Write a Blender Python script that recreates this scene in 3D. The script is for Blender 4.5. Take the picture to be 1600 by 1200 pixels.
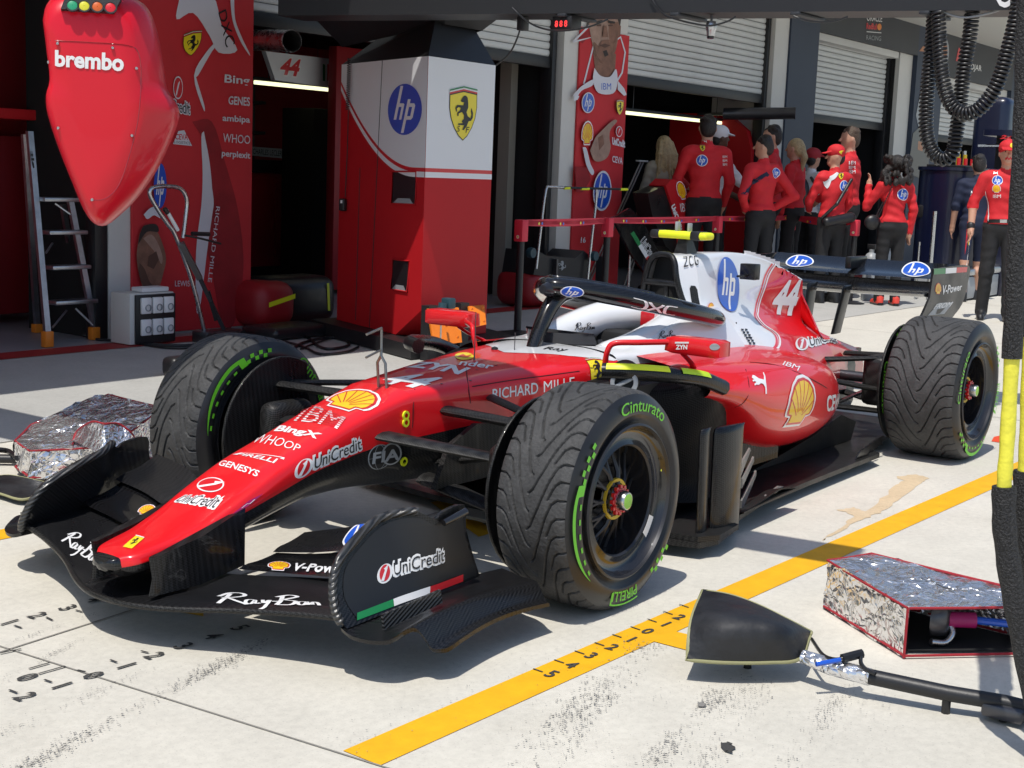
import bpy, bmesh, math, random
import numpy as np
from mathutils import Vector, Matrix
from mathutils.bvhtree import BVHTree
from mathutils.geometry import tessellate_polygon

for _o in list(bpy.data.objects):
    bpy.data.objects.remove(_o, do_unlink=True)
SC = bpy.context.scene
COL = SC.collection
random.seed(7)
RNG = np.random.RandomState(5)
PI = math.pi

# ------------------------------------------------------------------ camera
# metres; the car stands along x (nose towards -x), +y is the garage side
F_PX = 2202.1
CAM = Vector((-3.7454, -3.1749, 1.3697))
YAW, PITCH, ROLL = 0.94628, -0.14911, 0.03919
_d = Vector((math.sin(YAW) * math.cos(PITCH), math.cos(YAW) * math.cos(PITCH), math.sin(PITCH)))
_r0 = Vector((math.cos(YAW), -math.sin(YAW), 0)); _u0 = _r0.cross(_d)
CR = math.cos(ROLL) * _r0 + math.sin(ROLL) * _u0
CU = -math.sin(ROLL) * _r0 + math.cos(ROLL) * _u0
CD = _d
cam_data = bpy.data.cameras.new('camera')
cam = bpy.data.objects.new('camera', cam_data); COL.objects.link(cam)
cam.matrix_world = Matrix(((CR.x, CU.x, -CD.x, CAM.x), (CR.y, CU.y, -CD.y, CAM.y), (CR.z, CU.z, -CD.z, CAM.z), (0, 0, 0, 1)))
cam_data.sensor_width = 36.0
cam_data.lens = F_PX / 1600 * 36
cam_data.clip_start = 0.05; cam_data.clip_end = 3000
SC.camera = cam

# ------------------------------------------------------------------ sky, sun, exposure
SUN_A, SUN_B = 0.42, 0.10          # ground shift of a shadow per metre of height, along +x and +y
sun_dir = Vector((-SUN_A, -SUN_B, 1.0)).normalized()      # towards the sun
elev = math.asin(sun_dir.z); azim = math.atan2(sun_dir.x, sun_dir.y)
world = bpy.data.worlds.new('World'); SC.world = world; world.use_nodes = True
_nt = world.node_tree; _nt.nodes.clear()
_sky = _nt.nodes.new('ShaderNodeTexSky'); _sky.sky_type = 'NISHITA'; _sky.sun_disc = False
_sky.sun_elevation = elev; _sky.sun_rotation = azim
_sky.air_density = 1.0; _sky.dust_density = 1.0; _sky.ozone_density = 1.0
_bg = _nt.nodes.new('ShaderNodeBackground'); _bg.inputs['Strength'].default_value = 0.135
_out = _nt.nodes.new('ShaderNodeOutputWorld')
_nt.links.new(_sky.outputs[0], _bg.inputs[0]); _nt.links.new(_bg.outputs[0], _out.inputs[0])
sun_l = bpy.data.lights.new('sun', 'SUN'); sun_l.energy = 3.9; sun_l.angle = math.radians(0.53)
sun_l.color = (1.0, 0.96, 0.89)
sun = bpy.data.objects.new('sun', sun_l); COL.objects.link(sun)
sun.rotation_euler = sun_dir.to_track_quat('Z', 'Y').to_euler(); sun.location = (0, 0, 30)
SC.view_settings.view_transform = 'Standard'; SC.view_settings.look = 'None'
SC.view_settings.exposure = 0.0; SC.view_settings.gamma = 1.0

# ------------------------------------------------------------------ pixel -> space helpers (photograph is 1600 x 1200)
def ray(px, py):
    return (CD + CR * ((px - 800) / F_PX) - CU * ((py - 600) / F_PX)).normalized()
def on(px, py, axis, val):
    v = ray(px, py); t = (val - CAM[axis]) / v[axis]
    return CAM + v * t
def gz(px, py, z=0.0):
    return on(px, py, 2, z)

# ------------------------------------------------------------------ materials
def lin(c):
    return tuple(((x / 255) / 12.92 if x / 255 <= 0.04045 else ((x / 255 + 0.055) / 1.055) ** 2.4) for x in c)
MATS = {}
def mat(name, col, rough=0.5, metal=0.0, coat=0.0, bump=0.0, bscale=60.0, vary=0.0, vscale=6.0, emit=0.0, spec=0.5, rvary=0.0, aniso=None, alpha=None, sheen=0.0):
    """plain principled material; col is linear; vary = amount of brightness mottling"""
    m = bpy.data.materials.new(name); m.use_nodes = True
    nt = m.node_tree; b = nt.nodes['Principled BSDF']
    b.inputs['Base Color'].default_value = (*col, 1)
    b.inputs['Roughness'].default_value = rough; b.inputs['Metallic'].default_value = metal
    b.inputs['Coat Weight'].default_value = coat; b.inputs['Coat Roughness'].default_value = 0.04
    b.inputs['Specular IOR Level'].default_value = spec
    if sheen: b.inputs['Sheen Weight'].default_value = sheen
    if emit:
        b.inputs['Emission Color'].default_value = (*col, 1); b.inputs['Emission Strength'].default_value = emit
    if vary or bump or rvary:
        tc = nt.nodes.new('ShaderNodeTexCoord'); 
    if vary or rvary:
        n = nt.nodes.new('ShaderNodeTexNoise'); n.inputs['Scale'].default_value = vscale; n.inputs['Detail'].default_value = 6; n.inputs['Roughness'].default_value = 0.62
        nt.links.new(tc.outputs['Object'], n.inputs['Vector'])
    if vary:
        r = nt.nodes.new('ShaderNodeMapRange'); r.inputs['From Min'].default_value = .3; r.inputs['From Max'].default_value = .7
        r.inputs['To Min'].default_value = 1 - vary; r.inputs['To Max'].default_value = 1 + vary
        nt.links.new(n.outputs['Fac'], r.inputs['Value'])
        mx = nt.nodes.new('ShaderNodeVectorMath'); mx.operation = 'SCALE'; mx.inputs[0].default_value = col
        nt.links.new(r.outputs[0], mx.inputs['Scale']); nt.links.new(mx.outputs[0], b.inputs['Base Color'])
    if rvary:
        r2 = nt.nodes.new('ShaderNodeMapRange'); r2.inputs['From Min'].default_value = .3; r2.inputs['From Max'].default_value = .7
        r2.inputs['To Min'].default_value = max(0.02, rough - rvary); r2.inputs['To Max'].default_value = min(1, rough + rvary)
        nt.links.new(n.outputs['Fac'], r2.inputs['Value']); nt.links.new(r2.outputs[0], b.inputs['Roughness'])
    if bump:
        n2 = nt.nodes.new('ShaderNodeTexNoise'); n2.inputs['Scale'].default_value = bscale; n2.inputs['Detail'].default_value = 3
        nt.links.new(tc.outputs['Object'], n2.inputs['Vector'])
        bp = nt.nodes.new('ShaderNodeBump'); bp.inputs['Strength'].default_value = bump; bp.inputs['Distance'].default_value = 0.02
        nt.links.new(n2.outputs['Fac'], bp.inputs['Height']); nt.links.new(bp.outputs[0], b.inputs['Normal'])
    MATS[name] = m
    return m
def M(n): return MATS[n]

mat('car_red', (0.74, 0.008, 0.014), 0.36, coat=.7, spec=.3, rvary=.05, vscale=3)
mat('car_dark_red', (0.33, 0.006, 0.014), 0.3, coat=1.0)
mat('car_white', (0.80, 0.81, 0.83), 0.3, coat=0.8)
mat('decal_white', (0.82, 0.82, 0.82), 0.38, coat=0.4)
mat('decal_black', (0.012, 0.012, 0.014), 0.4)
mat('decal_red', (0.62, 0.012, 0.02), 0.35, coat=.4)
mat('decal_yellow', (0.86, 0.55, 0.012), 0.38, coat=.4)
mat('decal_lemon', (0.85, 0.68, 0.02), 0.38, coat=.4)
mat('decal_blue', (0.012, 0.09, 0.52), 0.35, coat=.4)
mat('decal_green', (0.01, 0.22, 0.06), 0.4, coat=.3)
mat('decal_magenta', (0.35, 0.01, 0.12), 0.4)
mat('decal_grey', (0.32, 0.34, 0.36), 0.4)
mat('decal_orange', (0.75, 0.22, 0.02), 0.4)
mat('decal_tan', (0.42, 0.17, 0.08), 0.4)
mat('rubber_dust', (0.046, 0.046, 0.047), 0.7, bump=.25, bscale=90, vary=.35, vscale=14)
mat('rubber_side', (0.016, 0.016, 0.018), 0.36, vary=.2, vscale=9, rvary=.08)
mat('tyre_green', (0.16, 0.62, 0.03), 0.45)
mat('rim_black', (0.012, 0.012, 0.014), 0.22, coat=.6)
mat('rim_bare', (0.05, 0.05, 0.055), 0.35, metal=.6)
mat('steel', (0.55, 0.56, 0.58), 0.28, metal=1.0, rvary=.1, vscale=20)
mat('aluminium', (0.48, 0.50, 0.53), 0.38, metal=1.0, vary=.2, vscale=10)
mat('dark_steel', (0.10, 0.10, 0.11), 0.35, metal=.8)
mat('gold_ring', (0.60, 0.42, 0.03), 0.4, metal=.3)
mat('nut_green', (0.28, 0.6, 0.06), 0.4)
mat('black_plastic', (0.014, 0.014, 0.016), 0.45, bump=.05, bscale=200)
mat('black_matte', (0.010, 0.010, 0.011), 0.75)
mat('black_rubber', (0.013, 0.013, 0.015), 0.38, rvary=.1, vscale=20)
mat('hi_yellow', (0.80, 0.86, 0.02), 0.45)
mat('hi_lime', (0.48, 0.72, 0.03), 0.45)
mat('glass_dark', (0.02, 0.02, 0.025), 0.08)
mat('orange_plastic', (0.80, 0.20, 0.01), 0.45, vary=.06, vscale=12)
mat('teal_plastic', (0.02, 0.06, 0.08), 0.45)
mat('titanium', (0.26, 0.25, 0.24), 0.35, metal=.9)
mat('pod_red', (0.66, 0.006, 0.022), 0.34, coat=.25, spec=.35, rvary=.06, vscale=4)
mat('panel_red', (0.48, 0.011, 0.016), 0.55, spec=.25, vary=.05, vscale=2)
mat('panel_white', (0.74, 0.75, 0.78), 0.42, coat=.2)
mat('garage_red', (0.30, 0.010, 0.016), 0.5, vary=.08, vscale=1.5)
mat('banner_red', (0.56, 0.024, 0.032), 0.72, vary=.07, vscale=2.5, bump=.15, bscale=4)
mat('banner_dark', (0.30, 0.014, 0.02), 0.72)
mat('banner_white', (0.66, 0.66, 0.72), 0.7)
mat('banner_grey', (0.36, 0.36, 0.42), 0.7)
mat('pier_white', (0.62, 0.61, 0.58), 0.7, vary=.05, vscale=1.2, bump=.05, bscale=40)
mat('soffit_cream', (0.70, 0.69, 0.64), 0.8)
mat('shutter', (0.60, 0.61, 0.60), 0.5, vary=.05, vscale=3)
mat('navy', (0.022, 0.035, 0.065), 0.55, vary=.06, vscale=1.5)
mat('navy_gloss', (0.005, 0.008, 0.03), 0.3, coat=.3)
mat('charcoal', (0.03, 0.033, 0.04), 0.55, vary=.08, vscale=2)
mat('floor_grey', (0.30, 0.31, 0.33), 0.32, vary=.12, vscale=2.0)
mat('line_red', (0.34, 0.02, 0.02), 0.6, vary=.12, vscale=8)
mat('line_yellow', (0.80, 0.42, 0.006), 0.6, vary=.10, vscale=11, bump=.06, bscale=120)
mat('paint_black', (0.05, 0.048, 0.045), 0.8)
mat('paint_orange', (0.75, 0.07, 0.01), 0.6)
mat('skin', (0.52, 0.28, 0.19), 0.55, vary=.06, vscale=20)
mat('skin_dark', (0.10, 0.045, 0.028), 0.5)
mat('shirt_red', (0.60, 0.014, 0.022), 0.75, vary=.10, vscale=9, bump=.35, bscale=9)
mat('trouser_black', (0.014, 0.014, 0.016), 0.8, vary=.2, vscale=8, bump=.3, bscale=10)
mat('shirt_navy', (0.010, 0.016, 0.045), 0.8)
mat('dress_beige', (0.35, 0.31, 0.24), 0.8)
mat('hair_dark', (0.014, 0.010, 0.009), 0.5, bump=.6, bscale=80)
mat('hair_brown', (0.07, 0.042, 0.026), 0.5, bump=.6, bscale=80)
mat('hair_blonde', (0.42, 0.31, 0.16), 0.5, bump=.6, bscale=60, vary=.25, vscale=25)
mat('shoe_black', (0.014, 0.014, 0.015), 0.5)
mat('shoe_red', (0.70, 0.06, 0.04), 0.5)
mat('cloth_white', (0.72, 0.72, 0.74), 0.8)
mat('belt_red', (0.66, 0.03, 0.06), 0.6)
mat('lamp_strip', (0.95, 0.93, 0.55), 0.5, emit=1.6)
mat('led_red', (0.95, 0.05, 0.05), 0.5, emit=1.2)
mat('lens_green', (0.03, 0.32, 0.16), 0.3); mat('lens_yellow', (0.65, 0.62, 0.04), 0.3)
mat('lens_orange', (0.62, 0.12, 0.02), 0.3); mat('lens_red', (0.65, 0.02, 0.03), 0.3)
mat('sleeve_yellow', (0.78, 0.72, 0.06), 0.5, vary=.10, vscale=14, bump=.3, bscale=30)
mat('binding_red', (0.33, 0.012, 0.022), 0.7, bump=.2, bscale=120)
mat('sock_white', (.7, .7, .7), .8)
mat('vane_lit_grey', (0.20, 0.195, 0.185), 0.4, coat=.2, vary=.2, vscale=20)  # carbon vanes; sun and sky reflected on them put into a lighter grey
mat('cover_black', (0.014, 0.0145, 0.017), 0.5, bump=.35, bscale=14, vary=.5, vscale=7, rvary=.14)
mat('wood_grey', (0.30, 0.28, 0.24), 0.6)

def carbon(name, col, rough, coat, scale=190.0, amt=0.85):
    m = mat(name, col, rough, coat=coat, spec=.28)
    nt = m.node_tree; b = nt.nodes['Principled BSDF']
    tc = nt.nodes.new('ShaderNodeTexCoord'); w = nt.nodes.new('ShaderNodeTexChecker'); w.inputs['Scale'].default_value = scale
    mp = nt.nodes.new('ShaderNodeMapping'); mp.inputs['Rotation'].default_value = (0.6, 0.5, 0.78)
    nt.links.new(tc.outputs['Object'], mp.inputs[0]); nt.links.new(mp.outputs[0], w.inputs[0])
    w.inputs[1].default_value = (*[c * (1 + amt) for c in col], 1); w.inputs[2].default_value = (*[c * (1 - amt) for c in col], 1)
    nt.links.new(w.outputs[0], b.inputs['Base Color'])
    n = nt.nodes.new('ShaderNodeTexNoise'); n.inputs['Scale'].default_value = 5; n.inputs['Detail'].default_value = 5
    nt.links.new(tc.outputs['Object'], n.inputs['Vector'])
    r = nt.nodes.new('ShaderNodeMapRange'); r.inputs['From Min'].default_value = .3; r.inputs['From Max'].default_value = .7
    r.inputs['To Min'].default_value = max(.05, rough - .12); r.inputs['To Max'].default_value = rough + .14
    nt.links.new(n.outputs['Fac'], r.inputs['Value']); nt.links.new(r.outputs[0], b.inputs['Roughness'])
    return m
carbon('carbon', (0.010, 0.010, 0.011), 0.33, 0.25)
carbon('carbon_gloss', (0.007, 0.007, 0.008), 0.2, 0.7)
carbon('carbon_matte', (0.008, 0.008, 0.009), 0.6, 0.0)
MATS['carbon_matte'].node_tree.nodes['Principled BSDF'].inputs['Specular IOR Level'].default_value = .1
carbon('carbon_dull', (0.017, 0.0165, 0.016), 0.45, 0.1)

def ribbed():
    m = mat('carbon_ribbed', (.03, .03, .032), .3, coat=.3); nt = m.node_tree; b = nt.nodes['Principled BSDF']
    tc = nt.nodes.new('ShaderNodeTexCoord'); w = nt.nodes.new('ShaderNodeTexWave'); w.inputs['Scale'].default_value = 26; w.bands_direction = 'Z'; w.inputs['Distortion'].default_value = .6
    mp = nt.nodes.new('ShaderNodeMapping'); mp.inputs['Rotation'].default_value = (0, .5, 0); nt.links.new(tc.outputs['Object'], mp.inputs[0]); nt.links.new(mp.outputs[0], w.inputs[0])
    bp = nt.nodes.new('ShaderNodeBump'); bp.inputs['Strength'].default_value = .5; bp.inputs['Distance'].default_value = .008; nt.links.new(w.outputs['Fac'], bp.inputs['Height']); nt.links.new(bp.outputs[0], b.inputs['Normal'])
    cr_ = nt.nodes.new('ShaderNodeMapRange'); cr_.inputs['To Min'].default_value = .010; cr_.inputs['To Max'].default_value = .055; nt.links.new(w.outputs['Fac'], cr_.inputs['Value']); cb = nt.nodes.new('ShaderNodeCombineColor'); [nt.links.new(cr_.outputs[0], cb.inputs[k]) for k in range(3)]; nt.links.new(cb.outputs[0], b.inputs['Base Color'])
ribbed()
def foil_material():
    m = bpy.data.materials.new('foil'); m.use_nodes = True; nt = m.node_tree; b = nt.nodes['Principled BSDF']; L = nt.links.new
    b.inputs['Base Color'].default_value = (.80, .80, .82, 1); b.inputs['Metallic'].default_value = .88; b.inputs['Roughness'].default_value = .22
    tc = nt.nodes.new('ShaderNodeTexCoord')
    n = nt.nodes.new('ShaderNodeTexNoise'); n.inputs['Scale'].default_value = 7; n.inputs['Detail'].default_value = 3
    L(tc.outputs['Object'], n.inputs['Vector'])
    vm = nt.nodes.new('ShaderNodeVectorMath'); vm.operation = 'MULTIPLY_ADD'; vm.inputs[1].default_value = (.12, .12, .12); L(n.outputs['Color'], vm.inputs[0]); L(tc.outputs['Object'], vm.inputs[2])
    v = nt.nodes.new('ShaderNodeTexVoronoi'); v.feature = 'DISTANCE_TO_EDGE'; v.inputs['Scale'].default_value = 9; L(vm.outputs[0], v.inputs['Vector'])
    v2 = nt.nodes.new('ShaderNodeTexVoronoi'); v2.feature = 'DISTANCE_TO_EDGE'; v2.inputs['Scale'].default_value = 34; L(vm.outputs[0], v2.inputs['Vector'])
    a = nt.nodes.new('ShaderNodeMath'); a.operation = 'MULTIPLY_ADD'; a.inputs[1].default_value = .35; L(v2.outputs['Distance'], a.inputs[0]); L(v.outputs['Distance'], a.inputs[2])
    a2 = nt.nodes.new('ShaderNodeMath'); a2.operation = 'MULTIPLY_ADD'; a2.inputs[1].default_value = .6; L(n.outputs['Fac'], a2.inputs[0]); L(a.outputs[0], a2.inputs[2])
    bp = nt.nodes.new('ShaderNodeBump'); bp.inputs['Strength'].default_value = .85; bp.inputs['Distance'].default_value = .035
    L(a2.outputs[0], bp.inputs['Height']); L(bp.outputs[0], b.inputs['Normal'])
    MATS['foil'] = m
foil_material()

def concrete_material(name, col, dark, speck=.25):
    m = bpy.data.materials.new(name); m.use_nodes = True; nt = m.node_tree; L = nt.links.new; b = nt.nodes['Principled BSDF']
    b.inputs['Roughness'].default_value = .8
    g = nt.nodes.new('ShaderNodeNewGeometry')
    def noise(s, d=6, r=.6):
        n = nt.nodes.new('ShaderNodeTexNoise'); n.inputs['Scale'].default_value = s; n.inputs['Detail'].default_value = d; n.inputs['Roughness'].default_value = r
        L(g.outputs['Position'], n.inputs['Vector']); return n.outputs['Fac']
    def rng(x, a, bb, c, d_):
        r = nt.nodes.new('ShaderNodeMapRange'); r.inputs['From Min'].default_value = a; r.inputs['From Max'].default_value = bb
        r.inputs['To Min'].default_value = c; r.inputs['To Max'].default_value = d_; L(x, r.inputs['Value']); return r.outputs[0]
    def mul(x, y):
        k = nt.nodes.new('ShaderNodeMath'); k.operation = 'MULTIPLY'; L(x, k.inputs[0]); L(y, k.inputs[1]); return k.outputs[0]
    v = mul(rng(noise(.55), .3, .7, .90, 1.06), rng(noise(4.5), .3, .7, .95, 1.04))
    v = mul(v, rng(noise(38, 4), .32, .62, .93, 1.04))
    v = mul(v, rng(noise(150, 3, .7), .30, .42, 1 - speck, 1.0))
    mx = nt.nodes.new('ShaderNodeMix'); mx.data_type = 'RGBA'
    mx.inputs['A'].default_value = (*col, 1); mx.inputs['B'].default_value = (*dark, 1)
    L(rng(noise(1.3, 7, .68), .52, .78, 0, .55), mx.inputs['Factor'])
    sc = nt.nodes.new('ShaderNodeVectorMath'); sc.operation = 'SCALE'; L(mx.outputs['Result'], sc.inputs[0]); L(v, sc.inputs['Scale'])
    L(sc.outputs[0], b.inputs['Base Color'])
    bp = nt.nodes.new('ShaderNodeBump'); bp.inputs['Strength'].default_value = .12; bp.inputs['Distance'].default_value = .006
    L(noise(170, 4), bp.inputs['Height']); L(bp.outputs[0], b.inputs['Normal'])
    MATS[name] = m
concrete_material('concrete', (0.61, 0.58, 0.505), (0.49, 0.455, 0.38))
concrete_material('concrete_grey', (0.44, 0.435, 0.41), (0.36, 0.35, 0.32))
concrete_material('stain_tan', (0.60, 0.47, 0.30), (0.62, 0.54, 0.42), .3)

# ------------------------------------------------------------------ mesh building
class MB:
    def __init__(s): s.v = []; s.f = []; s.m = []
    def add(s, verts, faces, m=0):
        o = len(s.v); s.v += [tuple(p) for p in verts]
        s.f += [tuple(i + o for i in f) for f in faces]
        s.m += ([m] * len(faces) if isinstance(m, int) else list(m))
        return s
    def box(s, x0, x1, y0, y1, z0, z1, m=0, R=None, c=None):
        P = [(x, y, z) for x in (x0, x1) for y in (y0, y1) for z in (z0, z1)]
        if R is not None:
            c = Vector(c if c is not None else ((x0 + x1) / 2, (y0 + y1) / 2, (z0 + z1) / 2)); P = [tuple(R @ (Vector(p) - c) + c) for p in P]
        return s.add(P, [(0, 1, 3, 2), (4, 6, 7, 5), (0, 4, 5, 1), (2, 3, 7, 6), (0, 2, 6, 4), (1, 5, 7, 3)], m)
    def rbox(s, x0, x1, y0, y1, z0, z1, r=.01, m=0, seg=2, R=None, c=None):
        bm = bmesh.new(); bmesh.ops.create_cube(bm, size=1)
        for v in bm.verts: v.co = Vector(((x0 + x1) / 2 + v.co.x * (x1 - x0), (y0 + y1) / 2 + v.co.y * (y1 - y0), (z0 + z1) / 2 + v.co.z * (z1 - z0)))
        bmesh.ops.bevel(bm, geom=list(bm.edges), offset=r, segments=seg, affect='EDGES', profile=.5)
        if R is not None:
            cc = Vector(c if c is not None else ((x0 + x1) / 2, (y0 + y1) / 2, (z0 + z1) / 2))
            for v in bm.verts: v.co = R @ (v.co - cc) + cc
        bm.verts.index_update()
        s.add([v.co for v in bm.verts], [[v.index for v in f.verts] for f in bm.faces], m); bm.free(); return s
    def tube(s, pts, r, n=8, cap=True, closed=False, m=0, flat=None):
        P = [Vector(p) for p in pts]; N = len(P)
        rr = [r] * N if not hasattr(r, '__len__') else list(r)
        T = []
        for i in range(N):
            a = P[(i - 1) % N] if (closed or i > 0) else P[i]; b = P[(i + 1) % N] if (closed or i < N - 1) else P[i]
            t = (b - a); T.append(t.normalized() if t.length > 1e-9 else Vector((0, 0, 1)))
        up = Vector((0, 0, 1)) if abs(T[0].z) < .9 else Vector((1, 0, 0))
        nrm = (up - T[0] * up.dot(T[0])).normalized(); V = []
        for i in range(N):
            if i:
                nrm = (nrm - T[i] * nrm.dot(T[i]))
                nrm = nrm.normalized() if nrm.length > 1e-6 else T[i].orthogonal().normalized()
            bi = T[i].cross(nrm)
            for k in range(n):
                a = 2 * PI * k / n
                V.append(P[i] + (nrm * math.cos(a) * (flat if flat else 1) + bi * math.sin(a)) * rr[i])
        F = []
        for i in range(N if closed else N - 1):
            j = (i + 1) % N
            for k in range(n): F.append((i * n + k, i * n + (k + 1) % n, j * n + (k + 1) % n, j * n + k))
        if cap and not closed:
            F.append(tuple(range(n - 1, -1, -1))); F.append(tuple((N - 1) * n + k for k in range(n)))
        return s.add(V, F, m)
    def lathe(s, prof, o, ax='z', n=32, m=0, cap=False, arc=None):
        """prof = [(radius, height)]"""
        o = Vector(o)
        A = {'x': (Vector((0, 1, 0)), Vector((0, 0, 1)), Vector((1, 0, 0))), 'y': (Vector((1, 0, 0)), Vector((0, 0, 1)), Vector((0, 1, 0))), 'z': (Vector((1, 0, 0)), Vector((0, 1, 0)), Vector((0, 0, 1)))}[ax] if isinstance(ax, str) else ax
        V = []; F = []; ms = []
        for (r, h) in prof:
            for k in range(n):
                a = 2 * PI * k / n; V.append(o + A[0] * (r * math.cos(a)) + A[1] * (r * math.sin(a)) + A[2] * h)
        for i in range(len(prof) - 1):
            for k in range(n): F.append((i * n + k, i * n + (k + 1) % n, (i + 1) * n + (k + 1) % n, (i + 1) * n + k)); ms.append(m[i] if hasattr(m, '__len__') else m)
        if cap:
            F.append(tuple(range(n - 1, -1, -1))); F.append(tuple((len(prof) - 1) * n + k for k in range(n))); ms += [m[0] if hasattr(m, '__len__') else m] * 2
        return s.add(V, F, ms)
    def prism(s, poly, fr, d, m=0, mside=None):
        """poly 2D in frame fr=(O,U,V); extruded by vector d"""
        O, U, V = [Vector(a) for a in fr]; d = Vector(d); n = len(poly)
        a = [O + U * p[0] + V * p[1] for p in poly]
        tris = tessellate_polygon([[Vector((p[0], p[1], 0)) for p in poly]])
        vs = a + [p + d for p in a]
        F = [tuple(t) for t in tris] + [tuple(i + n for i in t) for t in tris]; ms = [m] * len(F)
        S = [(i, (i + 1) % n, n + (i + 1) % n, n + i) for i in range(n)]
        return s.add(vs, F + S, ms + [m if mside is None else mside] * n)
    def loft(s, secs, closed=False, capa=False, capb=False, m=0):
        n = len(secs[0]); V = [p for q in secs for p in q]; F = []; ms = []
        for i in range(len(secs) - 1):
            for k in range(n if closed else n - 1):
                F.append((i * n + k, i * n + (k + 1) % n, (i + 1) * n + (k + 1) % n, (i + 1) * n + k)); ms.append(m[k] if hasattr(m, '__len__') else m)
        mm = m[0] if hasattr(m, '__len__') else m
        if capa: F.append(tuple(range(n))); ms.append(mm)
        if capb: F.append(tuple((len(secs) - 1) * n + k for k in range(n))); ms.append(mm)
        return s.add(V, F, ms)
    def mirrored(s):
        o = MB(); o.v = [(x, -y, z) for x, y, z in s.v]; o.f = [tuple(reversed(f)) for f in s.f]; o.m = list(s.m); return o
    def merge(s, o):
        return s.add(o.v, o.f, o.m)
    def bvh(s):
        return BVHTree.FromPolygons([Vector(p) for p in s.v], s.f)

def obj(name, mb, mats, parent=None, smooth=35, fix=True, **props):
    me = bpy.data.meshes.new(name)
    me.from_pydata([tuple(p) for p in mb.v], [], mb.f)
    if isinstance(mats, str): mats = [mats]
    for k in mats: me.materials.append(MATS[k])
    if len(mats) > 1: me.polygons.foreach_set('material_index', mb.m)
    if fix:
        bm = bmesh.new(); bm.from_mesh(me); bmesh.ops.remove_doubles(bm, verts=bm.verts, dist=1e-5)
        bmesh.ops.recalc_face_normals(bm, faces=bm.faces); bm.to_mesh(me); bm.free()
    if smooth:
        me.shade_smooth(); me.set_sharp_from_angle(angle=math.radians(smooth))
    me.update()
    o = bpy.data.objects.new(name, me); COL.objects.link(o)
    if parent is not None: attach(o, parent)
    for k, v in props.items(): o[k] = v
    return o
def attach(o, parent):
    o.parent = parent
    w = Matrix.Translation(parent.location) @ parent.rotation_euler.to_matrix().to_4x4() if parent.parent is None else Matrix.Identity(4)
    if parent.parent is not None:                       # sub-part: the part itself sits at its own origin in world space
        w = Matrix.Identity(4)
    o.matrix_parent_inverse = w.inverted()
def thing(name, label, cat, loc=(0, 0, 0), group=None):
    o = bpy.data.objects.new(name, None); COL.objects.link(o); o.location = loc; o.empty_display_size = .2
    o['label'] = label; o['category'] = cat
    if group: o['group'] = group
    return o
def tag(o, label, cat, group=None):
    o['label'] = label; o['category'] = cat
    if group: o['group'] = group
    return o
def struct(name, mb, mats, parent=None, **k):
    o = obj(name, mb, mats, parent, **k)
    if parent is None: o['kind'] = 'structure'
    return o
def copy_tree(root, loc, label=None):
    r = root.copy(); COL.objects.link(r); r.location = loc
    if label: r['label'] = label
    def rec(a, b):
        for ch in a.children:
            c = ch.copy(); COL.objects.link(c); c.parent = b; c.matrix_parent_inverse = ch.matrix_parent_inverse.copy(); rec(ch, c)
    rec(root, r)
    return r
def cr(P, n):
    """Catmull-Rom through points (tuples of any length), n steps per span"""
    P = np.array(P, float); out = []
    for i in range(len(P) - 1):
        p0 = P[i - 1] if i else 2 * P[0] - P[1]; p1 = P[i]; p2 = P[i + 1]; p3 = P[i + 2] if i + 2 < len(P) else 2 * P[-1] - P[-2]
        for k in range(n):
            t = k / n
            out.append(.5 * (2 * p1 + (p2 - p0) * t + (2 * p0 - 5 * p1 + 4 * p2 - p3) * t * t + (3 * p1 - p0 - 3 * p2 + p3) * t ** 3))
    out.append(P[-1]); return [tuple(q) for q in out]
def rotx(a): return Matrix.Rotation(math.radians(a), 3, 'X')
def roty(a): return Matrix.Rotation(math.radians(a), 3, 'Y')
def rotz(a): return Matrix.Rotation(math.radians(a), 3, 'Z')

# ------------------------------------------------------------------ flat print: 2D shapes, lettering, and decals laid on a surface
def poly2(pts):
    return (np.array(pts, float), [tuple(t) for t in tessellate_polygon([[Vector((p[0], p[1], 0)) for p in pts]])])
def circ(cx=.5, cy=.5, rx=.5, ry=.5, n=36, a0=0, a1=360):
    return [(cx + rx * math.cos(math.radians(a0 + (a1 - a0) * k / n)), cy + ry * math.sin(math.radians(a0 + (a1 - a0) * k / n))) for k in range(n if a1 - a0 >= 360 else n + 1)]
def band(pts, w):
    """2D stroke along pts"""
    P = np.array(pts, float); V = []; F = []
    for i in range(len(P)):
        t = P[min(i + 1, len(P) - 1)] - P[max(i - 1, 0)]; t /= (np.linalg.norm(t) + 1e-12); n = np.array((-t[1], t[0])) * w / 2
        V += [P[i] + n, P[i] - n]
    for i in range(len(P) - 1): F += [(2 * i, 2 * i + 1, 2 * i + 3), (2 * i, 2 * i + 3, 2 * i + 2)]
    return (np.array(V), F)
def sh(shape, sx=1, sy=1, tx=0, ty=0, shear=0):
    v = np.array(shape[0]); return (np.stack([v[:, 0] * sx + v[:, 1] * shear + tx, v[:, 1] * sy + ty], 1), shape[1])
def join(*S):
    V = []; F = []; o = 0
    for v, f in S:
        V.append(v); F += [tuple(i + o for i in t) for t in f]; o += len(v)
    return (np.concatenate(V), F)
_TX = {}
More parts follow.
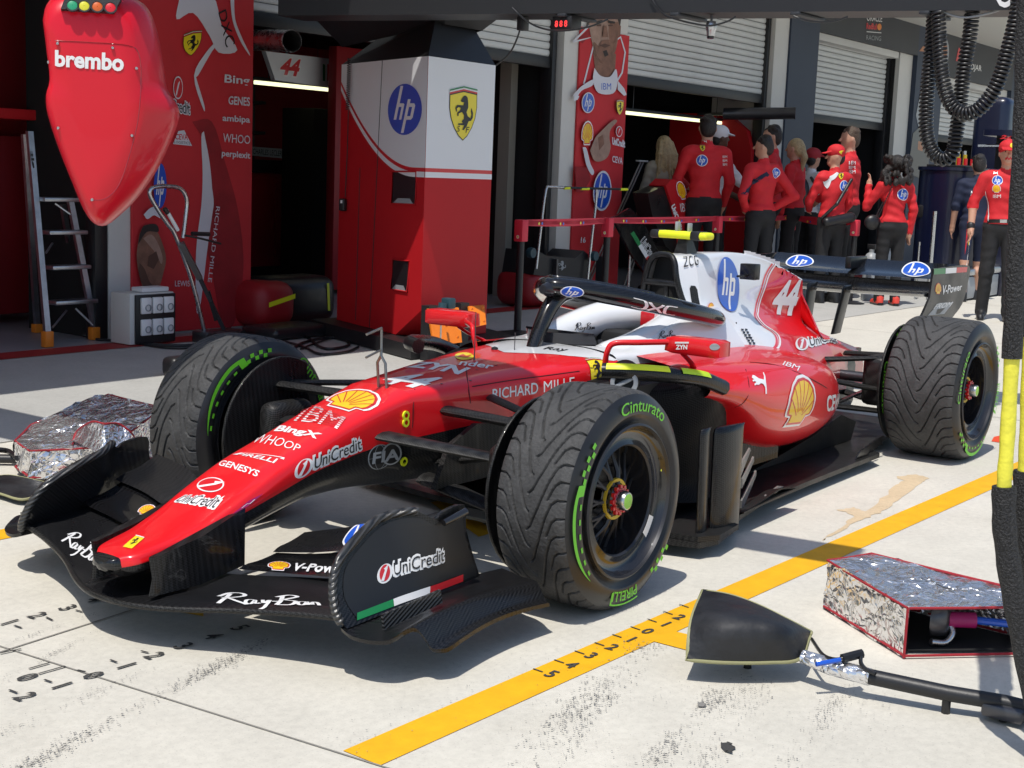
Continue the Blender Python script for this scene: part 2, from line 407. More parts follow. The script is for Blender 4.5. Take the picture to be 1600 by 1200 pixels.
def text(s, bold=0.0, shear=0.0, box=True, squeeze=1.0):
    """lettering as 2D triangles; box: scaled into the unit square"""
    if 'M' in s or 'W' in s: bold = min(bold, 0.0)          # thickened strokes of these letters cross themselves
    key = (s, bold, shear)
    if key not in _TX:
        c = bpy.data.curves.new('t', 'FONT'); c.body = s; c.size = 1; c.offset = bold; c.shear = shear; c.resolution_u = 3; c.fill_mode = 'BOTH'
        o = bpy.data.objects.new('t', c); me = bpy.data.meshes.new_from_object(o)
        v = np.array([p.co[:2] for p in me.vertices]) if len(me.vertices) else np.zeros((3, 2))
        me.calc_loop_triangles(); f = [tuple(t.vertices) for t in me.loop_triangles]
        bpy.data.objects.remove(o); bpy.data.curves.remove(c); bpy.data.meshes.remove(me); _TX[key] = (v, f)
    v, f = _TX[key]; v = v.copy()
    if box:
        lo = v.min(0); hi = v.max(0); v = (v - lo) / (hi - lo)
    return (v, f)
def textin(s, x0, x1, y0, y1, bold=0.0, shear=0.0):
    return sh(text(s, bold, shear), x1 - x0, y1 - y0, x0, y0)
def grid_cut(shape, su, sv, cell):
    """cut 2D triangles along a grid so that they can follow a curved surface; su,sv = size in metres of the unit square"""
    v, f = shape
    bm = bmesh.new(); vs = [bm.verts.new((p[0], p[1], 0)) for p in v]
    for t in f:
        try: bm.faces.new([vs[i] for i in t])
        except ValueError: pass
    lo = v.min(0); hi = v.max(0)
    for ax, size in ((0, su), (1, sv)):
        n = int((hi[ax] - lo[ax]) * size / cell)
        for k in range(1, n + 1):
            q = lo[ax] + (hi[ax] - lo[ax]) * k / (n + 1)
            co = (q, 0, 0) if ax == 0 else (0, q, 0); no = (1, 0, 0) if ax == 0 else (0, 1, 0)
            bmesh.ops.bisect_plane(bm, geom=bm.verts[:] + bm.edges[:] + bm.faces[:], plane_co=co, plane_no=no, dist=1e-7)
    bm.verts.index_update()
    out = (np.array([x.co[:2] for x in bm.verts]), [tuple(x.index for x in fc.verts) for fc in bm.faces]); bm.free()
    return out
def decal(name, parent, layers, corners, bvh=None, off=.002, cell=.03, step=.0007, normal=None, reach=.25, **props):
    """layers = [(shape, material)] in the unit square; corners = bl, br, tr, tl in space. With bvh the print is laid on that surface."""
    bl, br, tr, tl = [Vector(c) for c in corners]
    n = ((br - bl) + (tr - tl)).cross((tl - bl) + (tr - br)).normalized()
    if normal is not None and n.dot(Vector(normal)) < 0: n = -n
    su = (br - bl).length; sv = (tl - bl).length
    mb = MB(); names = []
    for i, (shape, mname) in enumerate(layers):
        if mname not in names: names.append(mname)
        s2 = grid_cut(shape, su, sv, cell) if bvh is not None else shape
        V = []
        for p in s2[0]:
            s, t = p; q = (bl * (1 - s) + br * s) * (1 - t) + (tl * (1 - s) + tr * s) * t
            if bvh is not None:
                h, hn, _, _ = bvh.ray_cast(q + n * .35, -n, .45 + reach)
                if h is None or (h - q).length > reach:
                    h, hn, _, _ = bvh.find_nearest(q)
                if hn.dot(n) < 0: hn = -hn
                q = h + hn * (off + i * step)
            else: q = q + n * (off + i * step)
            V.append(q)
        mb.add(V, s2[1], names.index(mname))
    o = obj(name, mb, names, parent, smooth=60, fix=False)
    for k, v in props.items(): o[k] = v
    return o
def hit(bvh, px, py):
    h, n, _, _ = bvh.ray_cast(CAM, ray(px, py), 60)
    if h is None:
        v = ray(px, py); best = None
        for k in range(60):
            q = CAM + v * (2 + k * .15); a, b, c, d = bvh.find_nearest(q)
            if best is None or d < best[0]: best = (d, a)
        h = best[1]
    return h
def pxdecal(name, parent, layers, px, bvh, **k):
    """corners given as photograph pixels; each is cast onto the surface it is printed on"""
    c = [hit(bvh, *p) for p in px]
    n = sum((CAM - q for q in c), Vector()).normalized()
    return decal(name, parent, layers, c, bvh, normal=n, **k)

# ---- marks
def sh_unicredit(x0=0, x1=1, y0=0, y1=1):
    """red disc with a slash + lettering on a white outline, laid out in a box"""
    L = []
    D = .26
    fat = textin('UniCredit', x0 + D * (x1 - x0) - .01, x1, y0 + .06, y0 + .86, .075)
    disc = lambda r: poly2(circ(x0 + .12, .45, r * .25, r, 28))
    return [(join(poly2(circ(x0 + .125, .42, .135, .42, 28)), fat, poly2([(x0 + D, .14), (x1 - .02, .14), (x1 - .02, .62), (x0 + D, .62)])), 'decal_white'),
            (disc(.36), 'decal_red'), (poly2([(x0 + .05, .16), (x0 + .10, .12), (x0 + .165, .62), (x0 + .175, .78), (x0 + .125, .68), (x0 + .10, .66), (x0 + .12, .58)]), 'decal_white'),
            (textin('UniCredit', x0 + D * (x1 - x0) + .015, x1 - .02, y0 + .17, y0 + .75, .004), 'decal_black')]
def scallop(k=1.0, cy=.42):
    P = []
    for i in range(41):
        a = math.radians(205 - 230 * i / 40); r = .5 * k * (1 + .025 * abs(math.sin(i * PI / 40 * 9)))
        P.append((.5 + r * math.cos(a), cy + r * 1.1 * math.sin(a)))
    b = .27 * k
    P += [(.5 + .30 * k, cy - .26 * k), (.5 + b, cy - .44 * k), (.5 - b, cy - .44 * k), (.5 - .30 * k, cy - .26 * k)]
    return poly2(P)
def sh_shell(border=True):
    rays = [band([(.5 + .10 * math.cos(math.radians(a)), .42 - .24 + .12 * math.sin(math.radians(a))), (.5 + .44 * math.cos(math.radians(a)), .42 + .47 * math.sin(math.radians(a)))], .022) for a in (12, 40, 66, 90, 114, 140, 168)]
    L = [(scallop(1.0), 'decal_white')] if border else []
    return L + [(scallop(.90), 'decal_red'), (scallop(.80), 'decal_yellow'), (join(*rays), 'decal_red')]
HORSE = [(1290, 592), (1278, 605), (1268, 625), (1276, 633), (1290, 634), (1284, 652), (1262, 651), (1248, 650), (1236, 668), (1242, 692), (1248, 691), (1245, 672), (1255, 664), (1270, 668), (1266, 682), (1248, 700), (1250, 720), (1257, 718), (1257, 704), (1276, 694), (1290, 715), (1288, 738), (1276, 752), (1283, 764), (1256, 766), (1254, 775), (1290, 778), (1294, 772), (1280, 806), (1290, 808), (1306, 784), (1318, 752), (1332, 750), (1343, 730), (1344, 700), (1335, 668), (1331, 690), (1335, 712), (1328, 734), (1312, 720), (1304, 695), (1314, 668), (1314, 640), (1310, 605), (1300, 592)]
def sh_horse(x0=0, x1=1, y0=0, y1=1):
    return poly2([(x0 + (x1 - x0) * (x - 1236) / 108, y0 + (y1 - y0) * (808 - y) / 216) for x, y in HORSE])
def shield_pts(k=1.0, top=.93):
    P = [(-.5, top - .06), (0, top), (.5, top - .06), (.5, .62), (.44, .42), (.32, .24), (.15, .08), (0, 0), (-.15, .08), (-.32, .24), (-.44, .42), (-.5, .62)]
    return [(.5 + x * k, .48 + (y - .48) * k) for x, y in P]
def sh_shield(letters=True):
    L = [(poly2(shield_pts(1.0)), 'decal_black'), (poly2(shield_pts(.95)), 'decal_lemon'),
         (poly2([(0, .87), (.5, .93), (1, .87), (1, .90), (.5, .96), (0, .90)]), 'decal_red'), (poly2([(0, .905), (.5, .965), (1, .905), (1, .925), (.5, .985), (0, .925)]), 'decal_white'),
         (poly2([(0, .93), (.5, .99), (1, .93), (1, .955), (.5, 1.015), (0, .955)]), 'decal_green'), (sh_horse(.2, .84, .2, .84), 'decal_black')]
    if letters: L.append((join(textin('S', .27, .38, .17, .28, 0, .2), textin('F', .58, .72, .15, .26, 0, .2)), 'decal_black'))
    return L
def sh_hp(border=False, blue='decal_blue', white='decal_white'):
    L = []
    if border: L.append((poly2(circ(.5, .5, .56, .56, 44)), white))
    L.append((poly2(circ(n=44)), blue))
    def slant(pts): return [(x + (y - .5) * .28, y) for x, y in pts]
    h = join(poly2(slant([(.24, .30), (.32, .30), (.32, .96), (.24, .96)])), poly2(slant([(.30, .62), (.44, .62), (.47, .60), (.47, .30), (.40, .30), (.40, .55), (.30, .55)])))
    p = join(poly2(slant([(.54, .04), (.62, .04), (.62, .70), (.54, .70)])), poly2(slant([(.60, .62), (.75, .62), (.79, .58), (.79, .34), (.75, .30), (.60, .30), (.60, .37), (.71, .37), (.71, .55), (.60, .55)])))
    return L + [(join(h, p), white)]
def sh_tricolour(): return [(poly2([(0, 0), (.34, 0), (.34, 1), (0, 1)]), 'decal_green'), (poly2([(.34, 0), (.67, 0), (.67, 1), (.34, 1)]), 'decal_white'), (poly2([(.67, 0), (1, 0), (1, 1), (.67, 1)]), 'decal_red')]
def sh_script(mname='decal_white', w=.05):
    """handwritten two-word eyewear signature"""
    R = [band(cr([(.02, .62), (.12, .95), (.24, .98), (.27, .78), (.16, .58), (.05, .52)], 6), w), band(cr([(.13, .90), (.09, .5), (.03, .10)], 5), w), band(cr([(.10, .55), (.18, .35), (.30, .10)], 5), w)]
    R += [band(cr([(.36, .45), (.30, .40), (.29, .20), (.34, .15), (.38, .42), (.38, .18), (.43, .22)], 5), w * .8), band(cr([(.45, .45), (.46, .22), (.52, .45), (.47, .0), (.40, -.15)], 5), w * .8), band([(.54, .35), (.60, .36)], w)]
    R += [band(cr([(.64, .90), (.62, .4), (.58, .12)], 5), w), band(cr([(.58, .78), (.70, .98), (.78, .85), (.66, .55), (.76, .42), (.72, .15), (.58, .12)], 6), w), band(cr([(.86, .40), (.79, .36), (.79, .16), (.84, .16), (.87, .40), (.87, .15), (.91, .30), (.92, .15), (.92, .36), (.96, .36), (.98, .12)], 5), w * .8)]
    return [(join(*R), mname)]
def sh_puma(m='decal_white'):
    P = [(.0, .78), (.10, .92), (.22, .88), (.32, .78), (.42, .70), (.58, .66), (.72, .62), (.78, .80), (.80, 1.0), (.86, .99), (.86, .75), (.84, .52), (.88, .30), (.96, .02), (.88, .0), (.78, .28), (.66, .42), (.50, .46), (.36, .38), (.22, .40), (.10, .36), (.08, .44), (.22, .52), (.14, .58), (.02, .56), (.0, .64), (.12, .68)]
    return [(poly2(P), m)]

# ================================================================== THE SETTING
def sheet(x0, x1, y0, y1, z, m=0): return MB().add([(x0, y0, z), (x1, y0, z), (x1, y1, z), (x0, y1, z)], [(0, 1, 2, 3)], m)
ground = struct('pit_lane_ground', sheet(-300, 400, -300, 400, 0), 'concrete', smooth=None)
# greyer apron band in front of the garages and the garage floor
apron = MB(); apron.add([(-40, 2.72, .0015), (70, 2.50, .0015), (70, 5.02, .0015), (-40, 5.02, .0015)], [(0, 1, 2, 3)])
struct('apron', apron, 'concrete_grey', smooth=None)
struct('garage_floor', sheet(-6, 34, 5.02, 14, .002), 'floor_grey', smooth=None)
struct('threshold_line', sheet(-6, 34, 5.02, 5.30, .0045), 'line_red', ground, smooth=None)
# expansion joints: thin dark sawcuts
def strip(p, q, w, z):
    p = Vector((p[0], p[1], z)); q = Vector((q[0], q[1], z)); n = (q - p).cross(Vector((0, 0, 1))).normalized() * w / 2
    return [p + n, q + n, q - n, p - n]
mat('joint', (.26, .245, .215), .9)
def joint(a, b, w=.006):
    struct('expansion_joint', MB().add(strip(a, b, w, .0028), [(0, 1, 2, 3)]), 'joint', ground, smooth=None)
def ext(a, b, s, e):
    d = (b - a).normalized(); return a + d * s, a + d * e
ja, jb = gz(125, 1050), gz(560, 1187); joint(*ext(ja, jb, -.55, 4))
jc, jd = gz(0, 1020), gz(150, 972); joint(*ext(jc, jd, -3, 9), w=.007)
for yy in (2.61,): joint((-40, 2.72), (70, 2.50), .012)
for xx in (5.1, 9.4, 13.7, 18.0, 22.3): joint((xx, -14), (xx - .25, 2.6), .008)
for yy in (-3.6, -8.2): joint((-30, yy + .1), (40, yy - .6), .008)

# painted pit-box markings
def quad(name, P, m, z=.0022, parent=ground):
    return struct(name, MB().add([(p[0], p[1], z) for p in P], [(0, 1, 2, 3)]), m, parent, smooth=None)
a0, a1, b0, b1 = gz(536, 1174), gz(594, 1197), gz(1555, 737), gz(1556, 762)
d0 = (b0 - a0) * .9; d1 = (b1 - a1) * .9
quad('pit_box_line', [a0, a1, b1 + d1, b0 + d0], 'line_yellow')
quad('pit_box_line', [gz(1047, 985.5), gz(1085, 995), gz(1085, 1020), gz(1014, 1001.5)], 'line_yellow', .0028)
quad('pit_box_line', [(-1.45, 1.15, 0), (-1.45, 1.27, 0), (-.30, 1.26, 0), (-.30, 1.14, 0)], 'line_yellow')
quad('pit_box_line', [gz(270, 955), gz(318, 964), gz(318, 948), gz(272, 942)], 'line_yellow')
quad('pit_box_line', [(.40, -.06, 0), (.50, -.06, 0), (.82, .42, 0), (.70, .42, 0)], 'line_yellow')
def gtext(s, px, w, h, dirpx, m='paint_black', bold=.02, z=.0048, shear=0):
    """one painted numeral lying on the ground: px = photograph pixel of its middle, dirpx = pixel towards the numeral's right"""
    c = gz(*px); r = (gz(*dirpx) - c); r.z = 0; r.normalize(); u = Vector((-r.y, r.x, 0))
    sh2 = text(s, bold, shear); raw = text(s, bold, shear, box=False)[0]; e = raw.max(0) - raw.min(0); w = h * e[0] / e[1] * .8
    v = [(c + r * ((p[0] - .5) * w) + u * ((p[1] - .5) * h)) for p in sh2[0]]
    return struct('painted_numeral', MB().add([(q.x, q.y, z) for q in v], sh2[1]), m, ground, smooth=None)
def gdash(p, q, w=.008, m='paint_black'):
    P = strip(gz(*p), gz(*q), w, .0048); struct('painted_dash', MB().add(P, [(0, 1, 2, 3)]), m, ground, smooth=None)
for s, (x, y) in zip('5432101', [(862, 1055), (893, 1041), (924, 1026), (957, 1013), (987, 1001), (1012, 988), (1041, 977)]):
    gtext(s, (x, y), .045, .055, (x + 22, y + 6))
gtext('2', (1062, 966), .045, .055, (1084, 972))
for (x, y) in [(840, 1049), (873, 1035), (905, 1021), (936, 1008), (963, 995), (992, 983), (1018, 971), (1043, 959), (1068, 948)]:
    gdash((x - 7, y - 2), (x + 8, y + 3), .006)
for s, (x, y), dr in [('1', (15, 974), -1), ('2', (59, 963), -1), ('3', (106, 951), -1), ('4', (148, 939), -1), ('1', (198, 1042), 1), ('2', (242, 1026), 1), ('3', (287, 1011), 1), ('4', (333, 996), 1), ('5', (375, 983), 1), ('0', (146, 1057), 1), ('0', (43, 1060), 1), ('1', (97, 1073), 1), ('2', (40, 1090), 1)]:
    gtext(s, (x, y), .05, .062, (x + 30, y + 12) if dr > 0 else (x + 30, y + 9))
for p, q in [((22, 979), (34, 983)), ((72, 966), (82, 971)), ((118, 955), (129, 958)), ((172, 1033), (183, 1037)), ((220, 1019), (232, 1022)), ((121, 1049), (134, 1052)), ((69, 1064), (81, 1068)), ((14, 1080), (27, 1085)), ((45, 1047), (77, 1038)), ((60, 1055), (102, 1043)), ((0, 1023), (33, 1016))]:
    gdash(p, q, .007)
quad('orange_mark', [gz(1553, 683), gz(1567, 680), gz(1562, 692), gz(1549, 690)], 'paint_orange')

# rubber left by treaded tyres: trails of small dark flecks
def flecks(a, b, w, n, size, seed, curve=0):
    rs = np.random.RandomState(seed); a, b = gz(*a), gz(*b); d = (b - a); L = d.length; d.normalize(); nn = Vector((-d.y, d.x, 0)); mb = MB()
    for i in range(n):
        t = rs.rand(); dens = .5 + .5 * math.sin(t * 9 + seed); off = rs.randn() * w * .33
        if rs.rand() > dens * .7 + .1: continue
        c = a + d * (t * L) + nn * (off + curve * math.sin(PI * t)); s = size * .55 * (.35 + rs.rand()); an = rs.rand() * 3.14
        e1 = Vector((math.cos(an), math.sin(an), 0)) * s; e2 = Vector((-math.sin(an), math.cos(an), 0)) * s * (.25 + .3 * rs.rand())
        z = Vector((0, 0, .0054)); c = Vector((c.x, c.y, 0)) + z
        mb.add([c - e1 - e2, c + e1 - e2 * .6, c + e1 * .8 + e2, c - e1 * .7 + e2], [(0, 1, 2, 3)])
    return mb
mat('rubber_fleck', (.22, .21, .195), .9)
fm = MB()
for a, b, w, n, s, sd in [((30, 1205), (420, 1000), .05, 1500, .006, 1), ((0, 1150), (250, 1040), .04, 420, .004, 2), ((0, 1065), (160, 985), .03, 350, .004, 3), ((0, 1010), (150, 960), .02, 200, .004, 11),
                          ((810, 1205), (1010, 1005), .10, 1700, .006, 4), ((870, 1205), (960, 1085), .03, 260, .005, 5), ((1010, 1205), (1130, 1080), .06, 620, .006, 6), ((1090, 1205), (1180, 1060), .10, 520, .005, 7), ((900, 1190), (1150, 1040), .5, 700, .0035, 8),
                          ((1225, 1205), (1340, 1055), .05, 640, .005, 9), ((1290, 1190), (1400, 1050), .2, 300, .004, 10), ((690, 1100), (900, 1010), .8, 120, .003, 12), ((400, 1160), (600, 1060), .5, 120, .003, 13), ((520, 1165), (1550, 740), .12, 500, .004, 14)]:
    fm.merge(flecks(a, b, w, n, s, sd))
struct('rubber_flecks', fm, 'rubber_fleck', ground, smooth=None, fix=False)['kind'] = 'stuff'
def blot(name, pts, m, z=.0016, jit=.02, n=6, seed=1):
    rs = np.random.RandomState(seed); P = [gz(*p) for p in pts]; Q = []
    for i in range(len(P)):
        a, b = P[i], P[(i + 1) % len(P)]
        for k in range(n): q = a.lerp(b, k / n); Q.append((q.x + rs.randn() * jit * .3, q.y + rs.randn() * jit * .3))
    s = poly2(Q); struct(name, MB().add([(p[0], p[1], z) for p in s[0]], s[1]), m, ground, smooth=None)
blot('tan_stain', [(1308, 797), (1335, 793), (1352, 800), (1398, 760), (1412, 752), (1400, 745), (1430, 742), (1452, 746), (1440, 755), (1415, 773), (1380, 800), (1345, 812), (1298, 838), (1283, 846), (1320, 818), (1335, 806)], 'stain_tan', seed=4)
blot('rubber_blob', [(1124, 1163), (1137, 1162), (1148, 1172), (1143, 1180), (1131, 1175)], 'paint_black', .0054, .01, 4)
blot('rubber_blob', [(1088, 1100), (1098, 1099), (1102, 1106), (1094, 1107)], 'rubber_fleck', .0054, .008, 3)

# ------------------------------------------------------------------ pit building
YF = 5.5
bld = thing('pit_building', 'white pit garage building with open bays and deep canopy', 'building', (9, YF, 0))
def pier(x0, x1, m='pier_white', y0=YF, y1=YF + .9, z1=4.0, nm='pier'):
    return obj(nm, MB().box(x0, x1, y0, y1, 0, z1), m, bld, smooth=None)
pier(3.05, 4.47); pier(9.0, 10.27); pier(14.04, 14.46); 
pier(-6.0, -1.6)
# lintels over the bays
for x0, x1, zb in [(-1.6, 3.05, 2.9), (4.47, 9.0, 3.55), (10.27, 14.04, 3.55)]:
    obj('lintel', MB().box(x0, x1, YF, YF + .5, zb, 4.0), 'pier_white', bld, smooth=None)
# neighbouring team's part of the wall: dark blue cladding set 3 cm proud
obj('blue_cladding', MB().box(14.46, 15.39, YF - .03, YF + .7, 0, 4.0), 'navy', bld, smooth=None)
obj('blue_cladding', MB().box(15.39, 18.65, YF - .03, YF + .5, 3.52, 4.0), 'charcoal', bld, smooth=None)
obj('blue_cladding', MB().box(19.28, 20.55, YF - .03, YF + .7, 0, 4.0), 'navy', bld, smooth=None)
obj('blue_cladding', MB().box(18.65, 19.28, YF - .03, YF + .5, 3.52, 4.0), 'charcoal', bld, smooth=None)
obj('blue_cladding', MB().box(20.55, 24.4, YF - .03, YF + .5, 3.30, 4.0), 'charcoal', bld, smooth=None)
obj('blue_cladding', MB().box(24.4, 26.0, YF - .03, YF + .7, 0, 4.0), 'navy', bld, smooth=None)
obj('blue_cladding', MB().box(26.0, 34.0, YF - .03, YF + .5, 3.30, 4.0), 'charcoal', bld, smooth=None)
# white reveals beside the shutters of the blue bays (set back from the cladding)
pier(18.72, 19.28, y0=YF + .05, z1=3.52, nm='reveal'); pier(23.75, 24.4, y0=YF + .05, z1=3.3, nm='reveal'); pier(30, 34, y0=YF + .05, z1=3.3)
obj('reveal', MB().box(15.39, 18.65, YF + .05, YF + .28, 3.42, 3.52), 'pier_white', bld, smooth=None)
obj('reveal', MB().box(20.55, 23.75, YF + .05, YF + .28, 3.2, 3.30), 'pier_white', bld, smooth=None)
# canopy and soffit
obj('canopy', MB().box(-12, 40, 3.42, YF + .6, 4.0, 4.6), 'soffit_cream', bld, smooth=None)
obj('roof', MB().box(-12, 40, YF + .6, 15, 3.9, 6.5), 'pier_white', bld, smooth=None)
# garage rooms
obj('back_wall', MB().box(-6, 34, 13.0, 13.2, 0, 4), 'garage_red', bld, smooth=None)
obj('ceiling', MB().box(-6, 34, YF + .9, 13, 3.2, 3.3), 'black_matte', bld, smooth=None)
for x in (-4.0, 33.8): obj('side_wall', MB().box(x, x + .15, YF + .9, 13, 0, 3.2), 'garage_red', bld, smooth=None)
obj('side_wall', MB().box(14.6, 14.75, YF + .9, 13, 0, 3.2), 'charcoal', bld, smooth=None)
obj('side_wall', MB().box(19.6, 19.75, YF + .9, 13, 0, 3.2), 'navy', bld, smooth=None)
# grey downpipe in the middle bay and the black shutter guides
obj('inner_pier', MB().box(8.82, 8.94, YF + .55, YF + .7, 0, 2.95), 'wood_grey', bld, smooth=None)

for xx in (9.0, 18.72, 23.75): obj('bay_shade_sheet', MB().box(xx - .012, xx - .003, YF + .12, YF + 1.6, 0, 3.5), 'black_matte', bld, smooth=None)  # black sheets over the pier sides, standing in for shade inside the bays
# roller shutters, one thing each: slats, bottom bar, two guides
def shutter(x0, x1, zb, zt, y, label, guides=(1, 1), pitch=.078):
    t = thing('roller_shutter', label, 'shutter', ((x0 + x1) / 2, y, zb), 'half lowered roller shutters')
    n = int((zt - zb) / pitch)
    prof = [(0, .0), (-.012, .010), (-.017, .03), (-.017, .05), (-.012, .066), (0, .0735), (.004, .0735), (.004, 0)]
    me0 = None
    for k in range(n):
        z = zb + .07 + k * pitch
        if me0 is None:
            o = obj('slat', MB().loft([[(x0, y + a, b + z) for a, b in prof], [(x1, y + a, b + z) for a, b in prof]], closed=True, capa=True, capb=True), 'shutter', t, smooth=40); me0 = o; z0 = z
        else:
            o = me0.copy(); COL.objects.link(o); o.location.z = z - z0
    obj('backing', MB().box(x0, x1, y + .012, y + .02, zb + .05, zt + .1), 'black_matte', t, smooth=None)
    obj('bottom_bar', MB().rbox(x0, x1, y - .035, y + .03, zb - .05, zb + .068, .008), 'black_plastic', t)
    if guides[0]: obj('guide', MB().rbox(x0 - .03, x0 + .05, y - .06, y + .09, 0, zt, .006), 'black_plastic', t)
    if guides[1]: obj('guide', MB().rbox(x1 - .05, x1 + .03, y - .06, y + .09, 0, zt, .006), 'black_plastic', t)
    return t
shutter(4.50, 8.93, 2.53, 3.6, 5.62, 'white roller shutter over the garage bay behind the red pillar')
shutter(10.30, 14.0, 2.47, 3.62, 5.62, 'white roller shutter to the right of the pointing driver banner')
shutter(15.42, 18.68, 2.32, 3.46, 5.75, 'white roller shutter in the dark blue wall below the two-line team sign')
shutter(20.58, 23.70, 2.25, 3.24, 5.75, 'white roller shutter seen behind the coiled hoses')
shutter(26.0, 29.95, 2.2, 3.24, 5.75, 'farthest white roller shutter, at the right edge of the picture')

# ================================================================== THE RACING CAR
car = thing('racing_car', 'red open-wheel racing car with white engine cover and green-lettered wet tyres', 'racing car', (1.4, 0, 0))
def body_loft(secs, nx=6, nk=5, mats=None, half=True):
    """secs = [(x, [(y,z)...])] half sections for y>=0, interpolated smoothly both ways; mats = material index per control span"""
    K = len(secs[0][1])
    rows = [[s[0]] + [c for p in s[1] for c in p] for s in secs]
    rows = cr(rows, nx)
    S = []
    for r in rows:
        P = [(r[1 + 2 * k], r[2 + 2 * k]) for k in range(K)]
        P = cr(P, nk); S.append([(r[0], max(0, y), z) for y, z in P])
    mm = None
    if mats: mm = [mats[min(k // nk, len(mats) - 1)] for k in range(len(S[0]) - 1)]
    mb = MB(); mb.loft([[(x, -y, z) for x, y, z in s] for s in S], m=mm if mm else 0)
    if half: mb.loft([list(reversed(s)) for s in S], m=list(reversed(mm)) if mm else 0)
    return mb, S

# ---- nose and front of the survival cell: x, half width, chine z, crown, paint z, bottom z
NS = [(-1.262, .056, .250, .006, .232, .206), (-1.235, .084, .258, .008, .238, .190), (-1.19, .097, .266, .010, .246, .190), (-1.11, .108, .280, .012, .262, .200),
      (-1.05, .119, .296, .013, .278, .212), (-.98, .126, .320, .014, .300, .224), (-.87, .132, .370, .015, .330, .240), (-.73, .133, .430, .015, .367, .273),
      (-.577, .131, .480, .015, .407, .302), (-.48, .130, .512, .015, .424, .309), (-.35, .132, .551, .014, .444, .310), (-.22, .138, .587, .014, .456, .300), (-.12, .148, .612, .016, .462, .294)]
def nsec(w, zc, crn, zp, zb, keel=.62):
    return [(0, zc + crn), (w * .55, zc + crn * .82), (w * .90, zc + crn * .15), (w * 1.01, zc - .022), (w * 1.03, (zc + zp) / 2 - .01), (w * 1.02, zp), (w * .96, (zp + zb) / 2), (w * keel, zb + .012), (w * .3, zb), (0, zb)]
nose_mb, _ = body_loft([(x, nsec(w, zc, c, zp, zb)) for x, w, zc, c, zp, zb in NS], 5, 5, mats=[0, 0, 0, 0, 0, 1, 1, 1, 1])
# rounded black tip
tip = [(0, 0)]
nose = obj('nose', nose_mb, ['car_red', 'carbon'], car, smooth=50)
tipm = MB()
def tip_ring(k, x):
    P = [(q[0], q[1]) for q in cr(nsec(.056, .250, .006, .232, .206), 5)]
    R = [(x, -y * k, .231 + (z - .231) * k) for y, z in P] + [(x, y * k, .231 + (z - .231) * k) for y, z in reversed(P)][1:-1]
    return R
tipm.loft([tip_ring(k, x) for k, x in ((1.0, -1.262), (.96, -1.270), (.88, -1.278), (.75, -1.285), (.58, -1.2905), (.35, -1.294), (.02, -1.295))], closed=True)
obj('nose_tip', tipm, 'carbon_gloss', car, smooth=60)
CS = [(-.12, .148, .612, .016, .462, .294), (0.0, .168, .620, .018, .470, .292), (.18, .205, .630, .022, .485, .288), (.38, .243, .640, .028, .500, .270), (.634, .286, .650, .034, .512, .235), (.80, .308, .656, .036, .52, .19), (.93, .322, .660, .034, .52, .15)]
cell_mb, _ = body_loft([(x, nsec(w, zc, c, zp, zb)) for x, w, zc, c, zp, zb in CS], 6, 5, mats=[0, 0, 0, 0, 0, 1, 1, 1, 1])
cell = obj('survival_cell', cell_mb, ['car_red', 'carbon_dull'], car, smooth=50)
front_bvh = MB().merge(nose_mb).merge(cell_mb).bvh()

# ---- cockpit surround: raised white collar with an opening, red below
def csec(wi, zr, wo, zo):
    return [(wi * .92, .40), (wi, zr - .05), (wi + .008, zr - .006), (wi + (wo - wi) * .4, zr + .004), (wo - .015, zo + .01), (wo + .004, zo - .03), (wo + .012, .60), (wo + .01, .50), (wo - .04, .30), (wo - .10, .12)]
KS = [(.93, .02, .692, .300, .668), (1.00, .125, .690, .312, .668), (1.10, .185, .690, .326, .664), (1.25, .215, .715, .336, .66), (1.40, .225, .750, .342, .66), (1.55, .225, .778, .345, .66), (1.70, .21, .79, .345, .66), (1.84, .17, .79, .34, .655), (1.98, .10, .79, .33, .65)]
cock_mb, _ = body_loft([(x, csec(wi, zr, wo, zo)) for x, wi, zr, wo, zo in KS], 6, 4, mats=[0, 0, 0, 0, 0, 1, 1, 2, 2])
cock = obj('cockpit_surround', cock_mb, ['car_white', 'car_red', 'carbon_dull'], car, smooth=50)
obj('cockpit_floor', MB().box(.95, 1.95, -.22, .22, .38, .40), 'black_matte', car, smooth=None)
# headrest horseshoe, seat back and steering wheel
hr = MB()
path = cr([(1.02, -.175, .65), (1.22, -.205, .675), (1.42, -.205, .712), (1.60, -.17, .745), (1.70, -.06, .765), (1.70, .06, .765), (1.60, .17, .745), (1.42, .205, .712), (1.22, .205, .675), (1.02, .175, .65)], 5)
hr.tube(path, [.05 + .028 * math.sin(PI * i / (len(path) - 1)) ** .5 for i in range(len(path))], 12); 
headrest = obj('headrest', hr, 'car_white', car, smooth=60)
pq = on(1019, 499, 0, 1.612); obj('head_pad', MB().rbox(pq.x - .012, pq.x + .05, pq.y - .058, pq.y + .058, pq.z - .034, pq.z + .034, .008, R=rotz(18)), 'decal_red', car)
obj('seat', MB().rbox(1.5, 1.62, -.17, .17, .40, .70, .03), 'black_matte', car)
sw = MB(); sw.rbox(1.075, 1.105, -.125, .125, .60, .70, .012, R=roty(-18)); sw.tube(cr([(1.07, -.13, .60), (1.065, -.15, .64), (1.07, -.13, .71)], 4), .014, 6); sw.tube(cr([(1.07, .13, .60), (1.065, .15, .64), (1.07, .13, .71)], 4), .014, 6)
obj('steering_wheel', sw, 'black_plastic', car)
# pads with red block (towards the far side) seen through the halo


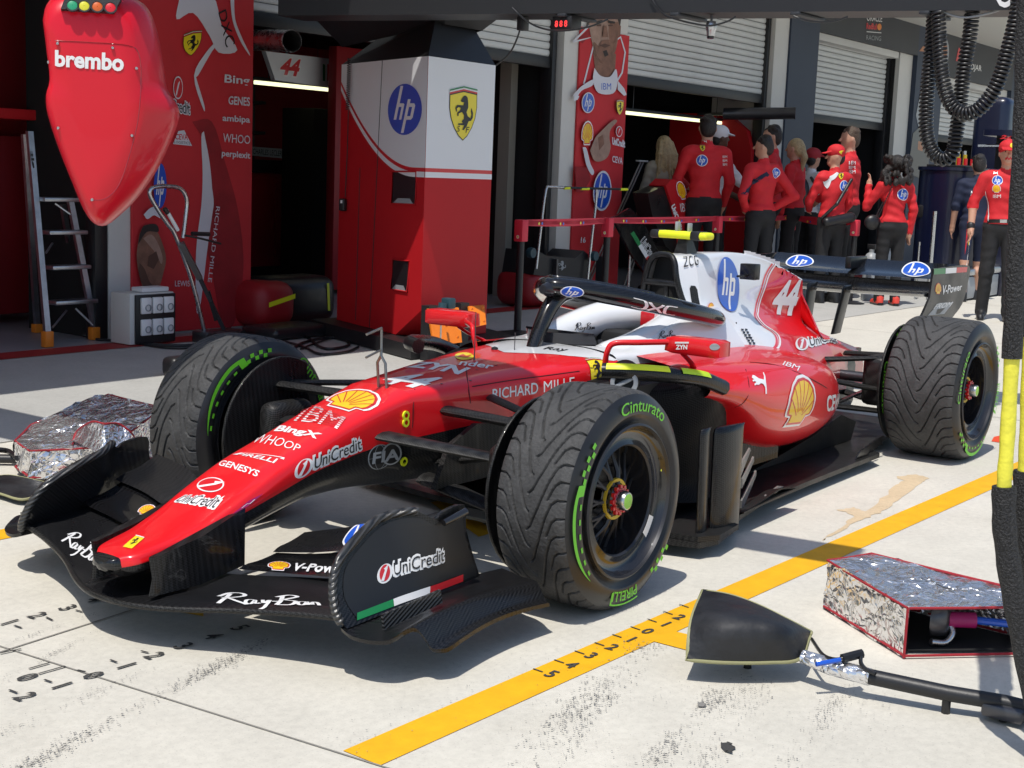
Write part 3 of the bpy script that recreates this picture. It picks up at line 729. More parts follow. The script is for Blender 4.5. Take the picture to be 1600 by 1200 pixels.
# ---- roll hoop / airbox and engine cover
def esec(zt, wt, wm, zm, ws, zs, wf, zf):
    """spine, top width, waist, shoulder, foot"""
    return [(0, zt), (wt * .6, zt - .006), (wt, zt - .035), (wt + (wm - wt) * .45, (zt + zm) / 2), (wm, zm), ((wm + ws) / 2, (zm * .4 + zs * .6)), (ws, zs), (wf, zf), (wf, zf - .12)]
ES = [(1.90, 1.032, .098, .150, .80, .27, .665, .33, .58), (2.05, 1.036, .085, .142, .80, .27, .660, .34, .57), (2.25, 1.033, .055, .125, .78, .265, .650, .35, .56), (2.45, 1.026, .030, .10, .76, .255, .632, .35, .54),
      (2.65, 1.008, .016, .075, .74, .24, .610, .34, .51), (2.85, .975, .010, .052, .71, .22, .585, .31, .47), (3.05, .926, .007, .034, .68, .20, .560, .27, .44), (3.27, .866, .006, .022, .64, .18, .530, .23, .41)]
eng_mb, _ = body_loft([(x, esec(*p)) for x, *p in ES], 5, 5)
engine_cover = obj('engine_cover', eng_mb, 'car_white', car, smooth=50)
# tail: low spine behind the fin
TS = [(3.27, .665, .012, .020, .62, .18, .530, .23, .41), (3.36, .628, .012, .030, .59, .165, .515, .21, .40), (3.55, .560, .030, .060, .53, .14, .480, .17, .38), (3.80, .498, .035, .06, .47, .10, .435, .12, .36), (4.02, .448, .03, .045, .43, .065, .405, .08, .35)]
tail_mb, _ = body_loft([(x, esec(*p)) for x, *p in TS], 5, 5)
tail = obj('tail_cover', tail_mb, 'car_red', car, smooth=50)
obj('tail_cap', MB().box(3.98, 4.05, -.05, .05, .34, .44), 'carbon', car)
eng_bvh = MB().merge(eng_mb).merge(tail_mb).bvh()
# serrated fin top behind the airbox and rear fin edge
fin = MB(); poly = [(2.60, .98)]
zt = lambda x: np.interp(x, [2.5, 2.6, 2.7, 2.85, 3.05, 3.27], [1.028, 1.024, 1.006, .982, .934, .874])
xs = np.linspace(2.58, 2.98, 8)
for i in range(7): poly += [(xs[i], zt(xs[i]) + .006), (xs[i + 1], zt(xs[i]) + .002)]
poly += [(2.98, zt(2.98)), (2.98, .90), (2.60, .94)]
fin.prism(poly, ((0, -.004, 0), (1, 0, 0), (0, 0, 1)), (0, .008, 0)); obj('fin_serration', fin, 'car_white', car, smooth=None)

# roll hoop front frame (black), with the air intake above and the open window below
def hoop_ring(x, w0, z0, w1, z1, rr):
    P = []
    for a in range(0, 181, 15):
        t = math.radians(a); P.append((x, w1 * math.cos(t) * (1 if abs(math.cos(t)) < .98 else 1), z1 - rr + rr * math.sin(t)))
    return [(x, w0, z0)] + P + [(x, -w0, z0)]
hoop = MB(); out_ = [(1.82, -.128, .765), (1.79, -.100, .84), (1.77, -.080, .93), (1.775, -.062, 1.0), (1.785, -.030, 1.028)]
out_ = cr(out_ + [(x, -y, z) for x, y, z in reversed(out_)], 4)
hoop.tube(out_, .015, 8); hoop.tube([(1.775, -.082, .905), (1.775, .082, .905)], .016, 8); hoop.tube([(1.80, -.02, .77), (1.785, -.02, .90)], .012, 6)
obj('roll_hoop', hoop, 'carbon', car, smooth=60)
# shell between hoop and engine cover
ringA = [(x + .008, y * 1.12, z + .006) for x, y, z in out_]
rb = cr([(y, z) for y, z in esec(*ES[0][1:])], 5); half = [(1.905, -y, z) for y, z in rb if z > .745]
pathB = list(reversed(half)) + [(x, -y, z) for x, y, z in half[1:]]
def resample(P, n):
    P = np.array(P, float); s = np.r_[0, np.cumsum(np.linalg.norm(np.diff(P, axis=0), axis=1))]; t = np.linspace(0, s[-1], n)
    return [tuple(np.interp(t, s, P[:, k]) for k in range(3)) for t in t]
def rs2(P, n): return [tuple(q) for q in np.stack([np.interp(np.linspace(0, 1, n), np.r_[0, np.cumsum(np.linalg.norm(np.diff(np.array(P), axis=0), axis=1))] / np.sum(np.linalg.norm(np.diff(np.array(P), axis=0), axis=1)), np.array(P)[:, k]) for k in range(3)], 1)]
air = MB(); air.loft([rs2(ringA, 40), rs2(pathB, 40)]); obj('airbox_shell', air, 'car_white', car, smooth=60)
air_bvh = MB().merge(air).merge(eng_mb).bvh()
# dark ducting inside the hoop
inn = MB(); inn.prism([(y, z) for x, y, z in out_], ((1.835, 0, 0), (0, 1, 0), (0, 0, 1)), (.03, 0, 0)); obj('intake_duct', inn, 'black_matte', car, smooth=None)
# side window opening in the white cover, a dark recessed pane with a frame
wq = [hit(air_bvh, *p) for p in [(1082, 478), (1096, 484), (1089, 447), (1076, 446)]]
win = poly2([(.1, 0), (.9, 0), (1, .12), (.96, .85), (.75, 1), (.25, 1), (.04, .85), (0, .12)])
decal('side_window', engine_cover, [(win, 'decal_black'), (sh(win, .8, .88, .1, .06), 'carbon_dull')], wq, air_bvh, normal=CAM - wq[0])

# ---- sidepods (red), one each side
PS = [(1.06, .655, .628, .50), (1.16, .672, .628, .47), (1.28, .682, .626, .43), (1.42, .688, .622, .365), (1.6, .688, .615, .275), (1.8, .680, .607, .218), (2.0, .665, .596, .190), (2.2, .640, .580, .178), (2.4, .600, .555, .176), (2.58, .545, .517, .190), (2.72, .465, .474, .232), (2.83, .385, .430, .262), (2.90, .30, .392, .30)]
def psec(yo, zt, zb):
    zm = zb + (zt - zb) * .58
    return [(.18, zt + .055), (yo * .55, zt + .032), (yo * .80, zt + .004), (yo * .945, zt - .045), (yo, zm), (yo * .965, zb + (zt - zb) * .30), (yo * .85, zb + .035), (yo * .68, zb), (.22, zb + .01)]
pod_mb, _ = body_loft([(x, psec(*p)) for x, *p in PS], 5, 5, half=False)
pod_near = obj('sidepod', pod_mb, 'car_red', car, smooth=50)
obj('sidepod', pod_mb.mirrored(), 'car_red', car, smooth=50)
pod_bvh = pod_mb.bvh()
# black undercut / inlet body in front of and below the red shell
US = [(.60, .33, .55, .14), (.72, .43, .585, .13), (.85, .54, .60, .12), (1.0, .61, .612, .11), (1.12, .635, .60, .10), (1.3, .60, .52, .10), (1.5, .52, .44, .10), (1.8, .46, .36, .10), (2.2, .40, .30, .10), (2.6, .33, .30, .10), (3.0, .25, .34, .10)]
def usec(yo, zt, zb): return [(.2, zt + .01), (yo * .75, zt + .008), (yo * .96, zt - .02), (yo, zt - .08), (yo * .95, (zt + zb) * .5), (yo * .90, zb + .08), (yo * .93, zb), (.2, zb)]
und_mb, _ = body_loft([(x, usec(*p)) for x, *p in US], 4, 4, half=False)
obj('undercut', und_mb, 'carbon_matte', car, smooth=50); obj('undercut', und_mb.mirrored(), 'carbon_matte', car, smooth=50)
# inlet upper lip with two strips of yellow tape
for s in (1, -1):
    lip = MB(); P = cr([on(*q) for q in ((941, 580, 1, -.44), (985, 581, 1, -.53), (1040, 585, 1, -.60), (1095, 592, 1, -.65), (1131, 606, 1, -.665))], 6)
    if s > 0: P = [(x, -y, z) for x, y, z in P]
    lip.tube(P, .028, 8, flat=1.1); lp = obj('inlet_lip', lip, 'carbon', car, smooth=60)
    if s < 0:
        for i0, i1, m_ in ((1, 12, 'hi_yellow'), (14, 19, 'hi_lime')):
            tp = MB(); Q = []
            for i in range(i0, i1 + 1):
                x, y, z = P[i]; t = Vector(P[min(i + 1, 24)]) - Vector(P[i - 1]); nn = Vector((t.y, -t.x, 0)).normalized(); nn = nn if nn.y < 0 else -nn
                Q.append([Vector((x, y, z)) + nn * (.031 * math.cos(k)) + Vector((0, 0, .034 * math.sin(k))) for k in (.35, .6, .8, 1.0, 1.2)])
            tp.loft(Q); obj('tape_strip', tp, m_, lp, smooth=60)
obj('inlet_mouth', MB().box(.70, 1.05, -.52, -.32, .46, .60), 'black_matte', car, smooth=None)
# inlet cooling blower: grey ring with cross vane and black ribbed hose
bl = MB(); c = on(975, 598, 1, -.52); ax = (Vector((0.85, .5, 0)).normalized(), Vector((0, 0, 1)), Vector((-.5, .85, 0)).normalized())
A3 = (Vector((.5, -.86, 0)).normalized(), Vector((0, 0, 1)), Vector((-.86, -.5, 0)).normalized())
bl.lathe([(.034, -.004), (.036, .004), (.050, .004), (.052, -.004), (.050, -.05), (.034, -.05)], c, A3, 28, 0); bl.lathe([(.050, -.03), (.056, -.05), (.050, -.065), (.058, -.085), (.051, -.10), (.059, -.12), (.052, -.14), (.06, -.16), (.054, -.18), (.06, -.2)], c, A3, 28, 1)
bl.lathe([(.001, -.012), (.036, -.012)], c, A3, 28, 1)
q0 = c + A3[2] * -.006; bl.tube([q0 - A3[0] * .035 - A3[1] * .02, q0 + A3[0] * .035 + A3[1] * .02], .008, 6)
blo = obj('blower_nozzle', bl, ['decal_grey', 'black_rubber'], car, smooth=50)

# ---- floor, fences, vanes
FP = [(.60, -.30), (.66, -.70), (.70, -.835), (.80, -.86), (1.0, -.82), (1.2, -.745), (1.5, -.695), (2.0, -.675), (2.6, -.66), (2.88, -.655), (2.98, -.56), (3.2, -.50), (3.7, -.48), (3.95, -.45)]
floor_poly = FP + [(x, -y) for x, y in reversed(FP)]
obj('floor', MB().prism(floor_poly, ((0, 0, .045), (1, 0, 0), (0, 1, 0)), (0, 0, .022)), 'carbon_dull', car, smooth=None)
obj('plank', MB().rbox(.5, 3.6, -.15, .15, .028, .044, .004), 'wood_grey', car)
def vane(P0, P1, chord, th, nm='vane', m='carbon', lean=0):
    """upright thin aerofoil between two points (bottom, top); chord along +x"""
    P0 = Vector(P0); P1 = Vector(P1); ring = [(0, 0), (.06, .5), (.25, .95), (.5, 1), (.8, .6), (1, .08), (1, -.08), (.8, -.5), (.5, -.8), (.25, -.8), (.06, -.5)]
    S = []
    for t, k in ((0, 1), (.5, 1), (.94, 1), (.985, .8), (1.0, .35)):
        o = P0.lerp(P1, t); S.append([o + Vector((a * chord + (1 - k) * .02, b * th * .5 * k + lean * a, 0)) for a, b in ring])
    return MB().loft(S, closed=True, capa=True, capb=True)
for s in (1, -1):
    obj('fence', vane((.845, .80 * s, .066), (.835, .80 * s, .468), .19, .055, lean=.02 * s), 'carbon', car, smooth=50)
    obj('fence', vane((.742, .80 * s, .066), (.725, .80 * s, .476), .075, .03), 'carbon', car, smooth=50)
    obj('fence_base', MB().prism([(.66, .62), (.70, .83), (.78, .875), (.98, .85), (1.02, .75), (.9, .64)], ((0, 0, .068), (1, 0, 0), (0, s, 0)), (0, 0, .02)), 'carbon_dull', car, smooth=None)
    for q in ([(1152, 742), (1153, 722), (1178, 701), (1180, 705)], [(1151, 762), (1152, 747), (1186, 715), (1187, 722)], [(1148, 800), (1149, 781), (1192, 737), (1192, 745)], [(1180, 781), (1181, 772), (1224, 761), (1241, 763), (1224, 768)]):
        Q = [on(*p_, 1, -.70) for p_ in q]; mid_ = sum((a_.x for a_ in Q), 0) / len(Q); Q = [Vector((a_.x, (a_.y + (a_.x - mid_) * .25) * -s, a_.z)) for a_ in Q]; n_ = len(Q); v = MB()
        v.add(Q + [a_ + Vector((.004, .010 * -s, 0)) for a_ in Q], [tuple(range(n_)), tuple(range(2 * n_ - 1, n_ - 1, -1))] + [(i, (i + 1) % n_, n_ + (i + 1) % n_, n_ + i) for i in range(n_)])
        obj('slanted_vane', v, 'vane_lit_grey', car, smooth=None)
    e = MB(); P = cr([(1.15, .755 * s, .075), (1.35, .735 * s, .085), (1.55, .72 * s, .10), (1.68, .735 * s, .085)], 5); e.loft([[(x, y - .03 * s, z - .004) for x, y, z in P], [(x, y + .03 * s, z + .012) for x, y, z in P], [(x, y + .03 * s, z + .018) for x, y, z in P], [(x, y - .03 * s, z + .002) for x, y, z in P]], closed=True)
    obj('edge_flap', e, 'carbon_dull', car, smooth=40)
    f = MB(); f.prism([(1.9, .07), (3.1, .07), (3.15, .16), (2.95, .22), (2.6, .15), (2.2, .10)], ((0, .40 * s, 0), (1, 0, 0), (0, 0, 1)), (0, .012 * s, 0)); obj('floor_strake', f, 'carbon_dull', car, smooth=None)
    for k in range(4):
        f = MB(); x = 2.62 + .11 * k; f.prism([(x, .068), (x + .16, .068), (x + .17, .115), (x + .06, .105)], ((0, (.63 - .02 * k) * s, 0), (1, 0, 0), (0, 0, 1)), (0, .006 * s, 0)); obj('edge_winglet', f, 'carbon', car, smooth=None)
    # louvred panel under the red shell
    for k in range(14):
        x = 1.62 + k * .028; l = MB(); l.box(x, x + .018, .498 * s - .02, .498 * s + .02, .15, .26, R=rotz(14 * s)); obj('louvre', l, 'carbon', car, smooth=None)

# ---- front wing
def airfoil_span(stations, th, n=9):
    """stations: (y, xle, zle, xte, zte, camber); returns a closed lofted plate"""
    S = []
    for y, x0, z0, x1, z1, cb in stations:
        up = []; lo = []
        for i in range(n):
            t = i / (n - 1); x = x0 + (x1 - x0) * t; z = z0 + (z1 - z0) * t - cb * math.sin(PI * t); k = th * (math.sqrt(max(t, 0)) * 1.6 if t < .2 else .72 * (1 - (t - .2) / .8) + .08)
            up.append((x, y, z + k * .5)); lo.append((x, y, z - k * .5))
        S.append(up + list(reversed(lo)))
    return MB().loft(S, closed=True, capa=True, capb=True)
def sp(st): return [tuple(q) for q in cr(st, 4)]
mainS = [(-.692, -1.04, .166, -.80, .205, .010), (-.55, -1.075, .156, -.82, .195, .012), (-.38, -1.135, .142, -.855, .177, .012), (-.22, -1.215, .130, -.90, .160, .010), (-.10, -1.262, .126, -.93, .150, .008), (0, -1.272, .125, -.94, .148, .008)]
mainS = mainS + [(-a, *r) for a, *r in reversed(mainS[:-1])]
wing = None
mw = airfoil_span(sp(mainS), .034); front_wing = obj('front_wing', mw, 'carbon', car, smooth=50)
wing_bvh = mw.bvh()
obj('leading_edge', MB().tube([(q[1] + .004, q[0], q[2]) for q in sp(mainS)], .0085, 8), 'carbon_dull', front_wing, smooth=60)
fl_bvh = {}
for s in (-1, 1):
    S2 = [(-.668, -.845, .218, -.68, .268, .010), (-.5, -.86, .203, -.695, .250, .010), (-.3, -.885, .183, -.73, .208, .008), (-.16, -.915, .172, -.76, .190, .006)]
    S3 = [(-.680, -.70, .275, -.52, .338, .010), (-.5, -.715, .258, -.54, .318, .010), (-.3, -.745, .216, -.60, .266, .008), (-.16, -.775, .196, -.64, .232, .006)]
    for nm, S in (('wing_flap', S2), ('wing_flap', S3)):
        st = sp(S); 
        if s > 0: st = [(-a, *r) for a, *r in reversed(st)]
        w_ = airfoil_span(st, .024); o = obj(nm, w_, 'carbon' if S is S3 else 'carbon_gloss', car, smooth=50)
        fl_bvh[(s, S is S3)] = (o, w_.bvh())
    # endplate: its upper front part leans inboard
    def ep_y(x, z):
        t = max(0, min(1, (z - .15) / .25)); w = max(.08, min(1, (-.66 - x) / .14)); return .715 - .100 * t ** .75 * w
    EP = cr([(-1.05, .148), (-1.062, .19), (-1.045, .26), (-1.0, .313), (-.942, .343), (-.85, .380), (-.75, .402), (-.715, .402), (-.675, .380), (-.64, .396), (-.545, .400), (-.535, .33), (-.50, .241), (-.465, .168)], 3)
    EP = [tuple(q) for q in EP]; mn = np.array(EP).min(0); g2 = grid_cut(poly2(EP), 1, 1, .045)
    ep = MB(); outer = [(x, (ep_y(x, z) + .006) * s, z) for x, z in g2[0]]; inner = [(x, (ep_y(x, z) - .006) * s, z) for x, z in g2[0]]
    ep.add(outer, g2[1]); ep.add(inner, [tuple(reversed(f)) for f in g2[1]])
    n_ = len(EP); ep.add([(x, (ep_y(x, z) + .006) * s, z) for x, z in EP] + [(x, (ep_y(x, z) - .006) * s, z) for x, z in EP], [(i, (i + 1) % n_, n_ + (i + 1) % n_, n_ + i) for i in range(n_)])
    epo = obj('endplate', ep, 'carbon', car, smooth=40); ep_bvh = ep.bvh()
    le = MB(); P = [(x, ep_y(x, z) * s, z) for x, z in EP[1:22]]
    le.tube(P, .013, 10); obj('leading_edge', le, 'carbon_ribbed', epo, smooth=60)
    pk = cr([(-1.0, .160), (-1.022, .22), (-.995, .285), (-.93, .325), (-.85, .36), (-.76, .385), (-.715, .385), (-.675, .362), (-.64, .378), (-.56, .384), (-.548, .33), (-.512, .241), (-.48, .175)], 3)
    u0, u1, v0, v1 = -1.05, -.46, .15, .41
    decal('endplate_skin', epo, [(poly2([((x - u0) / (u1 - u0), (z - v0) / (v1 - v0)) for x, z in pk]), 'decal_black')], [(u0, .75 * s, v0), (u1, .75 * s, v0), (u1, .75 * s, v1), (u0, .75 * s, v1)], ep_bvh, off=.0015, normal=(0, s, 0))
    if s < 0:
        pxdecal('tricolour_stripe', epo, sh_tricolour(), [(557, 970), (722, 908), (722, 897), (557, 958)], ep_bvh, off=.003)
        pxdecal('lettering', epo, sh_unicredit(), [(589, 916), (694, 881), (694, 847), (589, 880)], ep_bvh, off=.003)
        k = MB(); a = hit(ep_bvh, 688, 816) + Vector((0, -.012, 0)); k.tube([a, a + Vector((.09, -.01, .02))], [.010, .012], 8); obj('sensor_pod', k, 'rim_black', epo, smooth=60)
    # footplate: rolled outboard board swept back
    prof0 = [(-1.058, -.705, .150), (-1.062, -.745, .138), (-1.05, -.80, .134), (-1.02, -.845, .138), (-.975, -.862, .158), (-.945, -.872, .158), (-.925, -.888, .130), (-.915, -.905, .103), (-.885, -.925, .098), (-.86, -.932, .104)]
    prof1 = [(-.30, -.68, .150), (-.30, -.72, .145), (-.31, -.76, .142), (-.32, -.80, .146), (-.335, -.83, .15), (-.345, -.85, .146), (-.355, -.87, .13), (-.36, -.885, .112), (-.365, -.90, .104), (-.37, -.91, .104)]
    prof0 = cr(prof0, 3); prof1 = cr(prof1, 3); S = []
    for i in range(13):
        t = i / 12; S.append([(a[0] + (b[0] - a[0]) * t, (a[1] + (b[1] - a[1]) * t + .018 * math.sin(PI * t)) * -s, a[2] + (b[2] - a[2]) * t + .012 * math.sin(PI * t)) for a, b in zip(prof0, prof1)])
    fp = MB(); fp.loft(S); lowS = [[(x + .004, y, z - .012) for x, y, z in q] for q in S]; fp.loft([list(reversed(q)) for q in lowS])
    for e in (0, -1): fp.loft([S[e], lowS[e]])
    fp.loft([[q[0] for q in S], [q[0] for q in lowS]]); fp.loft([[q[-1] for q in S], [q[-1] for q in lowS]])
    obj('footplate', fp, 'carbon', car, smooth=50)
    dv = MB(); dv.prism([(-.985, .146), (-.995, .19), (-.75, .205), (-.74, .165)], ((0, .79 * s, 0), (1, 0, 0), (0, 0, 1)), (0, .008 * s, 0)); obj('footplate_fin', dv, 'carbon_ribbed', car, smooth=None)
    # pylon holding the wing under the nose
    py = MB(); top = [(-1.222, .115), (-1.18, .128), (-1.02, .135), (-.90, .132)]; S = []
    for z, k in ((.150, 0), (.20, .012), (.262, .0)):
        S.append([(-1.212 + k, .118 * s, z), (-1.225 + k, .128 * s, z), (-1.212 + k, .138 * s, z), (-1.05, .146 * s, z + (.0 if z < .25 else .03)), (-.87, .138 * s, z + (.02 if z < .25 else .085)), (-.87, .126 * s, z + (.02 if z < .25 else .085)), (-1.05, .122 * s, z + (0 if z < .25 else .03))])
    py.loft(S, closed=True, capa=True, capb=True); obj('nose_pylon', py, 'carbon', car, smooth=40)
    # flap adjuster
    ad = MB(); ad.tube([(-.93, .27 * s, .235), (-.80, .24 * s, .275)], .016, 8); ad.lathe([(.001, 0), (.022, 0), (.022, .03), (.001, .03)], (-.95, .275 * s, .235), 'x', 14); ad.tube([(-.80, .24 * s, .27), (-.70, .22 * s, .31), (-.62, .20 * s, .35)], .009, 6)
    ad.rbox(-.73, -.60, .185 * s - .012, .185 * s + .012, .31, .37, .006)
    if s > 0: obj('flap_adjuster', ad, 'dark_steel', car, smooth=50)

# ---- wheels
def groove_field(U, V, per, half):
    """depth 0..1 of the wet-tread grooves; U axial -1..1, V arc length in periods"""
    D = np.full(U.shape, 9.0)
    def seg(ax, av, bx, bv, side, shift):
        nonlocal D
        sx = half                                       # metres per unit of U
        px = (1 - side * U) * sx                        # distance from that side's shoulder
        pv = ((V - shift - av) + .5 - 1e-9)
        for k in (-1, 0, 1, 2, 3):
            qv = (np.mod(V - shift, 1.0) + k - 1) * per
            dx = bx * sx - ax * sx; dv = (bv - av) * per; L2 = dx * dx + dv * dv
            t = np.clip(((px - ax * sx) * dx + (qv - av * per) * dv) / L2, 0, 1)
            D = np.minimum(D, np.hypot(px - ax * sx - t * dx, qv - av * per - t * dv))
    for side, sh_ in ((1, 0.0), (-1, .5)):
        long_ = [(0.0, 0.0), (.22, .03), (.36, .16), (.50, .55), (.70, 1.25), (.92, 1.85), (1.02, 1.95)]
        short = [(0.0, 0.0), (.20, .02), (.32, .14), (.47, .55)]
        for (a, b) in zip(long_[:-1], long_[1:]): seg(a[0], a[1], b[0], b[1], side, sh_)
        for (a, b) in zip(short[:-1], short[1:]): seg(a[0], a[1], b[0], b[1], side, sh_ + .5)
    return np.clip(1 - (D - .0016) / .0022, 0, 1)
def tyre_mesh(rad, wid, nth=600, nax=84, periods=20, sh_=.045):
    hw = wid / 2; half = hw - sh_ * .35; per = 2 * PI * rad / periods
    a = np.linspace(-half, half, nax); th = np.arange(nth) * 2 * PI / nth
    A, T = np.meshgrid(a, th, indexing='ij')
    dep = groove_field(A / half, T * rad / per, per, half)
    crown = rad - .006 * (A / half) ** 2 - np.where(np.abs(A) > hw - sh_, .55 * (np.abs(A) - (hw - sh_)) ** 2 / sh_, 0)
    edge = np.clip((half - np.abs(A)) / .012, 0, 1)
    Rr = crown - dep * .0095
    Rr = Rr + RNG.randn(*Rr.shape) * .00018
    V = [(float(r * math.cos(t)), float(x), float(r * math.sin(t))) for x, rr in zip(a, Rr) for t, r in zip(th, rr)]
    F = [(i * nth + k, i * nth + (k + 1) % nth, (i + 1) * nth + (k + 1) % nth, (i + 1) * nth + k) for i in range(nax - 1) for k in range(nth)]
    mb = MB(); mb.add(V, F, 0)
    # sidewalls
    R0 = float(crown[0, 0])
    for s in (-1, 1):
        prof = cr([(R0, half), (R0 - .012, hw - .008), (R0 - .035, hw + .002), (rad - .075, hw + .004), (.272, hw - .002), (.258, hw - .010), (.250, hw - .012)], 3)
        mb.lathe([(r, s * h) for r, h in prof], (0, 0, 0), 'y', 96, 1)
    return mb
def side_text(s, r0, h, a0, a1, bold=.006):
    """lettering bent round a sidewall: angles in degrees, text runs from a0 to a1; letters' feet towards the hub"""
    v, f = grid_cut(text(s, bold), abs(math.radians(a1 - a0)) * r0, h, .02)
    P = []
    for p in v:
        a = math.radians(a0 + (a1 - a0) * p[0]); r = r0 + h * p[1]; P.append((r * math.cos(a), r * math.sin(a)))
    return (np.array(P), f)
def arc_poly(r0, r1, a0, a1, n=24):
    o = [(r1 * math.cos(math.radians(a0 + (a1 - a0) * k / n)), r1 * math.sin(math.radians(a0 + (a1 - a0) * k / n))) for k in range(n + 1)]
    i = [(r0 * math.cos(math.radians(a0 + (a1 - a0) * k / n)), r0 * math.sin(math.radians(a0 + (a1 - a0) * k / n))) for k in range(n + 1)]
    return poly2(o + list(reversed(i)))
def sidewall_marks(rad, hw):
    """green marks of one sidewall, one 2D shape per mark, in the wheel plane (x, z) seen from outside"""
    out_a = cr([(162, .322), (175, .331), (190, .330), (205, .323), (224, .304)], 5); in_a = cr([(224, .303), (205, .311), (190, .315), (175, .315), (168, .311)], 5)
    flag = [poly2([((r) * math.cos(math.radians(a)), (r) * math.sin(math.radians(a))) for a, r in [(160, .286)] + out_a + in_a + [(167, .286)]])]
    for i in range(6): flag.append(arc_poly(.288, .297, 172 + i * 9, 175.5 + i * 9, 3)); flag.append(arc_poly(.288 + .016 * (i % 2), .303 + .016 * (i % 2), 157 - i * 4.2, 160.5 - i * 4.2, 3))
    chk = [arc_poly(.288 + .016 * (i % 2), .303 + .016 * (i % 2), 300 + i * 4, 303 + i * 4, 3) for i in range(6)]
    return [('sidewall_lettering', side_text('Cinturato', .288, .040, 106, 54)), ('sidewall_lettering', join(side_text('PIRELLI', .286, .032, 282, 254, .012), arc_poly(.326, .331, 254, 282), arc_poly(.29, .331, 252.5, 254, 4))), ('sidewall_flag', join(*flag)), ('sidewall_flag', join(*chk))]
def rim_mesh(hw, dish, spokes=True):
    """outer side is -y; hw = half width"""
    mb = MB(); yo = -hw
    mb.lathe([(.252, yo + .012), (.250, yo - .002), (.243, yo - .006), (.238, yo + .004), (.232, yo + .018), (.222, yo + .03), (.205, yo + .034), (.192, yo + .030), (.180, yo + .024), (.174, yo + .030), (.172, yo + .055), (.170, yo + .10), (.168, yo + dish), (.160, yo + dish + .02), (.05, yo + dish + .03)], (0, 0, 0), 'y', 64, [0, 1, 1, 0, 0, 0, 0, 0, 1, 0, 0, 0, 0, 0])
    mb.lathe([(.252, yo + .012), (.225, yo + .07), (.222, -yo - .07), (.252, -yo - .012), (.248, -yo), (.240, -yo - .01), (.215, -yo - .07)], (0, 0, 0), 'y', 48, 0)
    return mb
def spoke_mesh(hw, dish):
    mb = MB(); yo = -hw
    for k in range(10):
        a = 2 * PI * k / 10
        for da in (-.13, .13):
            P = [(.045 * math.cos(a), yo + dish * .55, .045 * math.sin(a)), (.085 * math.cos(a), yo + dish * .62, .085 * math.sin(a)), (.130 * math.cos(a + da), yo + dish * .8, .130 * math.sin(a + da)), (.171 * math.cos(a + da * 1.4), yo + dish * .95, .171 * math.sin(a + da * 1.4))]
            mb.tube(P, [.010, .008, .006, .006], 6)
    return mb
def hub_mesh(hw, dish):
    yo = -hw; r = MB(); r.lathe([(.055, yo + dish * .5), (.066, yo + dish * .48), (.068, yo + dish * .55), (.055, yo + dish * .56)], (0, 0, 0), 'y', 36, 0)
    n = MB(); n.lathe([(.050, yo + dish * .6), (.048, yo + dish * .42), (.040, yo + dish * .38), (.039, yo + dish * .30), (.034, yo + dish * .30)], (0, 0, 0), 'y', 24, [0, 0, 1, 1]); n.lathe([(.034, yo + dish * .36), (.031, yo + dish * .12), (.028, yo + dish * .06), (.024, yo + dish * .05)], (0, 0, 0), 'y', 20, 2); n.lathe([(.026, yo + dish * .055), (.020, yo + dish * .04), (.001, yo + dish * .04)], (0, 0, 0), 'y', 16, 3)
    for k in range(12):
        a = 2 * PI * k / 12; n.box(.043 * math.cos(a) - .006, .043 * math.cos(a) + .006, yo + dish * .30, yo + dish * .40, .043 * math.sin(a) - .006, .043 * math.sin(a) + .006, 1)
    return r, n
RF, RR = .3575, .36
WSPEC = {'front': (RF, .285, .105), 'rear': (RR, .380, .13)}
_wm = {}
def wheel(kind, x, y, out):
    """out = -1 near side (outer face towards -y), +1 far side"""
    rad, wid, dish = WSPEC[kind]; hw = wid / 2
    root = None
    if kind not in _wm:
        tm = tyre_mesh(rad, wid, 600, 84 if kind == 'front' else 104)
        t = obj('tyre', tm, ['rubber_dust', 'rubber_side'], None, smooth=40, fix=False)
        gs = []; g_in = []
        for nm, g2 in sidewall_marks(rad, hw):
            gs.append(obj(nm, MB().add([(p[0], -hw - .0058, p[1]) for p in g2[0]], g2[1]), 'tyre_green', None, smooth=None, fix=False))
            g_in.append(obj(nm, MB().add([(-p[0], hw + .0058, p[1]) for p in g2[0]], g2[1]), 'tyre_green', None, smooth=None, fix=False))
        r = obj('wheel', rim_mesh(hw, dish), ['rim_black', 'rim_bare'], None, smooth=40)
        sp_ = obj('spokes', spoke_mesh(hw, dish), 'rim_bare', None, smooth=50)
        rr_, nn = hub_mesh(hw, dish); hr_ = obj('hub_ring', rr_, 'gold_ring', None, smooth=40); nu = obj('wheel_nut', nn, ['rim_black', 'decal_red', 'steel', 'nut_green'], None, smooth=35)
        dk = MB(); dk.lathe([(.001, hw * .2), (.20, hw * .2), (.205, hw - .02), (.15, hw + .02), (.001, hw + .02)], (0, 0, 0), 'y', 40); d_ = obj('brake_drum', dk, 'carbon', None, smooth=40)
        _wm[kind] = [r, t] + gs + g_in + [sp_, hr_, nu, d_]; objs = _wm[kind]
    else:
        objs = []
        for q in _wm[kind]:
            c_ = q.copy(); COL.objects.link(c_); c_.parent = None; objs.append(c_)
    root = objs[0]; root.parent = car; root.matrix_parent_inverse = Matrix.Translation(-Vector(car.location))
    root.location = (x, y, rad); root.rotation_euler = (0, 0, 0)
    if out > 0: root.rotation_euler = (0, 0, PI)
    for q in objs[1:]:
        q.parent = root; q.matrix_parent_inverse = Matrix.Identity(4); q.location = (0, 0, 0); q.rotation_euler = (0, 0, 0)
    WPARTS[(kind, out)] = objs
    return root
WPARTS = {}
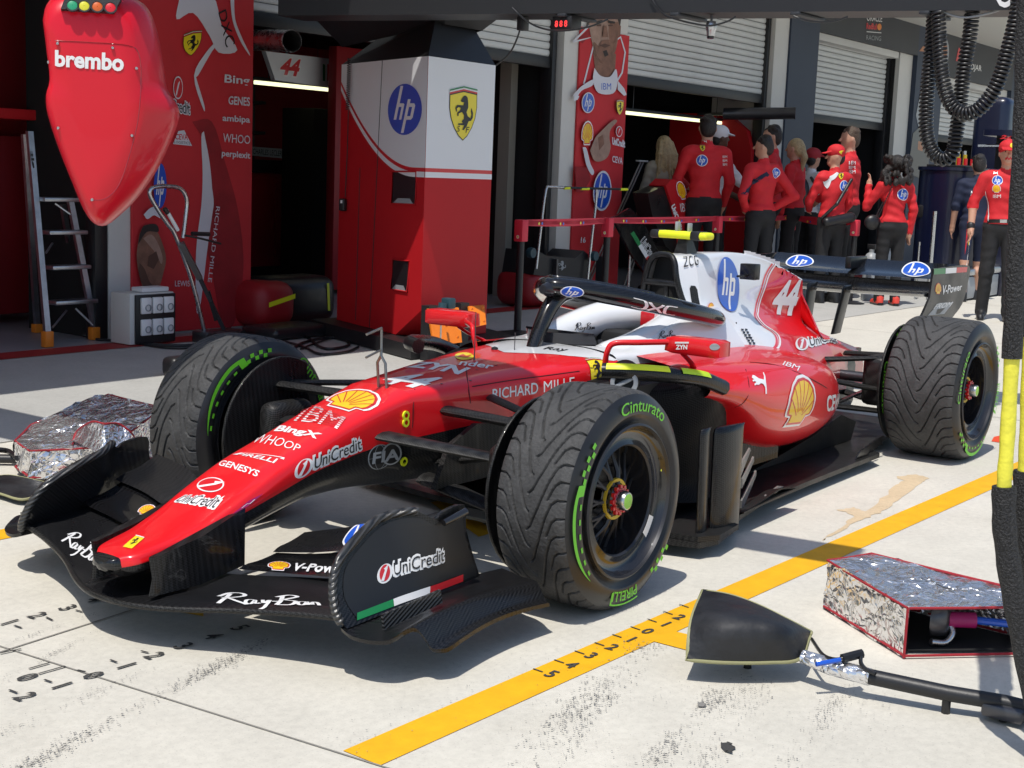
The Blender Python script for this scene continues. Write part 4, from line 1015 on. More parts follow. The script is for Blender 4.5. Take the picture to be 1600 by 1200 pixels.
WFL = wheel('front', 0, -.95 + .1425, -1); WFR = wheel('front', 0, .95 - .1425, 1); WRL = wheel('rear', 3.4, -.95 + .19, -1); WRR = wheel('rear', 3.4, .95 - .19, 1)
# turn the tyres about their axles to the photographed positions
def turn(root, deg):
    for q in root.children:
        q.rotation_euler = (0, math.radians(deg), 0)
for q in WPARTS[('front', -1)][6:10]: bpy.data.objects.remove(q)
for nm, r0, r1, a0, a1, m_ in (('barcode_sticker', .185, .215, 316, 336, 'decal_white'), ('valve_mark', .200, .206, 20, 22, 'hi_yellow'), ('balance_dot', .226, .234, 312, 314, 'decal_white')):
    q = arc_poly(r0, r1, a0, a1, 6); o_ = obj(nm, MB().add([(p[0], -.1425 + (.0235 if nm == 'barcode_sticker' else .0), p[1]) for p in q[0]], q[1]), m_, None, smooth=None, fix=False); o_.parent = WFL
turn(WRL, -80); turn(WFR, -48); turn(WRR, 40)

# inner wheel fairings (thin shields beside each front tyre and rear ones)
for s in (-1, 1):
    for x, yy, R_, a0, a1, rad in ((0, .60, .290, 62, 300, RF), (3.4, .535, .30, 62, 300, RR)):
        f = MB(); P = [(R_ * math.cos(math.radians(a0 + (a1 - a0) * k / 24)), R_ * math.sin(math.radians(a0 + (a1 - a0) * k / 24))) for k in range(25)]
        f.prism([(px * .98, pz) for px, pz in P], ((x, (yy) * s, rad), (1, 0, 0), (0, 0, 1)), (0, -.008 * s, 0)); obj('wheel_fairing', f, 'carbon', car, smooth=40)
        l = MB(); l.tube([(x + a * .98, yy * s, rad + b) for a, b in P], .006, 6); obj('fairing_rim', l, 'carbon_dull', car, smooth=60)
    # brake duct scoop
    d = MB(); d.rbox(-.15, .08, .53 * s - .05, .53 * s + .05, .28, .50, .045, seg=3); obj('brake_duct', d, 'carbon_dull', car)
    d = MB(); d.rbox(3.22, 3.5, .46 * s - .06, .46 * s + .07, .24, .50, .035, seg=3); obj('brake_duct', d, 'carbon_dull', car)

# ---- suspension
def arm(a, b, ca, cb, th=.28, m='carbon_dull', nm='suspension_arm'):
    a = Vector(a); b = Vector(b); ring = [(0, 0), (.1, .5), (.3, .9), (.55, .9), (1, .05), (.55, -.9), (.3, -.9), (.1, -.5)]
    S = []
    for i in range(6):
        t = i / 5; o = a.lerp(b, t); c = ca + (cb - ca) * t; S.append([o + Vector(((p - .4) * c, 0, q * c * th * .5)) for p, q in ring])
    return obj(nm, MB().loft(S, closed=True, capa=True, capb=True), m, car, smooth=50)
for s in (-1, 1):
    arm((.03, .16 * s, .545), (-.01, .66 * s, .545), .075, .065, .5); arm((.24, .20 * s, .575), (.04, .64 * s, .545), .07, .055, .4)
    arm((-.25, .135 * s, .485), (-.02, .60 * s, .42), .12, .10, .3, 'carbon_dull'); arm((-.04, .15 * s, .31), (.0, .66 * s, .20), .13, .08, .35); arm((.42, .24 * s, .30), (.04, .64 * s, .20), .08, .06, .35)
    arm((.02, .16 * s, .36), (.03, .60 * s, .46), .05, .05, .6)
    d = MB(); d.prism([(-.12, .30), (.42, .30), (.55, .46), (.10, .50), (-.05, .44)], ((0, .24 * s, 0), (1, 0, 0), (0, 0, 1)), (0, .02 * s, 0)); obj('chassis_shoulder', d, 'carbon_dull', car, smooth=None)
    arm((3.05, .20 * s, .47), (3.36, .60 * s, .50), .08, .06, .4); arm((3.55, .16 * s, .46), (3.42, .60 * s, .50), .08, .06, .4); arm((3.0, .22 * s, .25), (3.36, .60 * s, .20), .10, .07, .35); arm((3.6, .15 * s, .24), (3.42, .6 * s, .20), .10, .07, .35)
    arm((3.4, .10 * s, .36), (3.4, .72 * s, .36), .06, .06, 1.0, 'dark_steel', 'driveshaft'); arm((2.95, .2 * s, .40), (3.34, .60 * s, .30), .05, .05, .6); arm((3.3, .2 * s, .20), (3.36, .62 * s, .44), .045, .045, .6, 'steel')
near_arm = None
obj('gearbox', MB().rbox(2.9, 3.75, -.16, .16, .14, .42, .04), 'carbon', car)
for k, (px) in enumerate([(633, 649), (633, 660), (630, 721)]):
    h = hit(front_bvh, *px); r = MB(); r.lathe([(.008, 0), (.016, 0), (.016, -.006), (.008, -.006)], h, 'y', 16); obj('jack_ring', r, 'hi_yellow', nose)

# ---- halo
hl = MB()
loop = [(1.92, -.250, .742), (1.72, -.315, .775), (1.50, -.325, .815), (1.30, -.288, .852), (1.14, -.205, .885), (1.0, -.105, .912), (.92, -.035, .924), (.90, 0, .926)]
loop = cr(loop + [(x, -y, z) for x, y, z in reversed(loop[:-1])], 6)
rads = [(.034 + .007 * math.sin(PI * min(1, abs(i / (len(loop) - 1) - .5) * 2.0))) * (1 - .75 * max(0, abs(i / (len(loop) - 1) - .5) * 2 - .86) / .14) for i in range(len(loop))]
hl.tube(loop, rads, 14); halo = obj('halo', hl, 'carbon_gloss', car, smooth=70)
pil = MB(); P = cr([(1.03, 0, .905), (.965, 0, .888), (.90, 0, .845), (.845, 0, .775), (.80, 0, .70), (.775, 0, .655)], 5)
pil.tube(P, [.040 - .014 * i / (len(P) - 1) for i in range(len(P))], 12); obj('halo_pillar', pil, 'carbon_gloss', car, smooth=60)
halo_bvh = hl.bvh()
# flick-up vane along the halo top
fk = MB(); P = [(x + .02, y * 1.0, z + .034) for x, y, z in loop[20:-20]]; fk.tube(P, .009, 6); obj('halo_trim', fk, 'rim_black', car, smooth=60)
# nose-of-halo camera housing
fc = MB(); fc.lathe([(.001, -.03), (.018, -.03), (.03, 0), (.034, .05), (.03, .09)], (.872, 0, .915), 'x', 16); obj('halo_camera', fc, 'glass_dark', car, smooth=60)
# windscreen deflector in front of the cockpit
ws = MB(); P = cr([(.99, -.17, .70), (.92, -.11, .70), (.885, 0, .70), (.92, .11, .70), (.99, .17, .70)], 4); ws.loft([P, [(x - .02, y * .97, z + .045) for x, y, z in P], [(x - .016, y * .97, z + .045) for x, y, z in P], [(x + .004, y, z) for x, y, z in P]], closed=True); obj('wind_deflector', ws, 'glass_dark', car, smooth=60)

# ---- mirrors
for s in (-1, 1):
    m_ = MB(); S = []
    for t, k in ((0, .72), (.06, .95), (.2, 1.0), (.8, 1.0), (.95, .92), (1, .6)):
        x = .985 + .10 * t; S.append([(x + .0, (.60 + a * .125 * k) * s, .735 + b * .034 * k) for a, b in ((-1, -.7), (-.95, .8), (-.7, 1), (.8, 1), (1, .8), (1, -.8), (.8, -1), (-.7, -.95))])
    m_.loft(S, closed=True, capa=True, capb=True)
    mo = obj('mirror', m_, 'car_red', car, smooth=35)
    obj('mirror_glass', MB().rbox(1.083, 1.090, .60 * s - .10, .60 * s + .10, .712, .760, .002), 'glass_dark', mo)
    st = MB(); st.tube(cr([(1.02, .55 * s, .70), (1.08, .545 * s, .67), (1.16, .52 * s, .635), (1.2, .50 * s, .61)], 4), .014, 8, flat=.5); obj('mirror_stalk', st, 'car_red', mo, smooth=60)
    ar = MB(); ar.tube(cr([(1.0, .50 * s, .745), (.90, .42 * s, .742), (.84, .345 * s, .735), (.825, .325 * s, .70), (.83, .315 * s, .655)], 5), .0095, 8, flat=1.2); obj('mirror_arm', ar, 'car_red', mo, smooth=60)
    if s < 0:
        mbv = m_.bvh()
        pxdecal('lettering', mo, [(textin('ZYN', 0, 1, 0, .62, .04), 'decal_white'), (poly2([(-.1, .78), (1.1, .78), (1.1, 1), (-.1, 1)]), 'decal_white')], [(1056, 546), (1074, 546), (1075, 534), (1057, 534)], mbv)
        pxdecal('marker_lens', mo, [(poly2(circ(.5, .5, .5, .5, 20)), 'decal_grey')], [(1109, 547), (1125, 547), (1125, 537), (1109, 537)], mbv)

# ---- T-camera, antennas, pitot
tc = MB(); tc.rbox(1.93, 2.02, -.128, .162, 1.098, 1.132, .014, seg=3); tcam = obj('roof_camera', tc, 'hi_yellow', car, smooth=50)
tc2 = MB(); tc2.rbox(1.926, 2.024, -.095, -.045, 1.094, 1.136, .010); obj('camera_band', tc2, 'black_plastic', tcam); obj('camera_cap', MB().rbox(1.926, 2.024, .115, .166, 1.096, 1.134, .012), 'black_plastic', tcam)
tc3 = MB(); tc3.loft([[(1.93, -.035, 1.02), (2.04, -.035, 1.02), (2.04, .035, 1.02), (1.93, .035, 1.02)], [(1.95, -.022, 1.10), (2.0, -.022, 1.10), (2.0, .022, 1.10), (1.95, .022, 1.10)]], closed=True); obj('camera_mount', tc3, 'carbon', tcam)
ant = MB(); ant.rbox(1.97, 2.0, -.02, -.008, 1.13, 1.17, .003); ant.rbox(1.95, 1.98, .03, .045, 1.13, 1.175, .003); obj('camera_fin', ant, 'decal_grey', tcam)
a = on(741, 565, 1, 0); an = MB(); an.tube([(a.x, 0, .64), (a.x, 0, .85)], [.0025, .0015], 6); an.lathe([(.012, 0), (.006, .015), (.003, .04), (.0025, .05)], (a.x, 0, .638), 'z', 10); obj('antenna', an, 'dark_steel', car)
an = MB(); a2 = on(804, 545, 1, 0); an.tube([(a2.x, 0, .66), (a2.x, 0, .755)], .0018, 6); obj('antenna', an, 'dark_steel', car)
bp = MB(); a3 = hit(front_bvh, 773, 546); bp.lathe([(.014, 0), (.012, .008), (.001, .012)], a3, 'z', 14); obj('bolt_cover', bp, 'black_plastic', car)
a4 = hit(front_bvh, 598, 605); pt = MB(); fy = a4.y
pt.tube([(a4.x, fy - .018, a4.z - .01), (a4.x - .01, fy - .018, a4.z + .085), (a4.x - .012, fy, a4.z + .11), (a4.x - .014, fy, a4.z + .2)], .005, 6); pt.tube([(a4.x, fy + .018, a4.z - .01), (a4.x - .01, fy + .018, a4.z + .085), (a4.x - .012, fy, a4.z + .11)], .005, 6)
pt.tube([(a4.x - .014, fy, a4.z + .205), (a4.x - .10, fy - .01, a4.z + .19)], .0045, 6); pt.tube([(a4.x - .013, fy, a4.z + .13), (a4.x - .10, fy - .01, a4.z + .112)], .0045, 6); obj('pitot_tube', pt, 'titanium', car, smooth=60)
mr = MB(); mr.rbox(2.2, 2.34, -.17, -.155, .925, .935, .003); mr.rbox(2.30, 2.36, -.20, -.12, .91, .985, .005); obj('cover_winglet', mr, 'carbon', car)

# ---- rear wing
rwS = [(-.545, 3.60, .812, 3.90, .862, .030), (-.3, 3.60, .806, 3.90, .858, .032), (0, 3.60, .800, 3.90, .855, .034), (.3, 3.60, .806, 3.90, .858, .032), (.545, 3.60, .812, 3.90, .862, .030)]
rfS = [(-.545, 3.875, .878, 4.10, .955, .016), (0, 3.875, .874, 4.10, .952, .016), (.545, 3.875, .878, 4.10, .955, .016)]
rwm = airfoil_span(sp(rwS), .03); rfm = airfoil_span(sp(rfS), .02)
rw = obj('rear_wing', rwm, 'carbon_gloss', car, smooth=50); rf_ = obj('rear_flap', rfm, 'carbon_gloss', car, smooth=50)
rw_bvh = MB().merge(rwm).merge(rfm).bvh()
obj('flap_actuator', MB().rbox(3.88, 4.12, -.018, .018, .90, .968, .006), 'carbon', car)
for s in (-1, 1):
    E = cr([(3.70, .945), (3.95, .948), (4.275, .944), (4.278, .85), (4.21, .73), (4.05, .655), (3.92, .57), (3.80, .50), (3.42, .53), (3.48, .62), (3.60, .72), (3.675, .79)], 3)
    e = MB().prism([tuple(p) for p in E], ((0, .55 * s, 0), (1, 0, 0), (0, 0, 1)), (0, .012 * s, 0)); eo = obj('rear_endplate', e, 'carbon', car, smooth=30)
    if s < 0:
        def rq(pts): return [on(*p, 1, -.5625) for p in pts]
        decal('tricolour_stripe', eo, sh_tricolour(), rq([(1459, 429), (1510, 425), (1511, 417), (1459, 420)]), off=.001, normal=(0, -1, 0))
        decal('lettering', eo, [(textin('V-Power', 0, 1, 0, 1, .02, .15), 'decal_white')], rq([(1472, 461), (1503, 453), (1503, 443), (1473, 446)]), off=.001, normal=(0, -1, 0))
        decal('emblem', eo, sh_shell(False), rq([(1460, 460), (1471, 460), (1471, 440), (1461, 441)]), off=.001, normal=(0, -1, 0))
        decal('lettering', eo, [(textin('PETRONAS'[:4] + 'ONI', 0, 1, 0, 1, .02), 'decal_grey')], rq([(1460, 482), (1485, 480), (1492, 469), (1463, 472)]), off=.001, normal=(0, -1, 0)) if False else None
        decal('worn_sticker', eo, [(poly2([(0, .1), (.9, 0), (1, .9), (.15, 1)]), 'decal_grey'), (textin('FROM', .05, .95, .55, .95, .03), 'decal_white'), (poly2([(.4, .1), (.6, .1), (.7, .5), (.3, .5)]), 'decal_black')], rq([(1448, 495), (1478, 490), (1491, 470), (1463, 474)]), off=.001, normal=(0, -1, 0))
    p_ = vane((3.50, .09 * s, .56), (3.585, .105 * s, .825), .13, .022); obj('wing_pylon', p_, 'carbon', car, smooth=50)
for px in ([(1229, 424), (1270, 424), (1269, 400), (1231, 400)], [(1410, 438), (1452, 438), (1451, 411), (1412, 411)]):
    pxdecal('emblem', rw, sh_hp(True), px, rw_bvh, off=.003, cell=.02)
obj('rear_light', MB().rbox(4.05, 4.10, -.035, .035, .30, .36, .006), 'lens_red', car)
obj('rear_crash_structure', MB().rbox(3.7, 4.08, -.06, .06, .28, .40, .02), 'carbon', car)

# ---- livery laid on the bodywork
SQ = poly2([(0, 0), (1, 0), (1, 1), (0, 1)])
def T(s, bold=.01, shear=0, m='decal_white'): return [(textin(s, 0, 1, 0, 1, bold, shear), m)]
def nd(name, layers, px, **k): return pxdecal(name, nose, layers, px, front_bvh, **k)
nd('lettering', [(join(textin('UniCredit', -.04, 1.04, -.14, 1.12, .11), poly2([(.0, .0), (1, .0), (1, .7), (0, .7)])), 'decal_white'), (textin('UniCredit', 0, 1, 0, 1, .004), 'decal_black')], [(269, 776), (334, 795), (350, 777), (284, 761)])
nd('emblem', [(poly2(circ(.5, .5, .5, .5, 30)), 'decal_white'), (poly2(circ(.5, .5, .45, .43, 30)), 'decal_red'), (poly2([(.12, .22), (.2, .12), (.7, .55), (.92, .85), (.55, .75), (.6, .62)]), 'decal_white')], [(300, 764), (338, 774), (358, 752), (322, 744)])
nd('lettering', T('GENESYS', .02), [(340, 728), (401, 746), (407, 737), (347, 720)])
nd('lettering', [(join(textin('PIRELLI', .06, .92, 0, .62, .02), band([(.02, .05), (.06, .85), (1, .9), (.98, .72)], .09)), 'decal_white')], [(364, 711), (434, 727), (445, 715), (374, 700)])
nd('lettering', T('WHOOP', -.004), [(392, 693), (466, 707), (471, 697), (399, 684)])
nd('lettering', T('BingX', .035, .1), [(425, 677), (494, 690), (504, 679), (435, 664)])
ibm = textin('IBM', 0, 1, 0, 1, .03)
nd('lettering', [(ibm, 'decal_white')] + [(poly2([(-.02, .06 + .135 * i), (1.02, .06 + .135 * i), (1.02, .11 + .135 * i), (-.02, .11 + .135 * i)]), 'car_red') for i in range(7)], [(459, 658), (527, 671), (541, 653), (477, 639)])
nd('emblem', sh_shell(), [(497, 632), (562, 650), (614, 622), (546, 604)])
nd('race_number', T('44', .04, .1), [(583, 599), (652, 609), (694, 592), (632, 583)])
nd('lettering', T('ZYN', .04), [(632, 575), (716, 586), (736, 576), (652, 564)])
nd('lettering', T('nder', .02), [(716, 571), (768, 578), (774, 570), (722, 563)])
nd('emblem', [(poly2(circ(.5, .5, .5, .5, 20)), 'decal_lemon'), (poly2([(.1, .3), (.4, .7), (.6, .5), (.9, .8), (.7, .3)]), 'decal_red')], [(708, 562), (738, 564), (742, 553), (714, 551)])
nd('lettering', T('RICHARD', .012), [(769, 624), (840, 615), (840, 597), (769, 608)], cell=.05); nd('lettering', T('MILLE', .012), [(849, 613), (897, 606), (897, 589), (849, 596)], cell=.05)
nd('lettering', sh_unicredit(), [(458, 752), (566, 706), (563, 674), (459, 718)])
fia = [(poly2(circ(.36, .5, .36, .48, 30)), 'decal_grey'), (poly2(circ(.36, .5, .33, .45, 30)), 'decal_black'), (join(band(circ(.36, .5, .16, .46, 30) , .012), band([(0.02, .5), (.7, .5)], .012)), 'decal_grey'), (poly2(circ(.70, .55, .30, .42, 30)), 'decal_grey'), (poly2(circ(.70, .55, .25, .36, 30)), 'decal_black'), (textin('FIA', .1, .92, .3, .72, .03, .1), 'decal_grey')]
nd('emblem', fia, [(572, 737), (625, 728), (625, 688), (574, 697)])
nd('emblem', [(poly2([(0, 0), (.55, .2), (1, 1), (.45, .85)]), 'decal_magenta'), (band([(.3, .3), (.45, .55), (.6, .4), (.72, .7)], .05), 'decal_white')], [(362, 804), (400, 788), (411, 771), (372, 787)])
nd('emblem', [(SQ, 'decal_lemon'), (sh_horse(.2, .8, .25, .85), 'decal_black'), (poly2([(0, .94), (1, .94), (1, 1), (0, 1)]), 'decal_white')], [(192, 855), (206, 858), (226, 841), (213, 837)], cell=.02)
pxdecal('emblem', cell, sh_shield(False), [(914, 606), (938, 604), (937, 560), (912, 561)], front_bvh)
# white panel ahead of the cockpit
pw = [(.60, 0), (.66, .09), (.745, .20), (.86, .285), (.935, .318), (.935, -.318), (.86, -.285), (.745, -.20), (.66, -.09)]
u0, u1, v0, v1 = .58, .94, -.33, .33
decal('white_panel', cell, [(poly2([((x - u0) / (u1 - u0), (y - v0) / (v1 - v0)) for x, y in pw]), 'car_white')], [(u0, v0, .68), (u1, v0, .68), (u1, v1, .68), (u0, v1, .68)], front_bvh, normal=(0, 0, 1), off=.0015)
pxdecal('lettering', cell, T('Lenovo', .02, 0, 'decal_red')[:0] + [(textin('Ray', 0, 1, 0, 1, .01, .2), 'decal_black')], [(846, 548), (884, 552), (890, 546), (854, 543)], front_bvh, off=.004)
# engine cover: red rear part with stripes
bl_px = [(1206, 407), (1199, 430), (1191, 455), (1183, 482), (1182, 494), (1192, 507), (1208, 518), (1216, 530), (1213, 543), (1196, 551), (1168, 557)]
B = [hit(eng_bvh, *p) for p in bl_px]
B2 = cr([(q.x, q.z) for q in B], 4)
u0, u1, v0, v1 = 1.85, 3.45, .35, 1.05
def uv(pts): return [((x - u0) / (u1 - u0), (z - v0) / (v1 - v0)) for x, z in pts]
red_poly = B2 + [(1.86, B2[-1][1] - .012), (1.86, .36), (3.30, .36), (3.30, .89)]
lay = [(poly2(uv(red_poly)), 'car_red'), (sh(band(uv(B2), .012), 1, 1, -.020, .0), 'car_red')]
lay.append((sh(band(uv(B2), .010), 1, 1, .008, -.004), 'decal_white'))
for s in (-1, 1):
    decal('red_paint', engine_cover, lay, [(u0, .28 * s, v0), (u1, .28 * s, v0), (u1, .28 * s, v1), (u0, .28 * s, v1)], eng_bvh, normal=(0, s, 0), off=.0015, cell=.025, reach=.6)
def ed(name, layers, px, **k): return pxdecal(name, engine_cover, layers, px, eng_bvh, off=.005, **k)
ed('race_number', T('44', .05, .12), [(1204, 491), (1240, 494), (1252, 437), (1218, 438)])
ed('emblem', sh_hp(), [(1122, 486), (1160, 489), (1150, 402), (1116, 402)])
ed('emblem', sh_shell(False), [(1105, 488), (1116, 488), (1115, 472), (1105, 472)])
pxdecal('lettering', tail, sh_unicredit(), [(1244, 551), (1310, 538), (1304, 514), (1240, 526)], eng_bvh, off=.005)
pxdecal('lettering', engine_cover, T('ZCG', -.005, 0, 'decal_black'), [(1067, 418), (1090, 415), (1088, 400), (1066, 402)], air_bvh, off=.004)
for i in range(6):
    for j in range(2): ed('vent_slot', [(SQ, 'decal_black')], [(1157 + i * 2.4 + j * 6, 517 + i * 4.2), (1161 + i * 2.4 + j * 6, 517.5 + i * 4.2), (1161 + i * 2.4 + j * 6, 515 + i * 4.2), (1157 + i * 2.4 + j * 6, 514.5 + i * 4.2)])
def pd(name, layers, px, **k): return pxdecal(name, pod_near, layers, px, pod_bvh, off=.003, **k)
pd('emblem', sh_puma(), [(1174, 616), (1198, 616), (1196, 582), (1172, 585)])
pd('emblem', sh_shell(), [(1210, 667), (1258, 662), (1274, 588), (1226, 580)])
pd('lettering', T('CEVA', .03), [(1290, 644), (1317, 640), (1316, 613), (1290, 618)]); pd('lettering', T('LOGISTICS', .01), [(1300, 652), (1318, 650), (1318, 644), (1301, 646)])
pd('lettering', T('IBM', .0), [(1222, 571), (1246, 580), (1250, 573), (1226, 565)])
pd('lettering', T('peroni', .02), [(1170, 572), (1205, 575), (1206, 564), (1172, 562)]) if False else None
# cockpit and halo
cock_bvh = MB().merge(cock_mb).merge(hr).bvh()
pxdecal('lettering', cock, sh_script('decal_black', .045), [(896, 518), (928, 515), (928, 504), (898, 505)], cock_bvh, off=.004)
pxdecal('lettering', cock, sh_script('decal_black', .045), [(1027, 532), (1055, 528), (1055, 517), (1030, 519)], cock_bvh, off=.004)
pxdecal('emblem', halo, sh_hp(True), [(876, 461), (908, 464), (912, 450), (878, 447)], halo_bvh, off=.003, cell=.015)
dxc = join(band(cr([(.02, .02), (.24, .02), (.30, .3), (.30, .7), (.24, .98), (.02, .98)], 4), .075), band(cr([(.36, .98), (.46, .6), (.56, .4), (.66, .02)], 4), .075), band(cr([(.36, .02), (.46, .4), (.56, .6), (.66, .98)], 4), .075), band(cr([(1, .98), (.78, .98), (.72, .7), (.72, .3), (.78, .02), (1, .02)], 4), .075))
pxdecal('lettering', halo, [(dxc, 'decal_white')], [(984, 478), (1054, 492), (1058, 480), (988, 465)], halo_bvh, off=.003, cell=.012)
# front wing
pxdecal('lettering', front_wing, sh_script('decal_white', .045), [(336, 947), (503, 950), (500, 932), (340, 926)], wing_bvh, off=.003)
pxdecal('lettering', front_wing, sh_script('decal_white', .05), [(93, 848), (146, 888), (172, 852), (112, 830)], wing_bvh, off=.003)
f2o, f2b = fl_bvh[(-1, False)]; f3o, f3b = fl_bvh[(-1, True)]; g2o, g2b = fl_bvh[(1, False)]
pxdecal('emblem', f2o, sh_shell(), [(417, 891), (452, 893), (457, 879), (422, 877)], f2b, off=.003, cell=.02)
pxdecal('lettering', f2o, T('V-Power', .03, .2), [(458, 893), (545, 898), (548, 884), (462, 881)], f2b, off=.003)
pxdecal('emblem', f3o, sh_hp(True), [(532, 860), (585, 852), (592, 815), (548, 822)], f3b, off=.003)
pxdecal('emblem', g2o, sh_shell(), [(212, 804), (238, 806), (248, 790), (222, 788)], g2b, off=.003, cell=.02)

# panel seams and fasteners
mat('seam', (.10, .004, .006), .6); mat('seam_grey', (.30, .30, .32), .6)
def seam(par, bv, px, m='seam', w=.0022):
    P = cr([tuple(hit(bv, *p)) for p in px], 5); mb = MB(); mb.tube(P, w, 5); obj('panel_seam', mb, m, par, smooth=60)
seam(cell, front_bvh, [(724, 553), (728, 575), (730, 590), (732, 606), (735, 630)])
seam(nose, front_bvh, [(648, 608), (646, 630), (645, 655), (644, 668)])
seam(cell, front_bvh, [(738, 604), (800, 594), (860, 586), (905, 580)])
seam(pod_near, pod_bvh, [(1165, 577), (1170, 600), (1168, 620), (1158, 632), (1148, 636)])
seam(pod_near, pod_bvh, [(1172, 566), (1210, 570), (1250, 584), (1290, 605), (1312, 625)])
seam(engine_cover, eng_bvh, [(1120, 505), (1140, 520), (1150, 540), (1148, 556)], 'seam_grey')
for p in [(658, 595), (690, 588), (745, 578), (775, 571), (690, 600), (735, 595)]:
    h = hit(front_bvh, *p); k = MB(); k.lathe([(.005, .0005), (.004, .0018), (.001, .0018)], h, 'z', 8); obj('fastener', k, 'dark_steel', cell)
for p in [(1150, 505), (1128, 512), (1170, 528), (1180, 545)]:
    h = hit(eng_bvh, *p); k = MB(); k.lathe([(.005, 0), (.005, -.003), (.001, -.003)], h, 'y', 8); obj('fastener', k, 'dark_steel', engine_cover)

# ================================================================== THINGS ROUND THE CAR
# ---- red gantry pillar with white head
pil_t = thing('gantry_pillar', 'tall red gantry pillar with white top, blue round badge and yellow shield', 'pillar', (4.8, 4.0, 0))
Cc, Lc, Rc, Bc = Vector((4.20, 3.40, 0)), Vector((4.72, 4.72, 0)), Vector((5.0, 3.40, 0)), Vector((5.5, 4.72, 0))
ZT = 2.165
def up(v, z): return Vector((v.x, v.y, z))
pb = MB(); cL = Cc.lerp(Lc, .27); cR = Cc.lerp(Rc, .45); z0, zc = .12, .34
V = [up(Lc, z0), up(cL, z0), up(cR, z0), up(Rc, z0), up(Bc, z0), up(Cc, zc), up(Lc, ZT), up(Cc, ZT), up(Rc, ZT), up(Bc, ZT)]
pb.add(V, [(0, 1, 5, 7, 6), (1, 2, 5), (2, 3, 8, 7, 5), (3, 4, 9, 8), (4, 0, 6, 9), (6, 7, 8, 9), (0, 4, 3, 2, 1)])
pbody = obj('pillar_body', pb, 'panel_red', pil_t, smooth=None)
bs = MB(); bs.prism([(3.98, 3.30), (5.05, 3.12), (5.3, 3.6), (5.5, 4.8), (4.6, 4.9)], ((0, 0, .01), (1, 0, 0), (0, 1, 0)), (0, 0, .105)); obj('pillar_base', bs, 'black_plastic', pil_t, smooth=None)
nL = (Lc - Cc).cross(Vector((0, 0, 1))).normalized(); nL = nL if nL.x < 0 else -nL
nR = Vector((0, -1, 0)); zw = on(655, 262, 1, 3.4).z
def faceL(s, z): return Cc.lerp(Lc, s) + Vector((0, 0, z))
# white print on both faces
lw = (Lc - Cc).length; rwid = (Rc - Cc).length
def curve_z(s): return zw if s < .12 else zw + (2.03 - zw) * ((s - .12) / .88) ** 1.9
ss = [k / 24 for k in range(25)]
H0, H1 = zw - .1, ZT
def vz(z): return (z - H0) / (H1 - H0)
wp = [(s, vz(curve_z(s))) for s in ss] + [(1, 1), (0, 1)]
def lineband(o0, o1): return poly2([(s, vz(curve_z(s) - o0)) for s in ss] + [(s, vz(curve_z(s) - o1)) for s in reversed(ss)])
decal('white_panel', pbody, [(poly2(wp), 'panel_white'), (lineband(0, .028), 'decal_red'), (lineband(.028, .068), 'panel_white')], [faceL(0, H0), faceL(1, H0), faceL(1, H1), faceL(0, H1)], normal=nL, off=.002)
rq = lambda s, z: Cc.lerp(Rc, s) + Vector((0, 0, z))
decal('white_panel', pbody, [(poly2([(0, vz(zw)), (1, vz(zw)), (1, 1), (0, 1)]), 'panel_white'), (poly2([(0, vz(zw - .028)), (1, vz(zw - .028)), (1, vz(zw)), (0, vz(zw))]), 'decal_red'), (poly2([(0, vz(zw - .068)), (1, vz(zw - .068)), (1, vz(zw - .028)), (0, vz(zw - .028))]), 'panel_white')], [rq(0, H0), rq(1, H0), rq(1, H1), rq(0, H1)], normal=nR, off=.002)
def onface(px, py, P, n):
    v = ray(px, py); t = (P - CAM).dot(n) / v.dot(n); return CAM + v * t
decal('emblem', pbody, sh_hp(), [onface(x, y, Cc, nL) for x, y in [(606, 211), (659, 211), (661, 131), (608, 131)]], normal=nL, off=.005)
decal('emblem', pbody, sh_shield(), [onface(x, y, Cc, nR) for x, y in [(700, 220), (744, 220), (745, 136), (702, 136)]], normal=nR, off=.005)
for pts in ([(613, 318), (650, 320), (651, 268), (615, 268)], [(612, 452), (637, 456), (640, 408), (615, 405)]):
    q = [onface(x, y, Cc, nL) for x, y in pts]; rec = MB(); d = -nL * .16
    rec.add([a + nL * .002 for a in q] + [a * 1.0 + d for a in q], [(4, 5, 6, 7), (0, 1, 5, 4), (1, 2, 6, 5), (2, 3, 7, 6), (3, 0, 4, 7)])
    fr = MB(); fr.tube([a + nL * .004 for a in q], .008, 5, closed=True)
    decal('slot_opening', pbody, [(poly2([(0, 0), (1, 0), (1, 1), (0, 1)]), 'decal_black'), (poly2([(.05, .02), (.9, .02), (.75, .18), (.25, .18)]), 'decal_grey')], q, normal=nL, off=.003)
    obj('slot_frame', fr, 'panel_red', pbody)
sm = MB(); q = [onface(x, y, Cc, nL) for x, y in [(557, 525), (577, 100)]]; 
for px0, px1 in (((556, 500), (563, 262)), ((577, 525), (598, 95))):
    a, b = onface(*px0, Cc, nL) + nL * .003, onface(*px1, Cc, nL) + nL * .003; sm2 = MB(); sm2.tube([a, b], .0035, 4); obj('panel_seam', sm2, 'black_matte', pbody)
hd = MB(); hd.add([up(Lc, ZT), up(Cc, ZT), up(Rc, ZT), up(Bc, ZT)] + [Vector((4.45, 3.55, 2.45)), Vector((4.9, 3.55, 2.45)), Vector((5.1, 4.2, 2.45)), Vector((4.75, 4.2, 2.45))], [(0, 1, 4, 7), (1, 2, 5, 4), (2, 3, 6, 5), (3, 0, 7, 6), (4, 5, 6, 7)])
obj('pillar_head', hd, 'black_plastic', pil_t, smooth=None)
